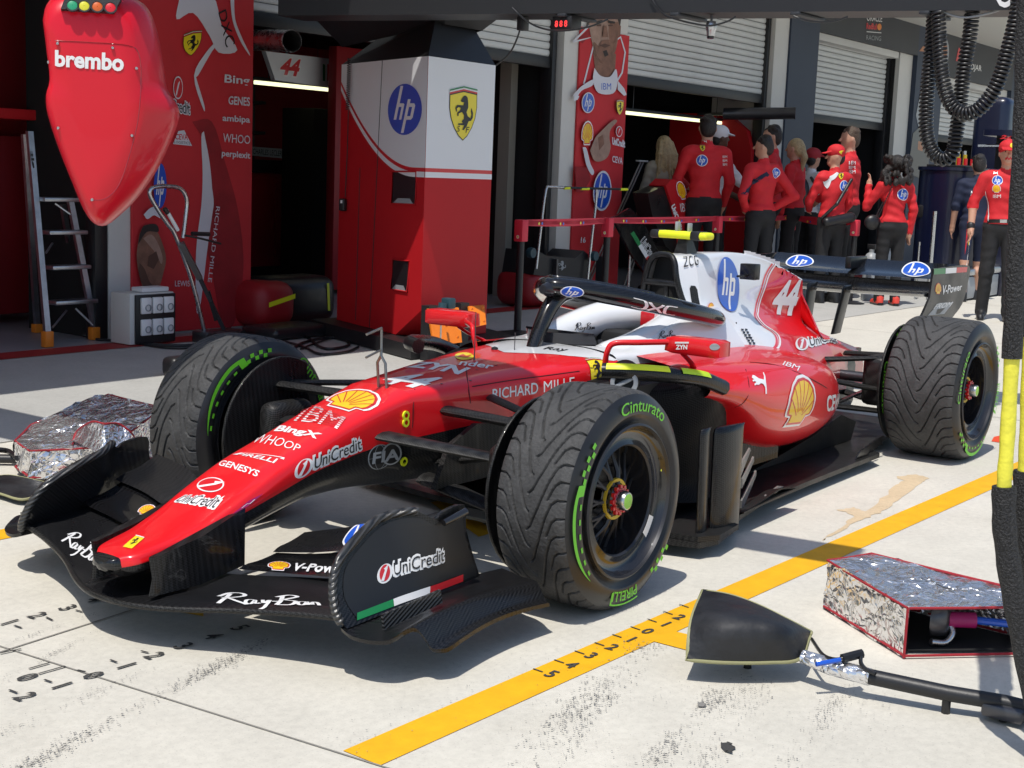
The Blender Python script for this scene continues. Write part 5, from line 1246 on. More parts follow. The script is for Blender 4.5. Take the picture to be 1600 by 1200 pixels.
def helix(path, R, wr, pitch, seg=9, m=6):
    P = np.array(path, float); s = np.r_[0, np.cumsum(np.linalg.norm(np.diff(P, axis=0), axis=1))]; L = s[-1]; n = int(L / pitch * seg); out = []
    up_ = Vector((.3, .2, 1)).normalized(); prev = None
    for i in range(n + 1):
        d = L * i / n; c = Vector([np.interp(d, s, P[:, k]) for k in range(3)]); c2 = Vector([np.interp(min(L, d + .01), s, P[:, k]) for k in range(3)]); c1 = Vector([np.interp(max(0, d - .01), s, P[:, k]) for k in range(3)])
        t = (c2 - c1).normalized(); prev = (prev - t * prev.dot(t)).normalized() if prev is not None else t.orthogonal().normalized()
        a = 2 * PI * i / seg; out.append(c + prev * (R * math.cos(a)) + t.cross(prev) * (R * math.sin(a)))
    mb = MB(); mb.tube(out, wr, m); return mb
pa = [onface(x, y, Cc, nL) + nL * .03 for x, y in [(551, 92), (550, 130), (548, 172)]]
ct = thing('pendant_control', 'black pendant control on a coiled cord down the red pillar', 'control', pa[-1])
obj('coiled_cord', helix(pa, .014, .0035, .017, 8, 5), 'black_rubber', ct, smooth=60)
pc = [onface(x, y, Cc, nL) + nL * .02 for x, y in [(548, 172), (546, 240), (543, 308)]]
obj('cord', MB().tube(cr(pc, 4), .004, 6), 'black_rubber', ct, smooth=60)
q = onface(541, 320, Cc, nL) + nL * .03; obj('handset', MB().rbox(q.x - .022, q.x + .022, q.y - .03, q.y + .03, q.z - .05, q.z + .05, .014, seg=3), 'black_plastic', ct); obj('handset_label', MB().box(q.x - .026, q.x - .0225, q.y - .016, q.y + .004, q.z + .012, q.z + .036), 'decal_white', ct, smooth=None)

# ---- overhead gantry: rear boom over the pillar, long beam, front boom and the hose arm
gt = thing('overhead_gantry', 'black overhead gantry boom reaching out from the top of the red pillar', 'gantry', (4.7, 3.9, 2.45))
e1, e2 = gz(815, 31, 2.385), gz(1600, 26.5, 2.385); dv = (e2 - e1).normalized(); nrm = Vector((-dv.y, dv.x, 0)); nrm = nrm if nrm.x < 0 else -nrm
e0 = e1 - dv * 1.7; e3 = e2 + dv * 1.6
def beam(a, b, n, w, z0, z1, nm, m='black_plastic', par=None):
    mb = MB(); V = []
    for p in (a, b):
        for q, z in ((p, z0), (p + n * w, z0), (p + n * w, z1), (p, z1)): V.append(up(q, z))
    mb.add(V, [(0, 1, 2, 3), (4, 7, 6, 5), (0, 4, 5, 1), (1, 5, 6, 2), (2, 6, 7, 3), (3, 7, 4, 0)]); return obj(nm, mb, m, par if par else gt, smooth=None)
rear_boom = beam(e0, e3, nrm, .34, 2.385, 2.86, 'rear_boom')
for k in range(6):
    p = e1 + dv * (.5 + k * .75); obj('boom_bracket', MB().rbox(p.x - .36, p.x + .02, p.y - .03, p.y + .03, 2.365, 2.384, .004), 'charcoal', gt)
# flared brace down to the pillar head
br = MB(); m_ = (e0 + e1) / 2
br.add([up(Lc, 2.30), Vector((4.1, 3.2, 2.62)), Vector((5.0, 3.2, 2.62)), up(Bc, 2.30), Vector((4.0, 4.9, 2.86)), Vector((3.95, 2.9, 2.86)), Vector((5.2, 2.9, 2.86)), Vector((5.3, 4.9, 2.86)), Vector((4.5, 3.5, 2.42)), Vector((4.95, 3.5, 2.42))], [(0, 8, 1, 5, 4), (8, 9, 2, 1), (9, 3, 7, 6, 2), (4, 5, 6, 7), (1, 2, 6, 5)])
obj('boom_brace', br, 'black_plastic', gt, smooth=None)
obj('long_beam', MB().box(-.85, 4.3, 4.25, 4.53, 2.55, 2.85), 'black_plastic', gt, smooth=None)
obj('front_boom', MB().box(-.80, -.46, -.62, 4.25, 2.5, 2.83), 'black_plastic', gt, smooth=None)
obj('hose_arm', MB().tube([(-.5, -.56, 2.66), (-.08, -.56, 2.66), (-.02, -.66, 2.66)], .03, 8), 'black_plastic', gt)
obj('hose_arm_end', MB().box(-.11, .09, -1.52, -.66, 2.56, 2.76, R=rotz(7)), 'black_plastic', gt, smooth=None)
bb = MB(); bb.add([up(e0 + nrm * .342, 2.4)], []); 
wt = (e1 - e0).length
decal('lettering', rear_boom, [(textin('CEVA', 0, 1, 0, 1, .03), 'decal_white')], [onface(x, y, e1 + nrm * .34, nrm) for x, y in [(1556, 12), (1640, 12), (1640, -30), (1556, -30)]], normal=nrm, off=.003)
# cables along the boom and small fittings
cb = MB(); P = [onface(x, y, e1 + nrm * .36, nrm) for x, y in [(800, 12), (825, 34), (850, 45), (880, 48), (920, 42), (950, 30)]]; cb.tube(cr(P, 4), .006, 6); obj('cable', cb, 'black_rubber', gt, smooth=60)
cb = MB(); P = [onface(x, y, e1 + nrm * .36, nrm) for x, y in [(1015, -6), (1030, 15), (1045, 26), (1080, 36), (1110, 40), (1135, 34), (1150, 26)]]; cb.tube(cr(P, 4), .006, 6); obj('cable', cb, 'black_rubber', gt, smooth=60)
cb = MB(); P = [onface(x, y, e1 + nrm * .36, nrm) for x, y in [(1240, 25), (1265, 33), (1300, 34), (1325, 26)]]; cb.tube(cr(P, 4), .006, 6); obj('cable', cb, 'black_rubber', gt, smooth=60)
cb = MB(); P = [onface(x, y, e1 + nrm * .30, nrm) for x, y in [(1440, -5), (1460, 12), (1500, 27), (1540, 22), (1590, 6)]]; cb.tube(cr(P, 4), .007, 6); obj('cable', cb, 'decal_grey', gt, smooth=60)
cb = MB(); P = [onface(x, y, e1 + nrm * .2, nrm) for x, y in [(817, 30), (808, 60), (795, 85), (775, 102)]]; cb.tube(cr(P, 4), .006, 6); obj('cable', cb, 'black_rubber', gt, smooth=60)
c0 = onface(1111, 46, e1 + nrm * .2, nrm); ca = thing('hanging_camera', 'small chrome camera hanging under the overhead boom', 'camera', c0)
k = MB(); k.lathe([(.001, .05), (.028, .05), (.034, .03), (.034, .0), (.028, -.012), (.022, -.05), (.001, -.055)], c0, 'z', 16); obj('camera_body', k, 'steel', ca, smooth=50)
k = MB(); k.tube([c0 + Vector((0, 0, .05)), c0 + Vector((0, 0, .14))], .008, 6); obj('camera_stem', k, 'dark_steel', ca)
k = MB(); k.lathe([(.0235, -.01), (.0235, -.05), (.02, -.057), (.001, -.057)], c0, 'z', 16); obj('camera_lens', k, 'glass_dark', ca, smooth=50)
c1 = onface(880, 38, e1 + nrm * .30, nrm); ld = thing('led_display', 'small black display with red digits under the boom', 'display', c1)
obj('display_case', MB().rbox(c1.x - .02, c1.x + .10, c1.y - .075, c1.y + .075, c1.z - .03, c1.z + .05, .005), 'black_plastic', ld)
for k in range(3): decal('display_digit', ld, [(textin('8', 0, 1, 0, 1, .02), 'led_red')], [c1 + Vector((-.0215, .05 - .036 * k, -.018)), c1 + Vector((-.0215, .026 - .036 * k, -.018)), c1 + Vector((-.0215, .026 - .036 * k, .022)), c1 + Vector((-.0215, .05 - .036 * k, .022))], normal=(-1, 0, 0), off=.001)
c2 = onface(817, 38, e1 + nrm * .2, nrm); tag(obj('junction_box', MB().rbox(c2.x - .03, c2.x + .03, c2.y - .03, c2.y + .03, c2.z - .04, c2.z + .05, .006), 'black_plastic'), 'small black junction box under the boom left of the red digits', 'box')

# coiled hoses hanging from the boom
def coil(name, px, label, X=4.55):
    P = cr([on(x, y, 0, X) for x, y in px], 6)
    o = obj(name, helix(P, .036, .0095, .0235, 10, 6), 'black_rubber', None, smooth=70); tag(o, label, 'hose', 'coiled hoses on the boom'); return o
coil('coiled_hose', [(1461, -14), (1457, 60), (1450, 130), (1447, 200), (1456, 235), (1472, 249), (1488, 240), (1494, 210), (1499, 172), (1506, 110), (1516, 50), (1521, -14)], 'black coiled hose hanging lowest in a narrow loop from the boom')
coil('coiled_hose', [(1466, 20), (1468, 70), (1472, 120), (1484, 160), (1505, 178), (1530, 170), (1556, 136), (1573, 85), (1587, 30), (1594, -14)], 'black coiled hose in the wider, higher loop from the boom', 4.45)

# sleeved hoses at the right edge
def sleeve(px, D, label, spec):
    P = [CAM + ray(x, y) * (D / ray(x, y).xy.length) for x, y in px]; base = P[-1]
    t = thing('sleeved_hose', label, 'hose', (base.x, base.y, 0), 'sleeved air hoses at the right')
    path = cr(P, 5); n = len(path)
    for nm, a, b, r, m in spec:
        seg = path[int(a * (n - 1)):int(b * (n - 1)) + 1]; mb = MB(); mb.tube(seg, [r * (1 + .05 * math.sin(i * 1.7)) for i in range(len(seg))], 14); obj(nm, mb, m, t, smooth=60)
    return t, path
mat('mesh_sleeve', (.016, .016, .018), .55, bump=1.0, bscale=160, vary=.7, vscale=170)
sleeve([(1606, -60), (1602, 100), (1597, 240), (1587, 420), (1581, 560), (1573, 700), (1569, 760), (1570, 830), (1582, 920), (1600, 1010), (1635, 1185)], 3.5, 'black mesh hose with a yellow section, left one at the right edge', [('mesh_cover', 0, .40, .023, 'mesh_sleeve'), ('yellow_cover', .39, .605, .0175, 'sleeve_yellow'), ('collar', .385, .405, .022, 'black_rubber'), ('black_cover', .60, 1.0, .028, 'mesh_sleeve')])
sleeve([(1640, -60), (1634, 100), (1622, 300), (1612, 470), (1607, 600), (1603, 715), (1600, 760), (1606, 850), (1625, 960), (1665, 1200)], 3.58, 'yellow and black hose half cut off by the right edge', [('mesh_cover', 0, .38, .026, 'mesh_sleeve'), ('yellow_cover', .37, .62, .0175, 'sleeve_yellow'), ('black_cover', .61, 1.0, .026, 'mesh_sleeve')])

# ---- red pod with lights hanging from the front boom
pod_c = CAM + ray(172, 185) * 5.2
pod_t = thing('pit_light_pod', 'glossy red pod with four round lights and white lettering, hanging at upper left', 'signal pod', pod_c)
pn = Vector((CAM.x - pod_c.x, CAM.y - pod_c.y, 0)).normalized(); pu = Vector((0, 0, 1)).cross(pn).normalized(); pvv = Vector((0, 0, 1))
def podpt(px, py, d=0):
    q = onface(px, py, pod_c, pn); return q + pn * d
outl = cr([(66, 30), (72, 5), (95, -14), (150, -18), (205, -6), (232, 12), (247, 50), (256, 100), (262, 138), (276, 160), (281, 182), (268, 220), (245, 268), (215, 310), (190, 335), (166, 353), (147, 350), (130, 328), (112, 285), (92, 235), (74, 180), (71, 150), (77, 125), (72, 80)] + [(66, 30)], 3)[:-1]
front = cr([(72, 38), (80, 20), (100, 8), (150, 6), (190, 14), (208, 40), (214, 75), (219, 105), (221, 135), (226, 160), (225, 185), (219, 220), (205, 262), (190, 295), (176, 318), (160, 335), (146, 334), (134, 315), (116, 278), (97, 230), (80, 180), (76, 150), (81, 125), (77, 80)] + [(72, 38)], 3)[:-1]
def ringp(P, d, k=1.0, c=(160, 170)): return [podpt(c[0] + (x - c[0]) * k, c[1] + (y - c[1]) * k, d) for x, y in P]
mid = [((a[0] + b[0] * 2) / 3, (a[1] + b[1] * 2) / 3) for a, b in zip(front, outl)]
pm = MB(); pm.loft([ringp(front, .115, .55), ringp(front, .112, .9), ringp(front, .098, 1.0), ringp(mid, .05, 1.0), ringp(outl, -.04, 1.0), ringp(outl, -.12, .98), ringp(outl, -.16, .8), ringp(outl, -.165, .3)], closed=True, capa=True, capb=True)
podb = obj('pod_shell', pm, 'pod_red', pod_t, smooth=60); pbv = pm.bvh()
pxdecal('lettering', podb, [(textin('brembo', 0, 1, 0, 1, .035), 'decal_white')], [(86, 104), (193, 112), (194, 84), (86, 78)], pbv, off=.003)
seam = cr([(78, 63), (140, 66), (200, 71), (217, 85), (220, 130), (215, 190), (200, 250), (185, 290), (165, 310), (140, 313)], 5); mb = MB(); mb.tube([hit(pbv, *p) + pn * .0005 for p in seam], .0016, 4); obj('panel_seam', mb, 'car_dark_red', podb)
for p in [(90, 68), (176, 75), (76, 97), (213, 107), (91, 200), (206, 212), (144, 312)]:
    h = hit(pbv, *p); k = MB(); k.lathe([(.006, -.001), (.006, .006), (.004, .009), (.001, .009)], h, (pu, pvv, pn), 10); obj('screw', k, 'steel', podb)
pl = MB(); q = [podpt(97, 21, .118), podpt(178, 26, .122), podpt(196, -8, .10), podpt(108, -10, .10)]; qn = (q[1] - q[0]).cross(q[3] - q[0]).normalized(); qn = qn if qn.dot(pn) > 0 else -qn
q = [a + qn * .012 for a in q]
pl.add(q + [a - qn * .03 for a in q], [(0, 1, 2, 3), (4, 7, 6, 5), (0, 4, 5, 1), (1, 5, 6, 2), (2, 6, 7, 3), (3, 7, 4, 0)]); lp = obj('light_panel', pl, 'black_plastic', pod_t, smooth=None)
for (px, py), m in zip([(113, 9), (131.5, 10), (152, 11), (172.5, 12.5)], ['lens_green', 'lens_yellow', 'lens_orange', 'lens_red']):
    h = onface(px, py, q[0], qn); k = MB(); ex = qn.orthogonal().normalized(); k.lathe([(.017, 0), (.017, .0045), (.012, .006), (.001, .0065)], h, (ex, qn.cross(ex), qn), 24); obj('round_light', k, m, lp, smooth=60); k = MB(); k.lathe([(.017, 0), (.017, .007), (.022, .007), (.022, 0)], h, (ex, qn.cross(ex), qn), 24); obj('light_bezel', k, 'black_plastic', lp, smooth=40)
hg = podpt(150, -14, -.04); k = MB(); k.tube([hg, (hg.x, hg.y, 2.51)], .035, 10); k.tube([(hg.x, hg.y, 2.5), (-.6, hg.y, 2.56)], .03, 8); obj('hanger', k, 'black_plastic', pod_t)

# ---- banners on the piers
def banner(name, label, x0, x1, z0, z1, px_layers, m='banner_red'):
    t = obj(name, MB().rbox(x0, x1, YF - .028, YF - .004, z0, z1, .003), m, None, smooth=None); tag(t, label, 'banner')
    for i, (nm, lay, px) in enumerate(px_layers):
        decal(nm, t, lay, [on(x, y, 1, YF - .03) for x, y in px], normal=(0, -1, 0), off=.002 + .0028 * i / max(1, len(lay)) * (len(lay)) * .5, step=.0003)
    return t
def pxpoly(pts, m):
    """a flat print drawn straight from picture pixels: returns layer + its own bounding corners"""
    if len(pts) > 5: pts = cr(list(pts) + [pts[0]], 4)[:-1]
    P = np.array(pts, float); lo = P.min(0); hi = P.max(0)
    return [(poly2([((x - lo[0]) / (hi[0] - lo[0]), 1 - (y - lo[1]) / (hi[1] - lo[1])) for x, y in pts]), m)], [(lo[0], hi[1]), (hi[0], hi[1]), (hi[0], lo[1]), (lo[0], lo[1])]
def pp(nm, pts, m):
    l, c = pxpoly(pts, m); return (nm, l, c)
mat('print_skin', (.22, .11, .075), .7, vary=.25, vscale=14); mat('print_skin2', (.36, .23, .18), .7, vary=.2, vscale=12); mat('print_hair', (.03, .022, .02), .7)
mat('print_shade', (.10, .05, .036), .7); mat('banner_fold', (.30, .012, .018), .72, vary=.2, vscale=5)
def tx(s, px, m='banner_white', bold=.02, shear=0): return ('lettering', [(textin(s, 0, 1, 0, 1, bold, shear), m)], px)
A = []
A.append(pp('arm_fold', [(300, 190), (322, 230), (330, 300), (318, 360), (330, 420), (345, 500), (365, 505), (380, 420), (372, 330), (350, 250), (330, 190)], 'banner_fold'))
A.append(pp('sleeve_stripe', [(318, 205), (328, 260), (331, 320), (322, 400), (312, 480), (306, 480), (306, 390), (314, 320), (316, 270), (314, 215)], 'banner_white'))
A.append(pp('sleeve_stripe', [(325, 262), (333, 310), (331, 335), (324, 380), (316, 420), (310, 410), (314, 370), (318, 325), (320, 280)], 'banner_white'))
A.append(pp('collar', [(280, -6), (330, -6), (345, 40), (370, 78), (340, 82), (325, 55), (300, 20), (275, 30)], 'banner_white'))
A.append(('lettering', [(textin('DXC', 0, 1, 0, 1, .0), 'decal_black')], [(340, 20), (352, 75), (367, 68), (352, 14)]))
A.append(pp('stripe_line', [(340, 62), (346, 62), (330, 80), (308, 118), (305, 120), (318, 165), (316, 170), (302, 118), (322, 80)], 'banner_white'))
A.append(pp('stripe_line', [(358, -6), (364, -6), (366, 30), (378, 62), (388, 82), (388, 86), (374, 64), (362, 32)], 'banner_white'))
A.append(('emblem', sh_shield(False), [(282, 92), (312, 82), (314, 46), (286, 52)]))
A.append(('emblem', [(poly2(circ(.5, .5, .5, .5, 24)), 'banner_white'), (poly2(circ(.5, .5, .44, .44, 24)), 'banner_red'), (poly2([(.25, .2), (.35, .15), (.7, .8), (.5, .7)]), 'banner_white')], [(269, 155), (284, 155), (284, 119), (269, 119)]))
A.append(('lettering', [(textin('UniCredit', -.02, 1.02, -.1, 1.1, .08), 'banner_white'), (textin('UniCredit', 0, 1, 0, 1, .0), 'decal_black')], [(250, 171), (295, 179), (295, 160), (250, 152)]))
A.append(('emblem', [(poly2([(0, 0), (1, 0), (.6, 1), (.25, .95)]), 'banner_white'), (textin('CEVA', .1, .8, .35, .75, .02), 'banner_red'), (textin('LOGISTICS', .05, .9, .08, .25), 'decal_black')], [(268, 225), (298, 228), (296, 203), (270, 204)]))
for s_, px in [('Bing', [(348, 133), (388, 136), (388, 120), (349, 116)]), ('GENES', [(354, 163), (388, 166), (388, 152), (355, 150)]), ('ambipa', [(345, 192), (388, 195), (388, 182), (345, 179)]), ('WHOO', [(345, 222), (388, 225), (388, 212), (346, 208)]), ('perplexit', [(343, 247), (388, 251), (388, 238), (344, 234)])]: A.append(tx(s_, px))
A.append(('emblem', sh_hp(), [(236, 325), (257, 325), (257, 255), (238, 255)]))
A.append(pp('fist', [(212, 380), (216, 362), (228, 356), (242, 362), (252, 385), (256, 405), (252, 425), (245, 448), (233, 460), (220, 448), (213, 425), (210, 400)], 'print_skin'))
A.append(pp('fist_shade', [(212, 382), (216, 362), (222, 352), (240, 350), (244, 362), (226, 362)], 'print_hair'))
A.append(pp('fist_light', [(220, 372), (232, 366), (242, 378), (250, 400), (248, 412), (240, 396), (230, 384)], 'print_skin2')); A.append(pp('fist_shade', [(214, 410), (222, 420), (230, 440), (240, 450), (232, 459), (220, 446), (213, 426)], 'print_shade'))
A.append(pp('fist_shade', [(228, 400), (240, 392), (244, 405), (236, 420), (226, 415)], 'print_shade'))
A.append(pp('cuff', [(220, 335), (230, 325), (240, 324), (246, 340), (236, 336), (226, 342)], 'banner_white'))
A.append(tx('LEWIS', [(269, 447), (292, 447), (292, 438), (269, 438)])); A.append(('lettering', [(textin('RICHARD MILLE', 0, 1, 0, 1, .02), 'banner_white')], [(333, 322), (320, 440), (326, 441), (339, 323)]))
banner('driver_banner', 'tall red driver banner with clenched fist print behind the ladder and jack handle', 3.25, 4.475, .02, 2.95, A[:-0 or None])
Bn = []
Bn.append(pp('outline_numeral', [(902, 62), (927, 40), (935, 38), (910, 68)], 'banner_dark')); Bn.append(('outline_numeral', [(join(band([(0, .62), (.45, 1), (.62, 1), (.42, 0), (.22, 0), (.42, .72), (0, .62)], .03), band([(.7, .6), (.9, .72), (1, .5), (.95, .2), (.8, 0)], .03)), 'banner_white')], [(893, 130), (975, 135), (978, 28), (896, 26)]))
Bn.append(pp('neck', [(926, 80), (962, 84), (960, 120), (950, 122), (930, 116)], 'print_skin'))
Bn.append(pp('face', [(921, 20), (966, 20), (965, 55), (961, 78), (950, 96), (940, 98), (930, 88), (924, 65), (920, 40)], 'print_skin2'))
Bn.append(pp('hair', [(918, 34), (921, 16), (945, 10), (968, 16), (968, 40), (964, 30), (962, 20), (926, 20), (923, 32)], 'print_hair')); Bn.append(pp('cheek_shade', [(952, 36), (966, 36), (964, 62), (958, 82), (950, 92), (952, 70), (950, 50)], 'print_skin')); Bn.append(pp('ear', [(964, 40), (969, 40), (968, 56), (963, 58)], 'print_skin')); Bn.append(pp('eye', [(931, 39), (938, 38), (938, 41), (931, 41)], 'print_shade')); Bn.append(pp('eye', [(949, 39), (956, 39), (956, 41), (949, 41)], 'print_shade'))
Bn.append(pp('beard', [(930, 88), (940, 98), (950, 96), (960, 80), (962, 62), (955, 68), (950, 62), (938, 64), (934, 72), (926, 66)], 'print_skin'))
Bn.append(pp('beard', [(940, 80), (946, 78), (949, 86), (943, 89)], 'print_hair')); Bn.append(pp('mouth', [(934, 71), (943, 68), (952, 71), (943, 75)], 'print_shade')); Bn.append(pp('brow', [(929, 34), (939, 31), (940, 35), (930, 37)], 'print_hair')); Bn.append(pp('brow', [(948, 32), (959, 34), (958, 37), (948, 36)], 'print_hair')); Bn.append(pp('nose', [(941, 40), (945, 40), (948, 58), (939, 58)], 'print_skin'))
Bn.append(pp('collar', [(926, 106), (935, 118), (950, 120), (960, 108), (962, 130), (955, 146), (932, 145), (924, 125)], 'banner_white')); Bn.append(tx('IBM', [(937, 140), (952, 140), (952, 130), (937, 130)], 'decal_blue', .0))
for q in ([(893, 148), (905, 135), (924, 124), (922, 134), (905, 142), (895, 158)], [(962, 126), (972, 138), (976, 148), (972, 150), (962, 140)], [(893, 158), (899, 156), (902, 150), (894, 148)]): Bn.append(pp('stripe_line', q, 'banner_white'))
Bn.append(('emblem', sh_hp(True, 'decal_blue', 'banner_white'), [(906, 175), (924, 175), (925, 146), (907, 146)])); Bn.append(('emblem', sh_shield(False), [(959, 180), (970, 180), (971, 156), (960, 156)])); Bn.append(('emblem', sh_shell(), [(904, 226), (922, 226), (924, 188), (906, 188)]))
Bn.append(pp('hand', [(918, 235), (926, 215), (935, 205), (945, 195), (956, 187), (960, 190), (950, 202), (948, 215), (950, 230), (945, 245), (934, 252), (924, 250)], 'print_skin2')); Bn.append(pp('hand_shade', [(930, 215), (938, 210), (940, 225), (932, 235)], 'print_skin'))
for q in ([(906, 230), (912, 232), (918, 255), (924, 268), (920, 273), (912, 258)], ): Bn.append(pp('cuff', q, 'banner_white'))
Bn.append(('emblem', [(poly2(circ(.5, .5, .5, .5, 20)), 'banner_white'), (poly2(circ(.5, .5, .42, .42, 20)), 'banner_red'), (poly2([(.3, .2), (.7, .8), (.5, .75)]), 'banner_white')], [(958, 214), (968, 214), (968, 197), (958, 197)])); Bn.append(tx('UniCredit', [(952, 226), (972, 231), (972, 219), (952, 214)], 'banner_white', .05)); Bn.append(tx('CEVA', [(952, 253), (968, 257), (968, 246), (952, 243)])); Bn.append(('emblem', sh_hp(True, 'decal_blue', 'banner_white'), [(922, 326), (948, 326), (950, 270), (925, 270)])); Bn.append(tx('16', [(902, 379), (910, 379), (910, 370), (903, 370)]))
Bn.append(pp('sleeve_fold', [(893, 260), (912, 262), (918, 280), (905, 300), (895, 300)], 'banner_fold'))
banner('driver_banner', 'red banner with a bearded driver pointing sideways, right of the red pillar', 9.27, 10.27, .02, 2.95, Bn)

# ---- signs on the dark blue wall
def wsign(nm, label, px, lay, y=YF - .034):
    c = [on(a, b, 1, y) for a, b in px]
    o = decal(nm, None, lay, c, normal=(0, -1, 0), off=.003); tag(o, label, 'sign'); return o
wsign('wall_sign', 'white and orange team lettering on dark blue wall over the nearest blue bay', [(1352, 62), (1377, 64), (1379, 24), (1354, 22)], [(textin('ORACLE', .02, .98, .74, 1.0, .0), 'decal_white'), (join(textin('Red', .02, .36, .42, .66, .03), textin('Bull', .36, .66, .42, .66, .03)), 'decal_red'), (poly2(circ(.82, .54, .14, .13, 16)), 'decal_orange'), (poly2([(.04, .30), (.96, .30), (.96, .33), (.04, .33)]), 'decal_white'), (textin('RACING', .04, .96, .0, .18, -.005), 'decal_grey')])
wsign('wall_sign', 'red flag and white name lettering on dark wall above coiled hoses', [(1492, 108), (1535, 116), (1537, 84), (1495, 72)], [(poly2([(0, .35), (.22, .38), (.24, 1.0), (.06, .95)]), 'decal_red'), (textin('HADJAR', .3, .95, .04, .40, .01), 'decal_white')])
wsign('wall_emblem', 'faded oval helmet picture on dark wall left of the red flag', [(1470, 100), (1482, 102), (1483, 62), (1472, 58)], [(poly2(circ(.5, .5, .5, .5, 24)), 'decal_grey'), (poly2(circ(.5, .55, .3, .3, 16)), 'decal_tan')])
wsign('wall_portrait', 'dim driver portrait printed on the dark blue pier behind the hoses', [(1418, 270), (1450, 285), (1462, 110), (1436, 105)], [(poly2([(.1, .55), (.35, .98), (.75, 1.0), (.95, .75), (.85, .5), (.6, .42), (.3, .45)]), 'decal_grey'), (poly2([(.0, .0), (.95, 0), (.98, .36), (.7, .45), (.3, .45), (.05, .38)]), 'navy_gloss'), (poly2([(.35, .25), (.6, .25), (.6, .33), (.35, .33)]), 'decal_tan')])
wsign('wall_stripe', 'short red stripe printed high on the dark pier edge', [(1436, 80), (1450, 82), (1451, 72), (1440, 70)], [(poly2([(0, 0), (1, .1), (1, 1), (.2, .8)]), 'decal_tan')])

# ---- foil-lined duct covers and black covers on poles
def crumple(poly, z0, z1, label, open_edges=(), hump=None, seed=1, amp=.009):
    """box-like quilted foil cover standing on the ground; poly = footprint corners; open_edges = indices of missing sides"""
    rs = np.random.RandomState(seed); c = sum((Vector((*p, 0)) for p in poly), Vector()) / len(poly)
    t = thing('foil_cover', label, 'cover', (c.x, c.y, 0), 'foil duct covers')
    n = len(poly); N = 12
    def wob(p):
        q = Vector(p); k = 40
        return q + Vector((math.sin(q.y * k + q.z * 31 + seed), math.sin(q.x * k * 1.1 + q.z * 27), math.sin(q.x * 37 + q.y * 43 + seed))) * amp * .6 + Vector(rs.randn(3)) * amp * .25
    zz = lambda p: z1 if not callable(z1) else z1(p)
    for i in range(n):
        a, b = Vector((*poly[i], 0)), Vector((*poly[(i + 1) % n], 0))
        if i in open_edges: continue
        S = [[wob(a.lerp(b, k / N).to_3d() + Vector((0, 0, z0 + (zz(a.lerp(b, k / N)) - z0) * j / 6))) for k in range(N + 1)] for j in range(7)]
        obj('side_panel', MB().loft(S), 'foil', t, smooth=40, fix=False)
    # top: fan grid from the centre
    S = []
    for r in range(7):
        ring = []
        for i in range(n):
            a, b = Vector((*poly[i], 0)), Vector((*poly[(i + 1) % n], 0))
            for k in range(N):
                e = a.lerp(b, k / N); q = c.lerp(e, r / 6 * .999 + .001); q.z = zz(e) * (r / 6) + (sum(zz(Vector((*p, 0))) for p in poly) / n) * (1 - r / 6)
                ring.append(wob(q) if r < 6 else q)
        S.append(ring)
    obj('top_panel', MB().loft(S, closed=True), 'foil', t, smooth=40, fix=False)
    for i in range(n):
        a, b = Vector((*poly[i], 0)), Vector((*poly[(i + 1) % n], 0))
        obj('binding', MB().tube([up(a, zz(a)), up(a.lerp(b, .5), (zz(a) + zz(b)) / 2 - .002), up(b, zz(b))], .0042, 6), 'binding_red', t)
        if (i in open_edges): obj('binding', MB().tube([up(a, z0 + .006), up(b, z0 + .006)], .0042, 6), 'binding_red', t)
        else: obj('binding', MB().tube([up(a, z0 + .006), up(a.lerp(b, .5), z0 + .007), up(b, z0 + .006)], .0042, 6), 'binding_red', t)
        if (i in open_edges) or ((i - 1) % n in open_edges): obj('binding', MB().tube([up(a, z0), up(a, zz(a))], .0042, 6), 'binding_red', t)
    return t, c
fA, fB, fC = gz(1287, 952), gz(1412, 1030), gz(1600, 1026)
fpoly = [(fA.x, fA.y), (fB.x, fB.y), (fC.x + .02, fC.y - .02), (.60, -2.10), (.655, -1.50)]
ft, fc_ = crumple(fpoly, .004, lambda p: .165 if p.y > -1.65 else .155, 'silver quilted foil duct cover with red binding, lying open at lower right', (1,), seed=3)
inn = MB(); inn.add([(fB.x + .03, fB.y + .03, .012), (fC.x, fC.y + .03, .012), (.58, -2.06, .012), (.62, -1.55, .012), (fA.x, fA.y - .04, .012)], [(0, 1, 2, 3, 4)]); obj('lining', inn, 'black_matte', ft, smooth=None)
gun = thing('blower_unit', 'dark blower with blue-striped hose inside the open foil cover', 'blower', (.42, -1.9, .02))
a = on(1475, 975, 0, .36); 
mb = MB(); mb.lathe([(.001, 0), (.055, 0), (.06, .01), (.06, .05), (.05, .06), (.001, .06)], (.36, -1.82, .085), (Vector((.55, .1, .0)).normalized(), Vector((0, 0, 1)), Vector((.7, -.7, 0)).normalized()), 24); obj('blower_drum', mb, 'dark_steel', gun, smooth=40)
mb = MB(); mb.tube([(.38, -1.86, .085), (.42, -1.93, .088)], .024, 12); obj('pink_sleeve', mb, 'decal_magenta', gun)
mb = MB(); mb.tube([(.42, -1.93, .088), (.47, -2.03, .086)], .012, 10); obj('blue_tube', mb, 'decal_blue', gun)
mb = MB(); mb.tube(cr([(.47, -2.03, .086), (.52, -2.10, .09), (.60, -2.2, .11), (.7, -2.35, .13)], 4), .03, 12); obj('foil_hose', mb, 'foil', gun, smooth=50)
mb = MB(); mb.tube(cr([(.30, -1.84, .03), (.34, -1.87, .025), (.37, -1.88, .05), (.38, -1.86, .08)], 4), .01, 8); obj('bracket', mb, 'steel', gun, smooth=50)

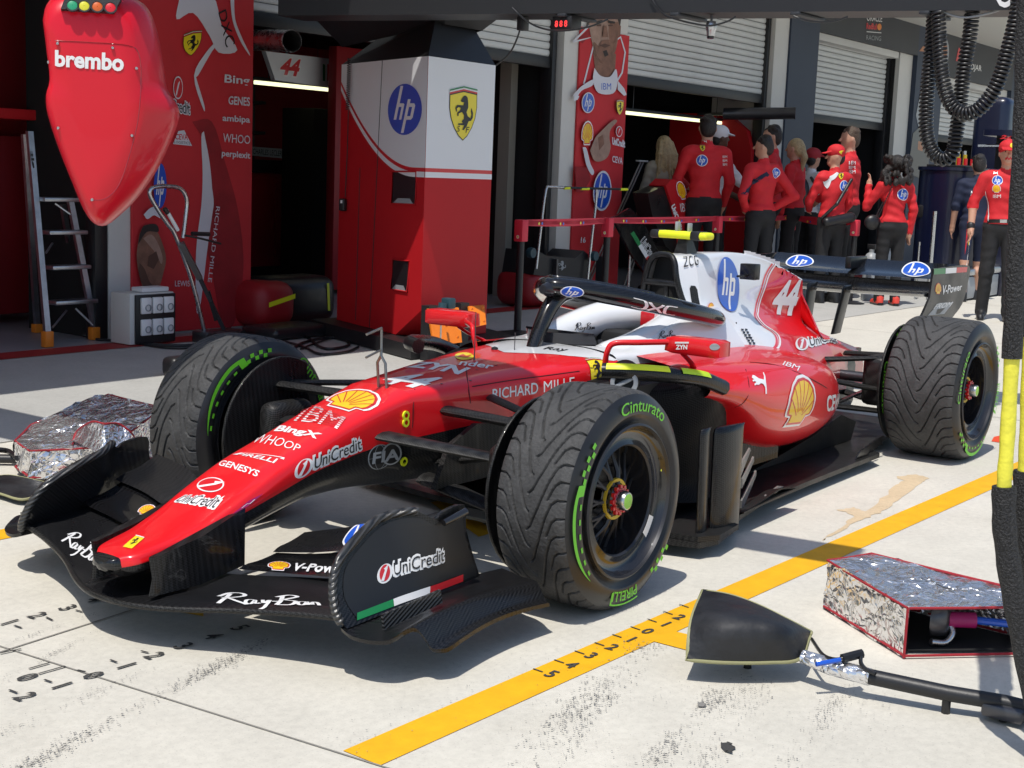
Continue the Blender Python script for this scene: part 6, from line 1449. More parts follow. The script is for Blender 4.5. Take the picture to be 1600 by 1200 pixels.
def black_cover(name, label, rows, thick=.008):
    """curved black sheet: rows of points front edge -> back edge"""
    R = [cr([tuple(p) for p in r], 5) for r in rows]; G = [cr([r[k] for r in R], 4) for k in range(len(R[0]))]; G = [[G[k][j] for k in range(len(G))] for j in range(len(G[0]))]
    mb = MB(); mb.loft(G); low = [[(x, y, z - thick) for x, y, z in r] for r in G]; mb.loft([list(reversed(r)) for r in low])
    t = thing(name, label, 'cover', (G[0][0][0], G[0][0][1], 0), 'black duct covers on poles')
    edge = G[0] + [r[-1] for r in G[1:]] + list(reversed(G[-1]))[1:] + [r[0] for r in reversed(G)][1:-1]
    el = [(x, y, z - thick) for x, y, z in edge]
    obj('sheet', mb, 'cover_black', t, smooth=50)
    e = MB(); e.loft([edge + [edge[0]], el + [el[0]]]); e2 = MB(); e2.tube([(x, y, z - thick / 2) for x, y, z in edge], .0055, 6, closed=True); obj('edge_trim', e2, 'edge_olive', t, smooth=60)
    return t
mat('edge_olive', (.30, .29, .15), .7)
r0 = [gz(1073, 1029, .07), gz(1130, 1033, .07), (gz(1200, 1033, .07)), gz(1250, 1027, .075), gz(1266, 990, .105)]
r1 = [gz(1080, 968, .155), gz(1128, 972, .175), gz(1180, 975, .175), gz(1232, 984, .155), gz(1267, 988, .11)]
r2 = [gz(1098, 921, .165), gz(1140, 928, .18), gz(1185, 944, .175), gz(1232, 967, .15), gz(1268, 986, .11)]
bc = black_cover('black_duct_cover', 'black curved duct cover with olive edge on a pole, lower right', [r0, r1, r2])
def leg(t, x, y, z): obj('support_foot', MB().tube([(x, y, 0), (x, y, z)], .012, 8), 'black_rubber', t)
q = gz(1175, 985, .13); leg(bc, q.x + .05, q.y + .03, .16)
pp_ = [gz(1255, 1026, .075), gz(1300, 1042, .07), gz(1360, 1058, .065)]
pole = thing('duct_pole', 'black pole with silver sleeve running from the black cover to the lower right', 'pole', (pp_[2].x, pp_[2].y, 0))
obj('silver_sleeve', MB().tube(pp_, [.020, .024, .024], 12), 'foil', pole, smooth=50)
p2 = [gz(1358, 1057, .065), gz(1480, 1083, .055), gz(1570, 1098, .05), gz(1680, 1125, .04)]
obj('pole_tube', MB().tube(p2, .0215, 12), 'black_plastic', pole, smooth=50)
obj('clamp', MB().rbox(p2[2].x - .04, p2[2].x + .04, p2[2].y - .06, p2[2].y + .05, .012, .05, .01), 'dark_steel', pole)
for p in (p2[1], p2[2]): obj('pole_foot', MB().tube([(p.x, p.y, 0), (p.x, p.y, p.z)], .012, 8), 'black_rubber', pole)
mb = MB(); mb.tube(cr([gz(1268, 998, .09), gz(1285, 1022, .09), gz(1305, 1030, .10), gz(1325, 1026, .11), gz(1345, 1019, .115)], 4), .005, 6); obj('cable', mb, 'black_rubber', pole, smooth=60)
mb = MB(); mb.tube([gz(1316, 1029, .105), gz(1347, 1021, .115)], .013, 8); obj('grip', mb, 'black_rubber', pole); mb = MB(); mb.tube([gz(1275, 1038, .095), gz(1313, 1031, .105)], .007, 8); obj('blue_band', mb, 'decal_blue', pole)
mb = MB(); mb.tube(cr([gz(1346, 1021, .115), gz(1345, 1035, .1), gz(1352, 1045, .09), gz(1368, 1053, .085)], 4), .006, 6); obj('cable', mb, 'black_rubber', pole, smooth=60)

lA, lB = gz(24, 742), gz(47, 760)
lp_ = [(lA.x, lA.y), (lB.x, lB.y), (.02, 1.62), (.45, 1.80), (.50, 2.25), (.05, 2.22)]
lt, _ = crumple(lp_, .03, lambda p: .15 + .10 * max(0, min(1, (p.x - .0) / .4)), 'silver foil duct cover with red binding behind the far front wing end', (), seed=8)
fl_ = MB(); P = cr([gz(113, 694, .16), gz(120, 674, .2), gz(143, 659, .27), gz(163, 662, .28), gz(185, 662, .27), gz(205, 676, .23), gz(214, 692, .17)], 4); low_ = [Vector((p[0] - .05, p[1] - .05, .17)) for p in P]; fl_.loft([P, [Vector(a).lerp(b, .5) + Vector((.01, .01, 0)) for a, b in zip(P, low_)], low_]); obj('raised_flap', fl_, 'foil', lt, smooth=50); obj('binding', MB().tube(P, .0042, 6), 'binding_red', lt)
lcov = black_cover('black_duct_cover', 'black sheet lying under the silver cover at the left edge', [[gz(-30, 764, .03), gz(0, 770, .03), gz(35, 779, .03), gz(72, 768, .035)], [gz(-30, 755, .035), gz(0, 752, .04), gz(40, 762, .04), gz(78, 762, .04)], [gz(-30, 748, .04), gz(5, 742, .04), gz(30, 744, .04), gz(85, 756, .04)]])
leg(lcov, gz(20, 762, .03).x, gz(20, 762, .03).y, .03)
mb = MB(); mb.tube(cr([gz(-20, 703, .06), gz(0, 703, .06), gz(15, 706, .05), gz(27, 716, .08)], 4), .012, 8); tag(obj('black_hose', mb, 'black_rubber', None, smooth=60), 'black hose entering the left foil cover at the picture edge', 'hose')
mb = MB(); mb.tube([gz(-30, 716, .03), gz(26, 717, .03)], .02, 8); tag(obj('black_tube', mb, 'black_plastic', None, smooth=60), 'straight black tube below the hose at the left edge', 'tube')

# ---- stepladder
def yq(px, py, y): return on(px, py, 1, y)
ld_ = thing('stepladder', 'grey aluminium stepladder with orange feet inside the left garage door', 'ladder', (2.6, 5.75, 0))
YL = 5.62
def rail(p, q, y0, y1, w=.045, d=.03, nm='rail', m='aluminium'):
    a, b = yq(*p, y0), yq(*q, y1); mb = MB(); V = []
    for c in (a, b): V += [c + Vector((sx * w / 2, sy * d / 2, 0)) for sx, sy in ((-1, -1), (1, -1), (1, 1), (-1, 1))]
    mb.add(V, [(0, 1, 5, 4), (1, 2, 6, 5), (2, 3, 7, 6), (3, 0, 4, 7), (0, 3, 2, 1), (4, 5, 6, 7)]); return obj(nm, mb, m, ld_, smooth=None)
rail((46, 205), (74, 522), YL, YL - .25); rail((110, 315), (148, 515), YL, YL - .1)
rail((38, 210), (58, 510), YL + .15, YL + .5, .04); rail((98, 320), (130, 505), YL + .2, YL + .55, .04)
for (p, q) in [((70, 360), (130, 362)), ((75, 415), (135, 416)), ((80, 470), (146, 474)), ((62, 308), (120, 308))]:
    a, b = yq(*p, YL - .1), yq(*q, YL - .1); obj('step', MB().rbox(a.x, b.x, a.y - .06, a.y + .06, a.z - .03, a.z, .006), 'aluminium', ld_)
for p, y in (((74, 524), YL - .25), ((147, 517), YL - .1), ((58, 512), YL + .5), ((131, 508), YL + .55)):
    q = yq(*p, y); obj('foot', MB().rbox(q.x - .035, q.x + .035, q.y - .03, q.y + .03, .005, max(.05, q.z + .03), .006), 'decal_orange', ld_)
for p, q in [((82, 380), (72, 395)), ((104, 485), (82, 512)), ((118, 482), (145, 508)), ((86, 318), (110, 335))]:
    obj('brace', MB().tube([yq(*p, YL - .06), yq(*q, YL - .12)], .008, 6), 'aluminium', ld_)
decal('lettering', ld_, [(textin('svelt', 0, 1, 0, 1, .03), 'decal_black')], [yq(52, 288, YL - .05), yq(45, 236, YL - .03), yq(49, 236, YL - .03), yq(56, 288, YL - .05)], normal=(0, -1, 0), off=.02)

# ---- garage partitions and inside equipment
def boxthing(name, label, cat, x0, x1, y0, y1, z0, z1, m, r=.01, group=None):
    return tag(obj(name, MB().rbox(x0, x1, y0, y1, z0, z1, r), m), label, cat, group)
part1 = thing('garage_partition', 'dark red partition wall at the left edge behind the ladder', 'partition', (1.5, 6.6, 0))
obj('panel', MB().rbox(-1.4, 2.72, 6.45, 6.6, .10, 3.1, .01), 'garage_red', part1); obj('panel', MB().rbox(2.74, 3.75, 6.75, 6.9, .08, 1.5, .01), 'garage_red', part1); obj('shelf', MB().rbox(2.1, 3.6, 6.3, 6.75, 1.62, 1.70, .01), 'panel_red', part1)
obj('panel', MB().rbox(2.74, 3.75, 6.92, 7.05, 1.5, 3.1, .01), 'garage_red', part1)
for x in (-1.2, 2.6): obj('partition_foot', MB().tube([(x, 6.52, 0), (x, 6.52, .11)], .02, 8), 'dark_steel', part1)
boxthing('shutter_track', 'black shutter track on the left side of the first white pier', 'track', 2.93, 3.045, 5.50, 5.62, 0, 2.95, 'black_plastic')
tag(obj('pier_side_panel', MB().box(3.0, 3.046, 5.63, 6.42, 0, 3.9), 'black_matte', None, smooth=None), 'black side panel of the first white pier beside the ladder', 'panel')
# header board with race number
hb = thing('header_board', 'white header board with race number and tricolour over the garage bay', 'sign', (7.2, 7.5, 2.2))
hp_ = [on(x, y, 1, 7.5) for x, y in [(430, 125), (560, 143), (560, 97), (415, 80)]]
mb = MB(); mb.add(hp_ + [p + Vector((0, .06, 0)) for p in hp_], [(0, 1, 2, 3), (4, 7, 6, 5), (0, 4, 5, 1), (1, 5, 6, 2), (2, 6, 7, 3), (3, 7, 4, 0)]); hbo = obj('board', mb, 'panel_white', hb, smooth=None)
decal('race_number', hbo, [(textin('44', -.05, 1.05, -.08, 1.08, .09, .15), 'decal_white'), (textin('44', 0, 1, 0, 1, .04, .15), 'decal_red')], [on(x, y, 1, 7.5) for x, y in [(436, 116), (466, 120), (470, 93), (440, 90)]], normal=(0, -1, 0), off=.004)
for x, m in ((504, 'decal_green'), (511, 'decal_red')): decal('stripe', hbo, [(SQ, m)], [on(a, b, 1, 7.5) for a, b in [(x, 126), (x + 3.5, 127), (x + 3.5, 101), (x, 100)]], normal=(0, -1, 0), off=.004)
for x in (6.9, 8.6): obj('hanger_rod', MB().tube([(x, 7.53, 2.4), (x, 7.53, 3.2)], .012, 6), 'dark_steel', hb)
def strip_lamp(label, px, y, lamp=True):
    a, b = on(*px[0], 1, y), on(*px[1], 1, y); c = (a + b) / 2
    t = thing('strip_light', label, 'lamp', c, 'garage strip lights'); z = c.z
    obj('lamp_tube', MB().rbox(a.x, b.x, y - .02, y + .02, z - .02, z + .02, .006), 'lamp_strip', t); obj('lamp_housing', MB().rbox(a.x - .05, b.x + .05, y - .03, y + .03, z + .022, z + .06, .006), 'black_plastic', t)
    for x in (a.x + .2, b.x - .2): obj('lamp_wire', MB().tube([(x, y, z + .06), (x, y, 3.2)], .005, 5), 'dark_steel', t)
strip_lamp('yellowish strip light below the race number board in the garage', [(398, 131), (515, 138)], 8.2)
strip_lamp('thin strip light across the bay behind the people', [(975, 183), (1130, 186)], 6.15)
cab = thing('tool_cabinet', 'dark red tool cabinet deep in the garage bay behind the pillar', 'cabinet', (8.4, 9.3, 0))
obj('cabinet_body', MB().rbox(7.2, 9.9, 9.0, 9.6, .15, 1.25, .02), 'garage_red', cab); obj('worktop', MB().rbox(7.15, 9.95, 8.95, 9.65, 1.25, 1.40, .01), 'black_plastic', cab)
for k in range(3): obj('drawer', MB().rbox(7.3 + k * .9, 8.12 + k * .9, 8.98, 9.0, .25, 1.18, .006), 'garage_red', cab)
obj('cabinet_plinth', MB().box(7.25, 9.85, 9.05, 9.55, 0, .15), 'black_matte', cab, smooth=None)
decal('lettering', cab, [(textin('LEWIS HAMILTON', 0, 1, 0, 1, .01, .1), 'decal_grey')], [on(x, y, 1, 8.945) for x, y in [(449, 262), (513, 269), (513, 263), (450, 256)]], normal=(0, -1, 0), off=.003)
sh_ = thing('wall_shelf', 'dark shelf unit with white name strip deep inside the garage', 'shelf', (7.6, 10.4, 0))
for z in (.6, 1.3, 1.72, 2.1): obj('shelf_board', MB().rbox(6.6, 9.2, 10.2, 10.7, z, z + .04, .005), 'decal_grey' if z == 1.3 else 'black_plastic', sh_)
for x in (6.62, 9.15): obj('shelf_post', MB().box(x, x + .05, 10.4, 10.45, 0, 2.4), 'black_plastic', sh_, smooth=None)
decal('lettering', sh_, [(SQ, 'decal_grey'), (textin('CHARLES LECLERC', .05, .95, .2, .8, .01, .1), 'decal_black')], [on(x, y, 1, 10.19) for x, y in [(392, 243), (447, 248), (447, 233), (392, 229)]], normal=(0, -1, 0), off=.003)
boxthing('monitor_tower', 'tall black monitor stack in the dark garage beside the pillar', 'equipment', 8.0, 8.75, 8.2, 8.7, 0, 2.0, 'black_matte', .02)
rp = thing('garage_partition', 'red partition with rounded top corner behind the man with the round blue back badge', 'partition', (14.6, 6.5, 0))
mb = MB(); mb.prism([(5.66, .01), (6.95, .01), (6.95, 2.28), (6.3, 2.28), (5.95, 2.2), (5.75, 2.05), (5.66, 1.8)], ((13.86, 0, 0), (0, 1, 0), (0, 0, 1)), (.12, 0, 0)); obj('panel', mb, 'panel_red', rp, smooth=None); rp.location = (13.92, 6.3, 0)
for ch in rp.children: ch.matrix_parent_inverse = Matrix.Translation((-13.92, -6.3, 0))
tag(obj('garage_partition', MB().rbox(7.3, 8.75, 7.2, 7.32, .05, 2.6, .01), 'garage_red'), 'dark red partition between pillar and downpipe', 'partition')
boxthing('red_counter', 'low dark red counter with white lettering in the right garage bay', 'counter', 10.6, 13.4, 8.6, 9.1, 0, 1.0, 'garage_red')
# spare wheels / tyre bags, bag on the floor
bag = thing('equipment_bag', 'black and red equipment bag with yellow reflective strip on the garage floor', 'bag', (5.2, 6.1, 0))
q = gz(440, 515)
mb = MB(); mb.rbox(q.x - .1, q.x + .75, q.y + .05, q.y + .5, .01, .42, .12, seg=4); obj('bag_body', mb, 'black_rubber', bag, smooth=60)
mb = MB(); mb.rbox(q.x - .28, q.x + .16, q.y - .05, q.y + .4, .02, .40, .13, seg=4); obj('bag_end', mb, 'garage_red', bag, smooth=60)
decal('reflective_strip', bag, [(SQ, 'hi_yellow')], [Vector((q.x - .2, q.y - .052, .20)), Vector((q.x + .1, q.y - .052, .26)), Vector((q.x + .1, q.y - .052, .30)), Vector((q.x - .2, q.y - .052, .24))], normal=(0, -1, 0), off=.002)
decal('reflective_strip', bag, [(SQ, 'hi_yellow')], [Vector((q.x + .60, q.y + .047, .12)), Vector((q.x + .63, q.y + .047, .12)), Vector((q.x + .61, q.y + .047, .36)), Vector((q.x + .58, q.y + .047, .36))], normal=(0, -1, 0), off=.002)
q2 = gz(452, 526); mb = MB(); mb.rbox(q2.x - .35, q2.x + .3, q2.y - .2, q2.y + .2, .01, .10, .04, seg=3); tag(obj('black_mat', mb, 'black_rubber', None, smooth=60), 'folded black mat in front of the equipment bag', 'mat')
bag2 = thing('equipment_bag', 'red bag with yellow strip behind the first barrier post', 'bag', (7.4, 5.2, 0)); q = gz(835, 478)
mb = MB(); mb.rbox(q.x - .35, q.x + .35, q.y - .2, q.y + .3, .01, .38, .13, seg=4); obj('bag_body', mb, 'garage_red', bag2, smooth=60)
decal('reflective_strip', bag2, [(SQ, 'hi_yellow')], [Vector((q.x - .1, q.y - .202, .20)), Vector((q.x + .14, q.y - .202, .16)), Vector((q.x + .14, q.y - .202, .20)), Vector((q.x - .1, q.y - .202, .24))], normal=(0, -1, 0), off=.002)

# power box on the floor
pbx = thing('power_box', 'grey and black socket box with six white outlets on the floor by the banner', 'power box', (3.2, 5.1, 0))
x0, x1, yb = 2.93, 3.30, 5.08
obj('box_shell', MB().rbox(x0 - .02, x1 + .02, yb, yb + .22, .01, .385, .006), 'pier_white', pbx); obj('front_plate', MB().rbox(x0 + .02, x1 + .02, yb - .02, yb - .001, .015, .375, .004), 'black_plastic', pbx)
for r in range(2):
    for c in range(3):
        x = x0 + .055 + c * .105; z = .075 + r * .16; s_ = obj('socket', MB().rbox(x, x + .092, yb - .045, yb - .021, z, z + .12, .008), 'decal_white', pbx)
        k = MB(); k.lathe([(.020, 0), (.026, 0), (.026, -.008), (.020, -.008)], (x + .055, yb - .045, z + .045), 'y', 16); obj('socket_lid', k, 'decal_grey', s_)
obj('adapter', MB().rbox(x0 + .12, x1, yb + .03, yb + .16, .387, .42, .008), 'cloth_white', pbx)
# jack trolley leaning by the banner
jk = thing('quick_lift_jack', 'steel hand jack with looped handle leaning in front of the fist banner', 'jack', (3.4, 4.95, 0))
YJ = 4.95
def jq(px, py, dy=0): return yq(px, py, YJ + dy)
loopj = cr([jq(321, 524), jq(300, 440), jq(275, 370), jq(262, 350), jq(245, 325), jq(234, 303), jq(240, 293), jq(262, 291), jq(282, 295), jq(292, 312), jq(290, 340), jq(286, 372)], 4)
obj('handle_tube', MB().tube(loopj, .016, 10), 'steel', jk, smooth=60)
for p, q, w, m, nm in [((283, 380), (312, 435), .03, 'titanium', 'lever_plate'), ((310, 430), (350, 515), .02, 'dark_steel', 'lower_arm'), ((325, 455), (338, 500), .022, 'black_plastic', 'damper')]:
    a, b = jq(*p, -.03), jq(*q, -.03); mb = MB(); mb.tube([a, b], w, 4); obj(nm, mb, m, jk)
obj('grip', MB().tube([jq(300, 365, -.03), jq(327, 366, -.03)], .016, 8), 'black_rubber', jk); obj('brake_lever', MB().tube(cr([jq(290, 368, -.03), jq(315, 373, -.05), jq(345, 381, -.05)], 3), .008, 6), 'black_plastic', jk)
obj('grip', MB().tube([jq(260, 328, -.03), jq(278, 360, -.03)], .014, 8), 'decal_white', jk); obj('grip_end', MB().tube([jq(257, 326, -.03), jq(262, 333, -.03)], .018, 8), 'black_rubber', jk)
a = jq(350, 512); obj('jack_foot', MB().rbox(a.x - .28, a.x + .1, a.y - .12, a.y + .05, .005, .09, .01), 'dark_steel', jk)
for dx in (-.24, .05): k = MB(); k.lathe([(.001, -.02), (.045, -.02), (.045, .02), (.001, .02)], (a.x + dx, a.y - .14, .046), 'y', 16); obj('jack_wheel', k, 'black_rubber', jk)

# steel exhaust ducts on the wall
def duct(label, px, y, r):
    a, b = on(*px[0], 1, y + .5), on(*px[1], 1, y - .35); t = thing('exhaust_duct', label, 'duct', a, 'exhaust ducts')
    mb = MB(); d = (b - a).normalized(); ax = (Vector((0, 0, 1)), d.cross(Vector((0, 0, 1))), d); L = (b - a).length
    m0 = 'steel' if a.x < 6 else 'dark_steel'; mb.lathe([(r, 0), (r, L * .98), (r * 1.04, L * .985), (r * 1.04, L), (r * .96, L), (r * .94, L * .6), (.001, L * .55)], a, ax, 28, [0, 0, 0, 0, 1, 1]); obj('duct_pipe', mb, [m0, 'black_matte'], t, smooth=40)
    obj('duct_bracket', MB().box(a.x + .02, a.x + .07, a.y, a.y + .4, a.z - .02, a.z + .02), 'dark_steel', t, smooth=None)
duct('shiny steel exhaust pipe beside the top of the fist banner', [(380, 62), (456, 64)], 5.3, .085)
duct('dark exhaust pipe end in front of the white pier behind the people', [(1130, 178), (1243, 177)], 5.3, .078)

# orange pads, cordless drill
for lab, px in (('orange plastic pad left of the cordless drill by the pillar foot', [(669, 483), (717, 481), (722, 535), (678, 540)]), ('orange plastic pad right, half hidden by the far mirror', [(733, 479), (757, 477), (760, 507), (736, 512)])):
    q = [on(x, y, 1, 2.98 + (.20 if i < 2 else 0)) for i, (x, y) in enumerate(px)]; mb = MB(); c = sum(q, Vector()) / 4
    t = thing('orange_pad', lab, 'pad', (c.x, 3.0, .14), 'orange pads'); mb.add(q + [p + Vector((.02, .03, 0)) for p in q], [(0, 1, 2, 3), (4, 7, 6, 5), (0, 4, 5, 1), (1, 5, 6, 2), (2, 6, 7, 3), (3, 7, 4, 0)]); po = obj('pad_plate', mb, 'orange_plastic', t, smooth=None)
    for s_, u_ in ((.15, .15), (.85, .15), (.15, .85), (.85, .85), (.5, .5)):
        p = (q[0] * (1 - s_) + q[1] * s_) * (1 - u_) + (q[3] * (1 - s_) + q[2] * s_) * u_; k = MB(); k.lathe([(.012, 0), (.012, -.006), (.004, -.006)], p, 'y', 10); obj('pad_stud', k, 'orange_plastic', t)
    obj('pad_stand', MB().box(c.x - .05, c.x + .05, 3.20, 3.27, .0, .40), 'black_plastic', t, smooth=None)
dr = thing('cordless_drill', 'dark teal cordless driver hung bit-down in front of the orange pad', 'drill', on(693, 505, 1, 2.9))
def dq(px, py, d=0): return on(px, py, 1, 2.9 + d)
obj('drill_body', MB().tube([dq(692, 473), dq(690, 490), dq(690, 500)], [.03, .034, .026], 12), 'teal_plastic', dr, smooth=50); obj('drill_chuck', MB().tube([dq(690, 500), dq(689, 508)], [.024, .014], 12), 'black_plastic', dr); obj('drill_bit', MB().tube([dq(689, 508), dq(688, 544)], .006, 8), 'steel', dr); obj('drill_battery', MB().rbox(dq(700, 475).x - .03, dq(700, 475).x + .04, 2.86, 2.94, dq(700, 480).z - .01, dq(700, 470).z + .02, .01), 'teal_plastic', dr); obj('drill_hook', MB().tube([dq(692, 474), dq(692, 474, .12)], .008, 6), 'dark_steel', dr)

# cables on the floor
def cable(px, label, r=.012, z=.014):
    mb = MB(); mb.tube(cr([Vector((gz(*p).x, gz(*p).y, z)) for p in px], 6), r, 6); tag(obj('floor_cable', mb, 'black_rubber', None, smooth=60), label, 'cable', 'cables on the floor')
cable([(130, 527), (180, 530), (230, 540), (280, 543), (330, 540)], 'black cable along the foot of the white pier and power box')
cable([(150, 533), (200, 537), (260, 546), (320, 546)], 'second black cable in front of the power box', .01)
cable([(450, 522), (480, 530), (500, 545), (520, 548), (545, 542), (535, 532), (505, 531), (470, 540), (455, 552)], 'tangled black cable left of the pillar base')
cable([(440, 535), (475, 545), (500, 556), (540, 553), (560, 545)], 'black cable curling towards the pillar base', .01)
cable([(470, 548), (490, 540), (530, 528), (560, 530)], 'black cable crossing beside the pillar foot', .008)
cable([(345, 440), (365, 420), (385, 395)], 'thin cable running up by the fist banner', .004, .02) if False else None
blob = gz(268, 590); bb_ = thing('black_wheel_chock', 'black object on the concrete just left of the far front tyre', 'chock', blob); obj('chock_body', MB().rbox(blob.x - .02, blob.x + .22, blob.y - .05, blob.y + .09, .003, .13, .04, seg=3), 'black_rubber', bb_, smooth=60)

# ---- belt barrier
bpost = []
BP = [gz(815, 345, .965), gz(950, 340, .975), gz(1122, 337, .98), gz(1240, 335, .985), gz(1337, 345, .965)]
labs = ['nearest belt barrier post, left of the halo', 'second belt barrier post, in front of the pointing driver banner', 'third belt barrier post, beside the yellow roof camera', 'fourth belt barrier post, among the standing crew', 'last belt barrier post, right of the red-capped man']
for i, (b, lab) in enumerate(zip(BP, labs)):
    t = thing('barrier_post', 'black ' + lab, 'barrier post', (b.x, b.y, 0), 'belt barrier posts')
    k = MB(); k.lathe([(.001, .0), (.17, .0), (.17, .012), (.05, .03), (.032, .035), (.032, .80)], (b.x, b.y, 0), 'z', 20); obj('post_tube', k, 'black_plastic', t, smooth=40)
    obj('belt_head', MB().rbox(b.x - .045, b.x + .045, b.y - .045, b.y + .045, .79, .975, .01), 'belt_red', t)
    h = b; decal('emblem', t, [(poly2(circ(n=14)), 'decal_white'), (sh(poly2(circ(n=14)), .6, .6, .2, .2), 'decal_lemon')], [Vector((b.x - .046, b.y + .015, .815)), Vector((b.x - .046, b.y - .015, .815)), Vector((b.x - .046, b.y - .015, .845)), Vector((b.x - .046, b.y + .015, .845))], normal=(-1, 0, 0), off=.001)
def belt(a, b, lab, sag=.02):
    P = [a.lerp(b, k / 14) for k in range(15)]; t = None
    mb = MB(); hz_ = [.925 - sag * math.sin(PI * k / 14) for k in range(15)]; n = (b - a).cross(Vector((0, 0, 1))).normalized() * .002
    mb.loft([[(p + n).to_tuple()[:2] + (z,) for p, z in zip(P, hz_)], [(p + n).to_tuple()[:2] + (z + .048,) for p, z in zip(P, hz_)], [(p - n).to_tuple()[:2] + (z + .048,) for p, z in zip(P, hz_)], [(p - n).to_tuple()[:2] + (z,) for p, z in zip(P, hz_)]], closed=True)
    o = tag(obj('barrier_belt', mb, 'belt_red', None, smooth=None), lab, 'belt', 'barrier belts')
    nn = n.normalized(); nn = nn if nn.dot(CAM - a) > 0 else -nn; d = (b - a).normalized(); L = (b - a).length; k = .35
    while k < L - .2:
        z = .925 - sag * math.sin(PI * k / L); c = a + d * k + nn * .0035
        for off_, m in ((-.03, 'decal_lemon'), (.03, 'decal_blue')):
            q = c + d * off_; dd = d * .016 * (1 if d.dot(CR) > 0 else -1); decal('belt_badge', o, [(poly2(circ(n=10)), m)], [up(q - dd, z + .010), up(q + dd, z + .010), up(q + dd, z + .038), up(q - dd, z + .038)], normal=nn, off=.001)
        k += .42
for i, lab in enumerate(['red barrier belt left of the second post', 'red barrier belt between second and third posts, over the roof camera', 'red barrier belt across the standing crew', 'sagging red barrier belt below the red-capped man']): belt(BP[i], BP[i + 1], lab, .02 if i < 3 else .05)

# ---- stand with a spare nose and front wing behind the barrier
sn = thing('spare_nose_assembly', 'spare red nose with black front wing standing on its end behind the barrier', 'car nose', (8.9, 5.3, 0))
YS = 4.95
def sq(px, py, d=0): return on(px, py, 1, YS + d)
def plate(name, px, m, d=0, th=.12, par=None):
    q = [sq(x, y, d) for x, y in px]; n = len(q); mb = MB(); P2 = [(p.x, p.z) for p in q]; mb.prism(P2, ((0, YS + d, 0), (1, 0, 0), (0, 0, 1)), (0, th, 0)); return obj(name, mb, m, par or sn, smooth=None)
np_ = plate('nose_skin', [(1040, 290), (1050, 280), (1066, 283), (1078, 320), (1084, 370), (1090, 400), (1062, 400), (1060, 365), (1050, 320)], 'panel_red', -.03, .22)
plate('nose_bulkhead', [(1012, 302), (1040, 290), (1052, 325), (1062, 370), (1060, 400), (1040, 385), (1020, 340)], 'carbon', .0, .2)
ep2 = plate('wing_plate', [(958, 340), (985, 325), (1005, 345), (1025, 385), (1036, 410), (1036, 430), (1010, 430), (985, 395)], 'carbon_gloss', -.05, .03)
decal('tricolour_stripe', ep2, sh_tricolour(), [sq(x, y, -.052) for x, y in [(985, 365), (1020, 422), (1024, 418), (990, 361)]], normal=(0, -1, 0), off=.002)
decal('lettering', ep2, [(textin('UniCredit', -.02, 1.02, -.1, 1.1, .06), 'decal_white'), (textin('UniCredit', 0, 1, 0, 1, .0), 'decal_black')], [sq(x, y, -.052) for x, y in [(1000, 378), (1020, 408), (1026, 401), (1007, 370)]], normal=(0, -1, 0), off=.002)
decal('emblem', np_, sh_shell(), [sq(x, y, -.032) for x, y in [(1062, 312), (1074, 310), (1068, 281), (1053, 284)]], normal=(0, -1, 0), off=.002)
decal('lettering', np_, [(textin('IBM', 0, 1, 0, 1, .02), 'decal_white')], [sq(x, y, -.032) for x, y in [(1064, 331), (1078, 330), (1076, 317), (1062, 318)]], normal=(0, -1, 0), off=.002)
decal('lettering', np_, [(textin('UniCredit', 0, 1, 0, 1, .06), 'decal_white')], [sq(x, y, -.032) for x, y in [(1048, 322), (1062, 362), (1067, 358), (1054, 318)]], normal=(0, -1, 0), off=.002)
for p, q in [((1012, 430), (1005, 470)), ((1060, 398), (1062, 470)), ((985, 395), (960, 470))]:
    a = sq(*p, .05); b = Vector((a.x, a.y, 0)); obj('stand_leg', MB().tube([a, b], .015, 6), 'steel', sn)
# crutch-like stands with T tops
for i, (p, q, lab) in enumerate([((1003, 253), (962, 345), 'left of two steel poles with crossbar tops beside the spare nose'), ((1041, 249), (1010, 345), 'right of two steel poles with crossbar tops, in front of the blonde visitor')]):
    a, b = sq(*p, .5), sq(*q, .5); dirv = (b - a); f_ = Vector((a.x + dirv.x * (a.z / -dirv.z), a.y, 0)); t = thing('pole_stand', lab, 'stand', f_, 'pole stands')
    for d_ in (-.03, .03): obj('pole', MB().tube([a + Vector((d_, 0, 0)), f_ + Vector((d_, 0, 0))], .011, 8), 'titanium', t)
    obj('crossbar', MB().rbox(a.x - .10, a.x + .10, a.y - .03, a.y + .03, a.z, a.z + .02, .006), 'decal_grey', t)
# front-wing trolley behind the first two posts
tr = thing('wing_trolley', 'black equipment trolley with tubular frame and yellow taped top bar', 'trolley', (8.6, 5.2, 0)); YT = 5.0
def tq(px, py, d=0): return on(px, py, 1, YT + d)
obj('frame_tube', MB().tube(cr([tq(838, 420), tq(846, 350), tq(853, 297), tq(860, 292), tq(880, 293)], 3), .014, 8), 'steel', tr, smooth=50)
obj('frame_tube', MB().tube(cr([tq(918, 440), tq(925, 370), tq(931, 320), tq(932, 296)], 3), .014, 8), 'steel', tr, smooth=50)
obj('top_bar', MB().tube([tq(880, 293), tq(980, 296)], .012, 8), 'black_plastic', tr)
for a, b in (((881, 294), (890, 294)), ((908, 295), (920, 295)), ((969, 296), (980, 296))): obj('tape_band', MB().tube([tq(*a), tq(*b)], .0145, 8), 'hi_yellow', tr)
mb = MB(); P2 = [(tq(x, y).x, tq(x, y).z) for x, y in [(840, 430), (846, 392), (860, 400), (905, 404), (918, 392), (925, 398), (930, 440)]]; mb.prism(P2, ((0, YT + .05, 0), (1, 0, 0), (0, 0, 1)), (0, .4, 0)); obj('trolley_body', mb, 'black_plastic', tr, smooth=None)
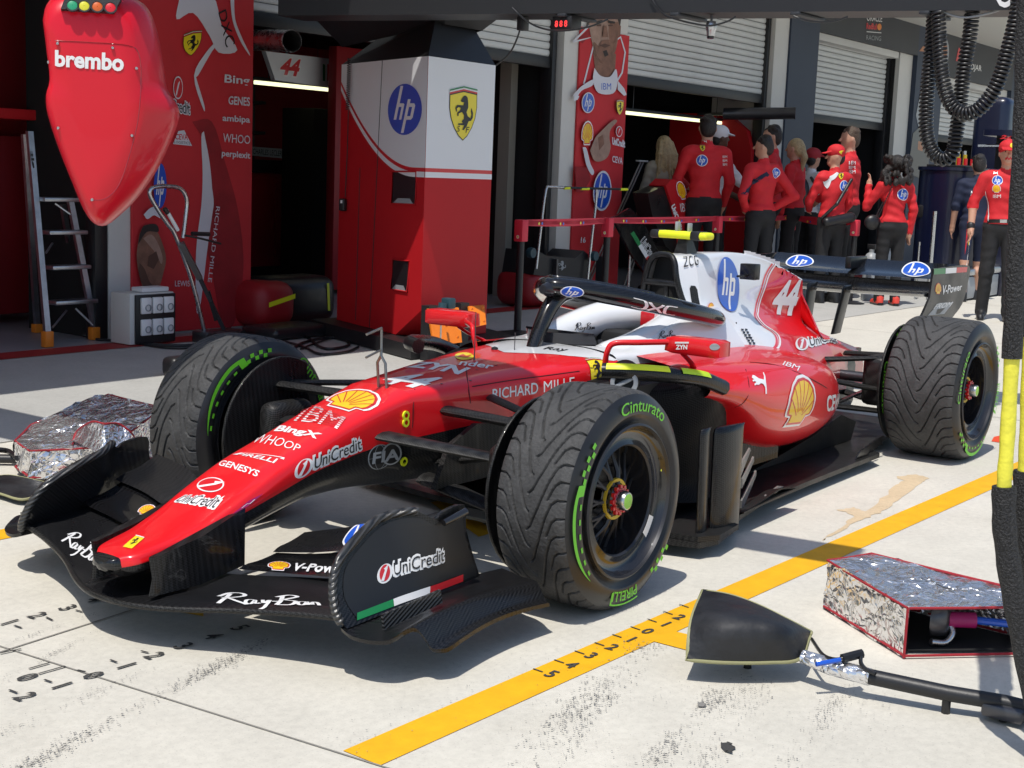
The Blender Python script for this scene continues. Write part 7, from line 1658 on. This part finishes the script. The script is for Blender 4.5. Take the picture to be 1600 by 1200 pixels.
decal('emblem', tr, [(sh_horse(), 'decal_grey')], [tq(x, y, .045) for x, y in [(871, 422), (884, 423), (884, 408), (872, 407)]], normal=(0, -1, 0), off=.002)
for p in ((845, 440), (925, 440)): a = tq(*p, .2); k = MB(); k.lathe([(.001, -.03), (.07, -.03), (.07, .03), (.001, .03)], (a.x, a.y - .2, .072), 'y', 16); obj('trolley_wheel', k, 'black_rubber', tr); obj('wheel_fork', MB().box(a.x - .015, a.x + .015, a.y - .2, a.y - .05, .06, .5), 'dark_steel', tr, smooth=None)
for k_, (px, py) in enumerate([(830, 395), (928, 400)]):
    a = tq(px, py, -.02); m2 = MB(); m2.lathe([(.001, -.03), (.05, -.03), (.055, 0), (.05, .03), (.001, .03)], a, 'y', 18); obj('hub_lock', m2, 'teal_plastic', tr, smooth=40)
# grey downpipe with band
dp = thing('downpipe', 'grey plastic downpipe with elbow in the bay left of the pointing driver banner', 'pipe', (8.72, 5.75, 0))
P = cr([on(x, y, 1, 6.02) for x, y in [(846, 195), (842, 240), (832, 262), (830, 290), (832, 310), (845, 325)]], 4); obj('pipe', MB().tube(P, .075, 12), 'pier_white', dp, smooth=50)
q = on(831, 287, 1, 6.02); k = MB(); k.lathe([(.078, -.008), (.08, 0), (.078, .008)], q, 'z', 14); obj('pipe_band', k, 'black_plastic', dp)

# ---- things at the far right: extinguisher, stands, grey case, blue column and equipment
q = gz(1357, 440); ex = thing('fire_extinguisher', 'grey fire extinguisher standing between the crew and the curly-haired woman', 'extinguisher', (q.x, q.y, 0))
q = Vector((12.9, 3.9, 0)); 
def dpt(px, py, D): v = ray(px, py); return CAM + v * (D / v.xy.length)
b_ = dpt(1360, 420, 17.6)
k = MB(); k.lathe([(.001, 0), (.085, 0), (.09, .02), (.09, .5), (.06, .56), (.03, .58), (.03, .62), (.001, .62)], (b_.x, b_.y, 0), 'z', 18); obj('bottle', k, 'decal_grey', ex, smooth=40); obj('valve', MB().rbox(b_.x - .03, b_.x + .03, b_.y - .05, b_.y + .05, .62, .68, .008), 'black_plastic', ex); k = MB(); k.lathe([(.091, .08), (.091, .22)], (b_.x, b_.y, 0), 'z', 18); obj('label_band', k, 'decal_blue', ex); ex.location = (b_.x, b_.y, 0); 
for c in ex.children: c.matrix_parent_inverse = Matrix.Translation((-b_.x, -b_.y, 0))
cs = thing('grey_case', 'grey metal-framed flight case behind the rear wing end', 'case', dpt(1510, 450, 19)); 
c_ = dpt(1495, 440, 19.0); cs.location = (c_.x, c_.y, 0)
obj('case_body', MB().rbox(c_.x - .45, c_.x + .75, c_.y - .3, c_.y + .4, .02, .30, .02), 'decal_grey', cs); obj('case_lid', MB().rbox(c_.x - .47, c_.x + .77, c_.y - .32, c_.y + .42, .31, .40, .03), 'aluminium', cs)
for nm, px0, px1, lab in (('steel_post', (1461, 330), (1458, 440), 'slim steel post right of the curly-haired woman'), ('steel_post', (1437, 378), (1432, 440), 'thin steel rod beside the black trousers of the curly-haired woman')):
    a = dpt(*px0, 18.2); tag(obj(nm, MB().tube([(a.x, a.y, 0), (a.x, a.y, a.z)], .025 if px0[0] > 1450 else .015, 8), 'steel', None), lab, 'post')
js = thing('red_jack', 'red triangular jack frame standing right of the curly-haired woman', 'jack', dpt(1452, 440, 19)); a = dpt(1446, 318, 19); b = dpt(1462, 318, 19); c = dpt(1456, 382, 19)
obj('jack_frame', MB().tube([a, b, c], .02, 6, closed=True), 'decal_red', js); obj('jack_stem', MB().tube([c, (c.x, c.y, .02)], .03, 8), 'steel', js); obj('jack_head', MB().rbox(a.x - .06, a.x + .12, a.y - .08, a.y + .08, a.z - .18, a.z - .02, .02), 'black_plastic', js); js.location = (c.x, c.y, 0)
for ch in js.children: ch.matrix_parent_inverse = Matrix.Translation((-c.x, -c.y, 0))
col = thing('blue_column', 'tall glossy navy equipment column with rounded top beyond the hoses', 'column', (20.5, 4.9, 0)); a = dpt(1558, 152, 21.5)
k = MB(); k.rbox(a.x - .25, a.x + .25, a.y - .25, a.y + .25, 0, a.z, .12, seg=4); obj('column_body', k, 'navy_gloss', col, smooth=50); col.location = (a.x, a.y, 0)
for ch in col.children: ch.matrix_parent_inverse = Matrix.Translation((-a.x, -a.y, 0))
eq = thing('blue_cabinet', 'dark navy pit cabinet with red numerals behind the right-hand man', 'cabinet', (18.5, 4.2, 0)); a = dpt(1560, 210, 20); b = dpt(1495, 262, 20)
obj('cabinet_body', MB().rbox(b.x - .1, a.x + .8, min(a.y, b.y) - .3, max(a.y, b.y) + .1, 0, b.z, .03), 'navy_gloss', eq); obj('upper_box', MB().rbox(a.x - .35, a.x + .8, a.y - .3, a.y + .1, b.z + .45, a.z + .02, .05), 'navy_gloss', eq); obj('frame_post', MB().tube([(b.x + .25, a.y - .1, b.z), (b.x + .25, a.y - .1, b.z + .5)], .02, 6), 'steel', eq); obj('frame_rail', MB().tube([dpt(1528, 228, 19.8), dpt(1570, 228, 19.8)], .02, 6), 'steel', eq); obj('upper_support', MB().box(a.x + .1, a.x + .2, a.y - .05, a.y + .05, b.z, b.z + .5), 'black_plastic', eq, smooth=None)
decal('lettering', eq, [(textin('22', 0, 1, 0, 1, .04, .2), 'decal_red')], [dpt(1562, 217, 19.6), dpt(1580, 217, 19.6), dpt(1581, 211, 19.6), dpt(1564, 211, 19.6)], off=.0, normal=-CD)
mc = thing('blue_drum', 'dark navy drum-shaped bin beside the navy-shirted crew member', 'drum', (17.5, 4.0, 0)); a = dpt(1490, 262, 19.2); k = MB(); k.lathe([(.001, 0), (.42, 0), (.42, a.z - .05), (.44, a.z - .04), (.44, a.z), (.001, a.z)], (a.x, a.y, 0), 'z', 28); obj('drum_body', k, 'navy_gloss', mc, smooth=40); mc.location = (a.x, a.y, 0)
for ch in mc.children: ch.matrix_parent_inverse = Matrix.Translation((-a.x, -a.y, 0))
tk = thing('tool_tray', 'tray of small red and brass tools on the navy drum', 'tools', (a.x, a.y, a.z)); 
obj('tray', MB().rbox(a.x - .3, a.x + .3, a.y - .25, a.y + .25, a.z + .002, a.z + .03, .005), 'black_plastic', tk)
for k_ in range(7): x = a.x - .26 + k_ * .085; obj('tool', MB().tube([(x, a.y - .15 + .04 * (k_ % 3), a.z + .03), (x, a.y - .15 + .04 * (k_ % 3), a.z + .12 + .05 * (k_ % 3))], .025, 8), ['decal_red', 'gold_ring', 'steel'][k_ % 3], tk)
cone = dpt(1590, 300, 19)

# ================================================================== PEOPLE
def surface_nets(F, org, h):
    S = F < 0
    nx, ny, nz = F.shape
    cs = (nx - 1, ny - 1, nz - 1); acc = np.zeros(cs + (3,), np.float32); cnt = np.zeros(cs, np.float32)
    for ax in range(3):
        a = [slice(None)] * 3; b = [slice(None)] * 3; a[ax] = slice(0, -1); b[ax] = slice(1, None)
        A = F[tuple(a)]; B = F[tuple(b)]; cr_ = (A < 0) != (B < 0)
        t = np.where(cr_, A / np.where(cr_, A - B, 1), 0).astype(np.float32)
        o1, o2 = [k for k in range(3) if k != ax]
        for d1 in (0, 1):
            for d2 in (0, 1):
                sl = [slice(None)] * 3; sl[o1] = slice(d1, d1 + cs[o1]); sl[o2] = slice(d2, d2 + cs[o2]); sl[ax] = slice(0, cs[ax])
                m = cr_[tuple(sl)]; tt = t[tuple(sl)]
                cnt += m; acc[..., ax] += np.where(m, tt, 0); acc[..., o1] += m * d1; acc[..., o2] += m * d2
    mask = cnt > 0; idx = np.full(cs, -1, np.int64); ii = np.argwhere(mask); idx[mask] = np.arange(len(ii))
    V = (ii + acc[mask] / cnt[mask][:, None]) * h + org
    faces = []
    for ax in range(3):
        a = [slice(1, -1)] * 3; b = [slice(1, -1)] * 3; a[ax] = slice(0, -1); b[ax] = slice(1, None)
        A = S[tuple(a)]; B = S[tuple(b)]; pos = np.argwhere(A != B); flip = A[A != B]
        o1, o2 = [k for k in range(3) if k != ax]
        g = pos.copy(); g[:, o1] += 1; g[:, o2] += 1
        def cell(d1, d2):
            c = g.copy(); c[:, o1] -= d1; c[:, o2] -= d2; return idx[c[:, 0], c[:, 1], c[:, 2]]
        q = np.stack([cell(1, 1), cell(0, 1), cell(0, 0), cell(1, 0)], 1)
        if ax == 1: flip = ~flip
        q[~flip] = q[~flip][:, ::-1]; faces.append(q)
    Fc = np.concatenate(faces); return V, Fc[(Fc >= 0).all(1)]
def sdf_mesh(prims, h=.010, nmats=1):
    """prims: ('c', p, q, r0, r1, mat, k) round cones or ('e', c, radii, mat, k) ellipsoids"""
    lo = np.full(3, 9.); hi = -lo
    for p in prims:
        if p[0] == 'c': pts = [np.array(p[1]) - max(p[3], p[4]), np.array(p[2]) - max(p[3], p[4]), np.array(p[1]) + max(p[3], p[4]), np.array(p[2]) + max(p[3], p[4])]
        else: pts = [np.array(p[1]) - np.array(p[2]), np.array(p[1]) + np.array(p[2])]
        for q in pts: lo = np.minimum(lo, q); hi = np.maximum(hi, q)
    lo -= .05; hi += .05; n = np.ceil((hi - lo) / h).astype(int) + 1
    F = np.full(n, .5, np.float32); Fm = np.full(n, .5, np.float32); Lb = np.zeros(n, np.int8)
    for p in prims:
        if p[0] == 'c': a, b, r0, r1, m, k = np.array(p[1], float), np.array(p[2], float), p[3], p[4], p[5], p[6]; bl, bh = np.minimum(a, b) - max(r0, r1) - .06, np.maximum(a, b) + max(r0, r1) + .06
        else: c, rad, m, k = np.array(p[1], float), np.array(p[2], float), p[3], p[4]; bl, bh = c - rad - .06, c + rad + .06
        i0 = np.maximum(0, ((bl - lo) / h).astype(int)); i1 = np.minimum(n, ((bh - lo) / h).astype(int) + 2)
        g = np.meshgrid(*[lo[j] + h * np.arange(i0[j], i1[j]) for j in range(3)], indexing='ij')
        if p[0] == 'c':
            ab = b - a; L2 = ab @ ab + 1e-12; t = np.clip(((g[0] - a[0]) * ab[0] + (g[1] - a[1]) * ab[1] + (g[2] - a[2]) * ab[2]) / L2, 0, 1)
            d = np.sqrt((g[0] - a[0] - t * ab[0]) ** 2 + (g[1] - a[1] - t * ab[1]) ** 2 + (g[2] - a[2] - t * ab[2]) ** 2) - (r0 + (r1 - r0) * t)
        else:
            u = [(g[j] - c[j]) / rad[j] for j in range(3)]; k0 = np.sqrt(u[0] ** 2 + u[1] ** 2 + u[2] ** 2); k1 = np.sqrt((u[0] / rad[0]) ** 2 + (u[1] / rad[1]) ** 2 + (u[2] / rad[2]) ** 2) + 1e-9
            d = k0 * (k0 - 1) / k1
        sl = tuple(slice(i0[j], i1[j]) for j in range(3)); f = F[sl]; d = d.astype(np.float32)
        hh = np.maximum(k - np.abs(f - d), 0) / k; F[sl] = np.minimum(f, d) - hh * hh * k * .25
        fm = Fm[sl]; new = d < fm; Lb[sl] = np.where(new, m, Lb[sl]); Fm[sl] = np.minimum(fm, d)
    V, Q = surface_nets(F, lo, h)
    gi = np.clip(np.rint((V[Q].mean(1) - lo) / h).astype(int), 0, n - 1); lab = Lb[gi[:, 0], gi[:, 1], gi[:, 2]]
    return V, Q, lab
def finger_prims(w, d, side, up, m, curl=.5):
    """palm, four fingers of unequal length and a thumb from the side of the palm"""
    w = np.array(w); d = np.array(d) / np.linalg.norm(d); side = np.array(side) - d * np.dot(side, d); side /= np.linalg.norm(side); n = np.cross(d, side)
    P = [('c', w, w + d * .045, .030, .034, m, .02), ('c', w + d * .04 + side * .018, w + d * .085 + side * .022, .018, .015, m, .012), ('c', w + d * .04 - side * .018, w + d * .085 - side * .02, .018, .014, m, .012)]
    for i, (o, L) in enumerate(((.030, .062), (.010, .072), (-.011, .068), (-.031, .052))):
        b = w + d * .088 + side * o; c = b + d * L * .55 + n * L * .25 * curl; e = c + d * L * .35 + n * L * .4 * curl; P += [('c', b, c, .0095, .0088, m, .004), ('c', c, e, .0088, .0075, m, .004)]
    b = w + d * .03 + side * .03; c = b + d * .03 + side * .028; P += [('c', b, c, .013, .011, m, .01), ('c', c, c + d * .03 + side * .006, .011, .009, m, .006)]
    return P
def person(label, px, D, heading, H=None, top='shirt_red', legs='trouser_black', skin='skin', arms=None, sleeves=(1, 1), feet=None, hair=None, hairstyle='short', cap=None, head_turn=0, lean=0, female=False, bare_legs=False, shoe='shoe_black', stripe=None, face=False, smile=False, dress=False, build=1.0):
    v = ray(*px); D_ = D / v.xy.length; head = CAM + v * D_
    if H is None: H = head.z
    s = H / 1.80; base = Vector((head.x, head.y, 0)) 
    mats = [top, legs, skin, shoe, 'decal_black', 'shoe_red', 'decal_red', 'cloth_white']; TOP, LEG, SK, SH, BK, SR, LIP, WH = range(8)
    wS = (.165 if female else .19) * build; wH = .098 if not female else .10; P = []
    ft = feet or [(0, .11), (0, -.11)]
    for i, sd in enumerate((1, -1)):
        fx, fy = ft[i]; hip = (0, .085 * sd, .93); ank = (fx, fy, .085); kn = (fx * .45 + .02, (fy + .085 * sd) / 2 + .005 * sd, .50); lm = SK if bare_legs else LEG; kr = .052 if bare_legs else .070
        P += [('c', hip, kn, .094 if not female else .092, kr, LEG, .04), ('c', kn, ank, kr, .040 if bare_legs else .062, lm, .03)]
        if bare_legs: P += [('c', (kn[0] - .015, kn[1], .36), (fx, fy, .2), .056, .04, SK, .03)]
        P += [('c', (fx - .045, fy, .045), (fx + .15, fy + .015 * sd, .035), .042, .034, SH, .02), ('c', (fx - .03, fy, .085), (fx + .06, fy, .06), .045, .04, SR if shoe == 'shoe_red' else SH, .02), ('c', (fx - .05, fy, .016), (fx + .16, fy + .015 * sd, .016), .040, .034, BK, .006)]
    P += [('e', (-.01, 0, .96), (.125, .165 if not female else .172, .13), LEG, .05)]
    hw = wS * .80
    P += [('e', (lean * .3, 0, 1.10), (.112 * build, .152 * build if not female else .128, .16), TOP, .05), ('e', (lean * .7, 0, 1.31), (.122 * build, .180 * build if not female else .150, .19), TOP, .06), ('c', (lean, -wS * .78, 1.452), (lean, wS * .78, 1.452), .066, .066, TOP, .05), ('e', (lean - .0, 0, 1.02), (.128, .168, .07), TOP, .03)]
    if female: P += [('e', (.085 + lean * .7, .07, 1.31), (.07, .07, .07), TOP, .05), ('e', (.085 + lean * .7, -.07, 1.31), (.07, .07, .07), TOP, .05)]
    if dress: P += [('c', (0, 0, 1.0), (0, 0, .55), .165, .20, TOP, .05)]
    P += [('c', (lean, 0, 1.47), (lean + .012, 0, 1.60), .056, .052, SK, .03), ('c', (lean - .005, 0, 1.495), (lean, 0, 1.525), .066, .060, TOP, .015)]
    hc = np.array((lean + .02, 0, 1.69)); ca, sa = math.cos(math.radians(head_turn)), math.sin(math.radians(head_turn))
    def hp_(x, y, z): return (hc[0] + x * ca - y * sa, hc[1] + x * sa + y * ca, hc[2] + z)
    P += [('e', hc, (.094, .080, .112), SK, .02), ('c', hp_(.02, 0, -.04), hp_(.052, 0, -.078), .060, .036, SK, .03), ('c', hp_(.088, 0, .0), hp_(.106, 0, -.022), .010, .014, SK, .012)]
    for sd in (1, -1): P += [('e', hp_(-.005, .082 * sd, -.012), (.018, .010, .030), SK, .006)]
    if face:
        for sd in (1, -1): P += [('e', hp_(.086, .031 * sd, .014), (.008, .013, .006), BK, .002), ('c', hp_(.090, .018 * sd, .032), hp_(.080, .048 * sd, .032), .0055, .004, BK, .003)]
        P += [('c', hp_(.090, .022, -.055), hp_(.090, -.022, -.055), .006, .006, LIP, .003)]
    AR = arms or [((.0, .24, 1.18), (.06, .25, .92)), ((.0, -.24, 1.18), (.06, -.25, .92))]
    for i, sd in enumerate((1, -1)):
        el, wr = np.array(AR[i][0], float), np.array(AR[i][1], float); sh0 = np.array((lean, wS * sd, 1.435)); m2 = TOP if sleeves[i] >= 1 else SK; ext = .012 if sleeves[i] >= 1 else 0
        P += [('c', sh0, el, .064, .052, TOP if sleeves[i] > .3 else SK, .035), ('c', el, wr, .046 + ext * .6, .031 + ext * .7, m2, .02)]
        if sleeves[i] == .5: P += [('c', el, el + (wr - el) * .12, .056, .054, TOP, .01)]
        d = wr - el; P += finger_prims(wr + d / np.linalg.norm(d) * .012, d, (.9, .15 * -sd, .25), (0, 0, 1), SK)
    V, Q, lab = sdf_mesh(P, .0105)
    # cloth folds: shallow waves pushed into shirt and trousers
    vl = np.zeros(len(V), int)
    for c in range(4): vl[Q[:, c]] = lab
    fn = np.cross(V[Q[:, 2]] - V[Q[:, 0]], V[Q[:, 3]] - V[Q[:, 1]]); vn = np.zeros_like(V)
    for c in range(4): np.add.at(vn, Q[:, c], fn)
    vn /= np.linalg.norm(vn, axis=1)[:, None] + 1e-9; sd_ = px[0] * .37
    wv = np.sin(V[:, 2] * 62 + 2.6 * np.sin(V[:, 1] * 13 + sd_) + 2.2 * np.sin(V[:, 0] * 17 + sd_)) * (.5 + .5 * np.sin(V[:, 1] * 9 + V[:, 0] * 12 + V[:, 2] * 5 + sd_)) + .6 * np.sin(V[:, 2] * 23 + V[:, 1] * 31 + sd_) * np.sin(V[:, 0] * 27 + V[:, 1] * 11)
    V = V + vn * (np.where(vl == TOP, .0048, np.where(vl == LEG, .0024, 0)) * wv)[:, None]
    Rz = Matrix.Rotation(math.radians(heading), 3, 'Z'); Rn = np.array(Rz)
    off = Rn @ np.array((lean + .02, 0, 0)) * s
    def W(A): return (np.asarray(A) * s) @ Rn.T + np.array((base.x - off[0], base.y - off[1], 0))
    mb = MB(); mb.add([tuple(p) for p in W(V)], [tuple(q) for q in Q.tolist()], lab.tolist())
    o = obj('person', mb, mats, None, smooth=80, fix=False); o.name = 'person'
    # origin at the feet
    o.data.transform(Matrix.Translation((-base.x, -base.y, 0))); o.location = (base.x, base.y, 0)
    tag(o, label, 'person', 'people by the garages')
    bv = mb.bvh()
    def child(nm, prims, m, h=.009):
        V2, Q2, l2 = sdf_mesh(prims, h); c = MB(); c.add([tuple(p) for p in W(V2)], [tuple(q) for q in Q2.tolist()], [int(k) for k in l2]); ob = obj(nm, c, m, None, smooth=80, fix=False); ob.parent = o; ob.matrix_parent_inverse = Matrix.Translation((-base.x, -base.y, 0)); return ob, c
    rs = np.random.RandomState(int(px[0]))
    if hair:
        HP = [('e', hp_(-.018, 0, .028), (.092, .085, .094), 0, .02), ('e', hp_(-.045, 0, -.02), (.064, .077, .080), 0, .02)]
        if hairstyle == 'short':
            for k in range(26): a_ = rs.rand() * 6.28; b_ = rs.rand() * 1.2; HP.append(('e', hp_(-.02 + .085 * math.cos(a_) * math.sin(b_), .08 * math.sin(a_) * math.sin(b_), .035 + .078 * math.cos(b_)), (.022, .022, .016), 0, .014))
        if hairstyle == 'long':
            for k in range(46):
                y0 = (rs.rand() - .5) * .17; x0 = -.045 - .05 * rs.rand(); L = .22 + .22 * rs.rand(); a = hp_(x0 + .03, y0 * .9, .06 - abs(y0) * .3); b = hp_(x0 - .02, y0 * 1.35, -.10); c_ = hp_(x0 - .03 + .02 * rs.randn(), y0 * 1.5 + .015 * rs.randn(), -L); HP += [('c', a, b, .022, .022, 0, .012), ('c', b, c_, .022, .008, 0, .012)]
        if hairstyle == 'pony':
            HP += [('c', hp_(-.09, 0, .02), hp_(-.12, 0, -.10), .035, .04, 0, .02), ('c', hp_(-.12, 0, -.10), hp_(-.10, .01, -.30), .04, .012, 0, .02)]
        if hairstyle == 'curly':
            for k in range(260):
                a_ = rs.rand() * 6.28; z_ = .10 - .34 * rs.rand(); rr = .075 + .06 * rs.rand() + (.035 if z_ < -.05 else 0); x_ = -.035 + rr * math.cos(a_); y_ = rr * 1.15 * math.sin(a_)
                if x_ > .05: continue
                HP.append(('e', hp_(x_, y_, z_), (.016 + .012 * rs.rand(), .016 + .012 * rs.rand(), .026 + .012 * rs.rand()), 0, .02))
        if cap: HP = [q for q in HP if (q[1][2] if q[0] == 'e' else q[2][2]) < hc[2] + .02] or HP[1:2]
        child('hair', HP, hair)
    if cap:
        CP = [('e', hp_(-.008, 0, .058), (.108, .093, .078), 0, .01), ('c', hp_(-.02, 0, .045), hp_(.0, 0, .045), .094, .092, 0, .01)]
        for k in range(7): t = (k - 3) / 3; CP.append(('c', hp_(.075, .07 * t, .045), hp_(.165 - .035 * t * t, .062 * t, .028), .010, .008, 0, .012))
        _, cm = child('cap', CP, cap, .008); cbv = cm.bvh()
    else: cbv = None
    return o, bv, cbv, W, child
def badge(o, bv, lay, px, nm='emblem'):
    c = [hit(bv, *p) for p in px]; n = (CAM - c[0]).normalized()
    ob = decal(nm, None, lay, c, bv, normal=n, off=.005, cell=.02); ob.parent = o; ob.matrix_parent_inverse = Matrix.Translation((-o.location.x, -o.location.y, 0)); return ob
def box4(x0, x1, y0, y1): return [(x0, y1), (x1, y1), (x1, y0), (x0, y0)]
HIPS = [((-.12, .36, 1.17), (.04, .19, 1.02)), ((-.12, -.36, 1.17), (.04, -.19, 1.02))]
FOLD = [((.06, .25, 1.17), (.24, .03, 1.15)), ((.06, -.25, 1.17), (.24, -.02, 1.18))]
# the row from left to right
person('blonde woman in beige dress, back turned, beside the crossbar poles', (1037, 213), 17.2, 62, top='dress_beige', legs='dress_beige', hair='hair_blonde', hairstyle='long', female=True, dress=True, sleeves=(.5, .5))
o, bv, _, _, _ = person('tall short-haired man in red shirt with round blue badge on his back', (1107, 182), 16.7, 36, hair='hair_dark', arms=[((.05, .27, 1.18), (.30, .16, 1.12)), ((.02, -.25, 1.17), (.16, -.22, .95))])
badge(o, bv, sh_hp(True), box4(1089, 1105, 243, 259)); badge(o, bv, sh_shield(False), box4(1094, 1102, 227, 237)); badge(o, bv, sh_puma(), box4(1100, 1105, 219, 224))
for k in range(3): badge(o, bv, [(textin('IBM', 0, 1, 0, 1, .02), 'decal_white')], box4(1129, 1136, 243 + 6 * k, 247 + 6 * k), 'sleeve_print')
person('man in white cap and white shirt reaching his arm out, behind the tall man', (1126, 199), 17.6, -40, top='cloth_white', skin='skin_dark', cap='cloth_white', hair='hair_dark', arms=[((.12, .24, 1.15), (.30, .10, 1.05)), ((.20, -.20, 1.22), (.46, -.12, 1.12))], sleeves=(.5, .5))
o, bv, _, _, _ = person('dark-haired man in red shirt, hands on hips, right of the red partition', (1194, 213), 16.5, 66, hair='hair_dark', arms=HIPS, head_turn=40, build=.95)
badge(o, bv, sh_hp(True), box4(1207, 1217, 263, 278)); badge(o, bv, [(band([(0, 0), (.5, .6), (1, 1)], .22), 'shirt_navy')], box4(1196, 1222, 250, 275), 'lanyard')
o, bv, _, _, _ = person('tall black-haired man in red shirt looking left, behind the man with hands on hips', (1207, 197), 17.6, 112, hair='hair_dark', arms=HIPS, head_turn=15)
for k in range(4): badge(o, bv, [(textin('GENESYS', 0, 1, 0, 1, .02), 'decal_white')], box4(1224, 1236, 245 + 7 * k, 249 + 7 * k), 'sleeve_print')
o, bv, _, _, _ = person('blonde ponytailed woman in red shirt between the two dark-haired men and the capped man', (1243, 217), 18.0, 95, hair='hair_blonde', hairstyle='pony', female=True)
o, bv, _, _, ch = person('visitor in faded red cap with dark backpack, half hidden in the shade', (1272, 234), 19.0, -20, top='cloth_white', cap='binding_red', hair='hair_dark')
ch('backpack', [('e', (-.20, 0, 1.25), (.11, .15, .21), 0, .02), ('c', (-.12, .12, 1.44), (.05, .14, 1.25), .02, .02, 0, .02), ('c', (-.12, -.12, 1.44), (.05, -.14, 1.25), .02, .02, 0, .02)], 'black_rubber', .012)
o, bv, cb_, _, ch = person('man in red cap and red shirt with white side panels and black sling bag', (1306, 229), 16.9, 62, hair='hair_dark', cap='shirt_red', head_turn=62, arms=[((.10, .26, 1.17), (.28, .12, 1.08)), ((.02, -.24, 1.16), (.14, -.20, .96))])
badge(o, bv, sh_hp(True), box4(1312, 1324, 283, 299)); badge(o, bv, sh_shield(False), box4(1310, 1317, 270, 281)); badge(o, bv, [(poly2([(.1, 0), (.35, .05), (.55, .7), (1, .95), (.9, 1), (.45, .9), (.25, .5)]), 'cloth_white')], box4(1279, 1310, 268, 330), 'side_panel')
badge(o, cb_, [(poly2(circ(n=14)), 'decal_lemon')], box4(1315, 1320, 236, 243))
ch('sling_strap', [('c', (-.125, -.14, 1.43), (-.150, .06, 1.15), .020, .020, 0, .01), ('c', (-.150, .06, 1.15), (-.06, .19, .98), .02, .02, 0, .01)], 'black_rubber', .010); ch('sling_bag', [('c', (-.14, -.16, 1.0), (-.13, .17, .94), .06, .055, 0, .02)], 'black_rubber', .010)
o, bv, _, _, _ = person('tall brown-haired man in red shirt standing right of the red-capped man', (1329, 200), 17.5, 100, hair='hair_brown', head_turn=30, arms=[((.08, .26, 1.17), (.26, .14, 1.05)), ((.0, -.25, 1.17), (.10, -.23, .94))])
badge(o, bv, sh_hp(True), box4(1352, 1359, 255, 272))
for k in range(3): badge(o, bv, [(textin('IBM', 0, 1, 0, 1, .02), 'decal_white')], box4(1326, 1336, 252 + 7 * k, 257 + 7 * k), 'sleeve_print')
o, bv, _, _, ch = person('curly-haired woman in red shirt raising her left hand, black bag at hip', (1402, 243), 17.0, 42, hair='hair_dark', hairstyle='curly', female=True, shoe='shoe_red', arms=[((.10, .30, 1.18), (.16, .27, 1.42)), ((-.04, -.23, 1.17), (.0, -.22, .90))], feet=[(.03, .09), (.0, -.10)])
badge(o, bv, sh_hp(True), box4(1402, 1418, 296, 312))
ch('handbag', [('e', (-.02, .26, 1.00), (.06, .10, .09), 0, .02), ('c', (.0, .22, 1.05), (.0, .05, 1.45), .010, .010, 0, .01), ('c', (-.11, .08, 1.44), (-.08, .22, 1.05), .008, .008, 0, .01)], 'black_rubber', .010)
o, bv, _, _, _ = person('crew member in navy shirt and shorts walking away beside the navy drum', (1531, 243), 18.6, 28, top='shirt_navy', legs='shirt_navy', hair='hair_dark', bare_legs=True, sleeves=(.5, .5), feet=[(-.22, .10), (.20, -.10)])
badge(o, bv, [(textin('Red', .0, .5, .3, .6, .03), 'decal_red'), (textin('Bull', .5, 1, .3, .6, .03), 'decal_red'), (poly2(circ(.5, .75, .2, .12, 14)), 'decal_lemon'), (textin('ORACLE', .1, .9, .9, 1.05), 'decal_white'), (textin('BYBIT', .1, .9, .02, .18), 'decal_white')], box4(1516, 1530, 277, 296))
o, bv, cb_, _, ch = person('man in red cap and red short-sleeved shirt walking towards the camera at right', (1577, 222), 15.9, 203, cap='shirt_red', hair='hair_brown', face=True, feet=[(.10, .12), (-.06, -.12)], sleeves=(.5, .5), arms=[((.02, .27, 1.17), (.12, .26, .93)), ((-.02, -.29, 1.18), (.07, -.30, .93))], build=1.04)
badge(o, bv, sh_hp(True), box4(1551, 1566, 275, 289)); badge(o, bv, sh_shell(), box4(1551, 1564, 288, 301)); badge(o, bv, [(textin('IBM', 0, 1, 0, 1, .03), 'decal_white')], box4(1552, 1564, 304, 309), 'lettering'); badge(o, bv, sh_puma(), box4(1552, 1560, 268, 274))
badge(o, cb_, [(poly2(circ(n=14)), 'decal_lemon')], box4(1578, 1584, 224, 231)); badge(o, bv, [(band([(.2, 1), (.6, .5), (1, 0)], .16), 'cloth_white')], box4(1538, 1545, 300, 345), 'side_stripe')
badge(o, bv, [(poly2([(0, .1), (1, 0), (1, .9), (0, 1)]), 'black_rubber'), (poly2([(.45, .1), (.7, .1), (.7, .85), (.45, .9)]), 'steel')], box4(1543, 1586, 343, 349), 'belt')
ch('wristwatch', [('c', (.062, -.302, .955), (.066, -.303, .940), .041, .041, 0, .004)], 'black_plastic', .007)
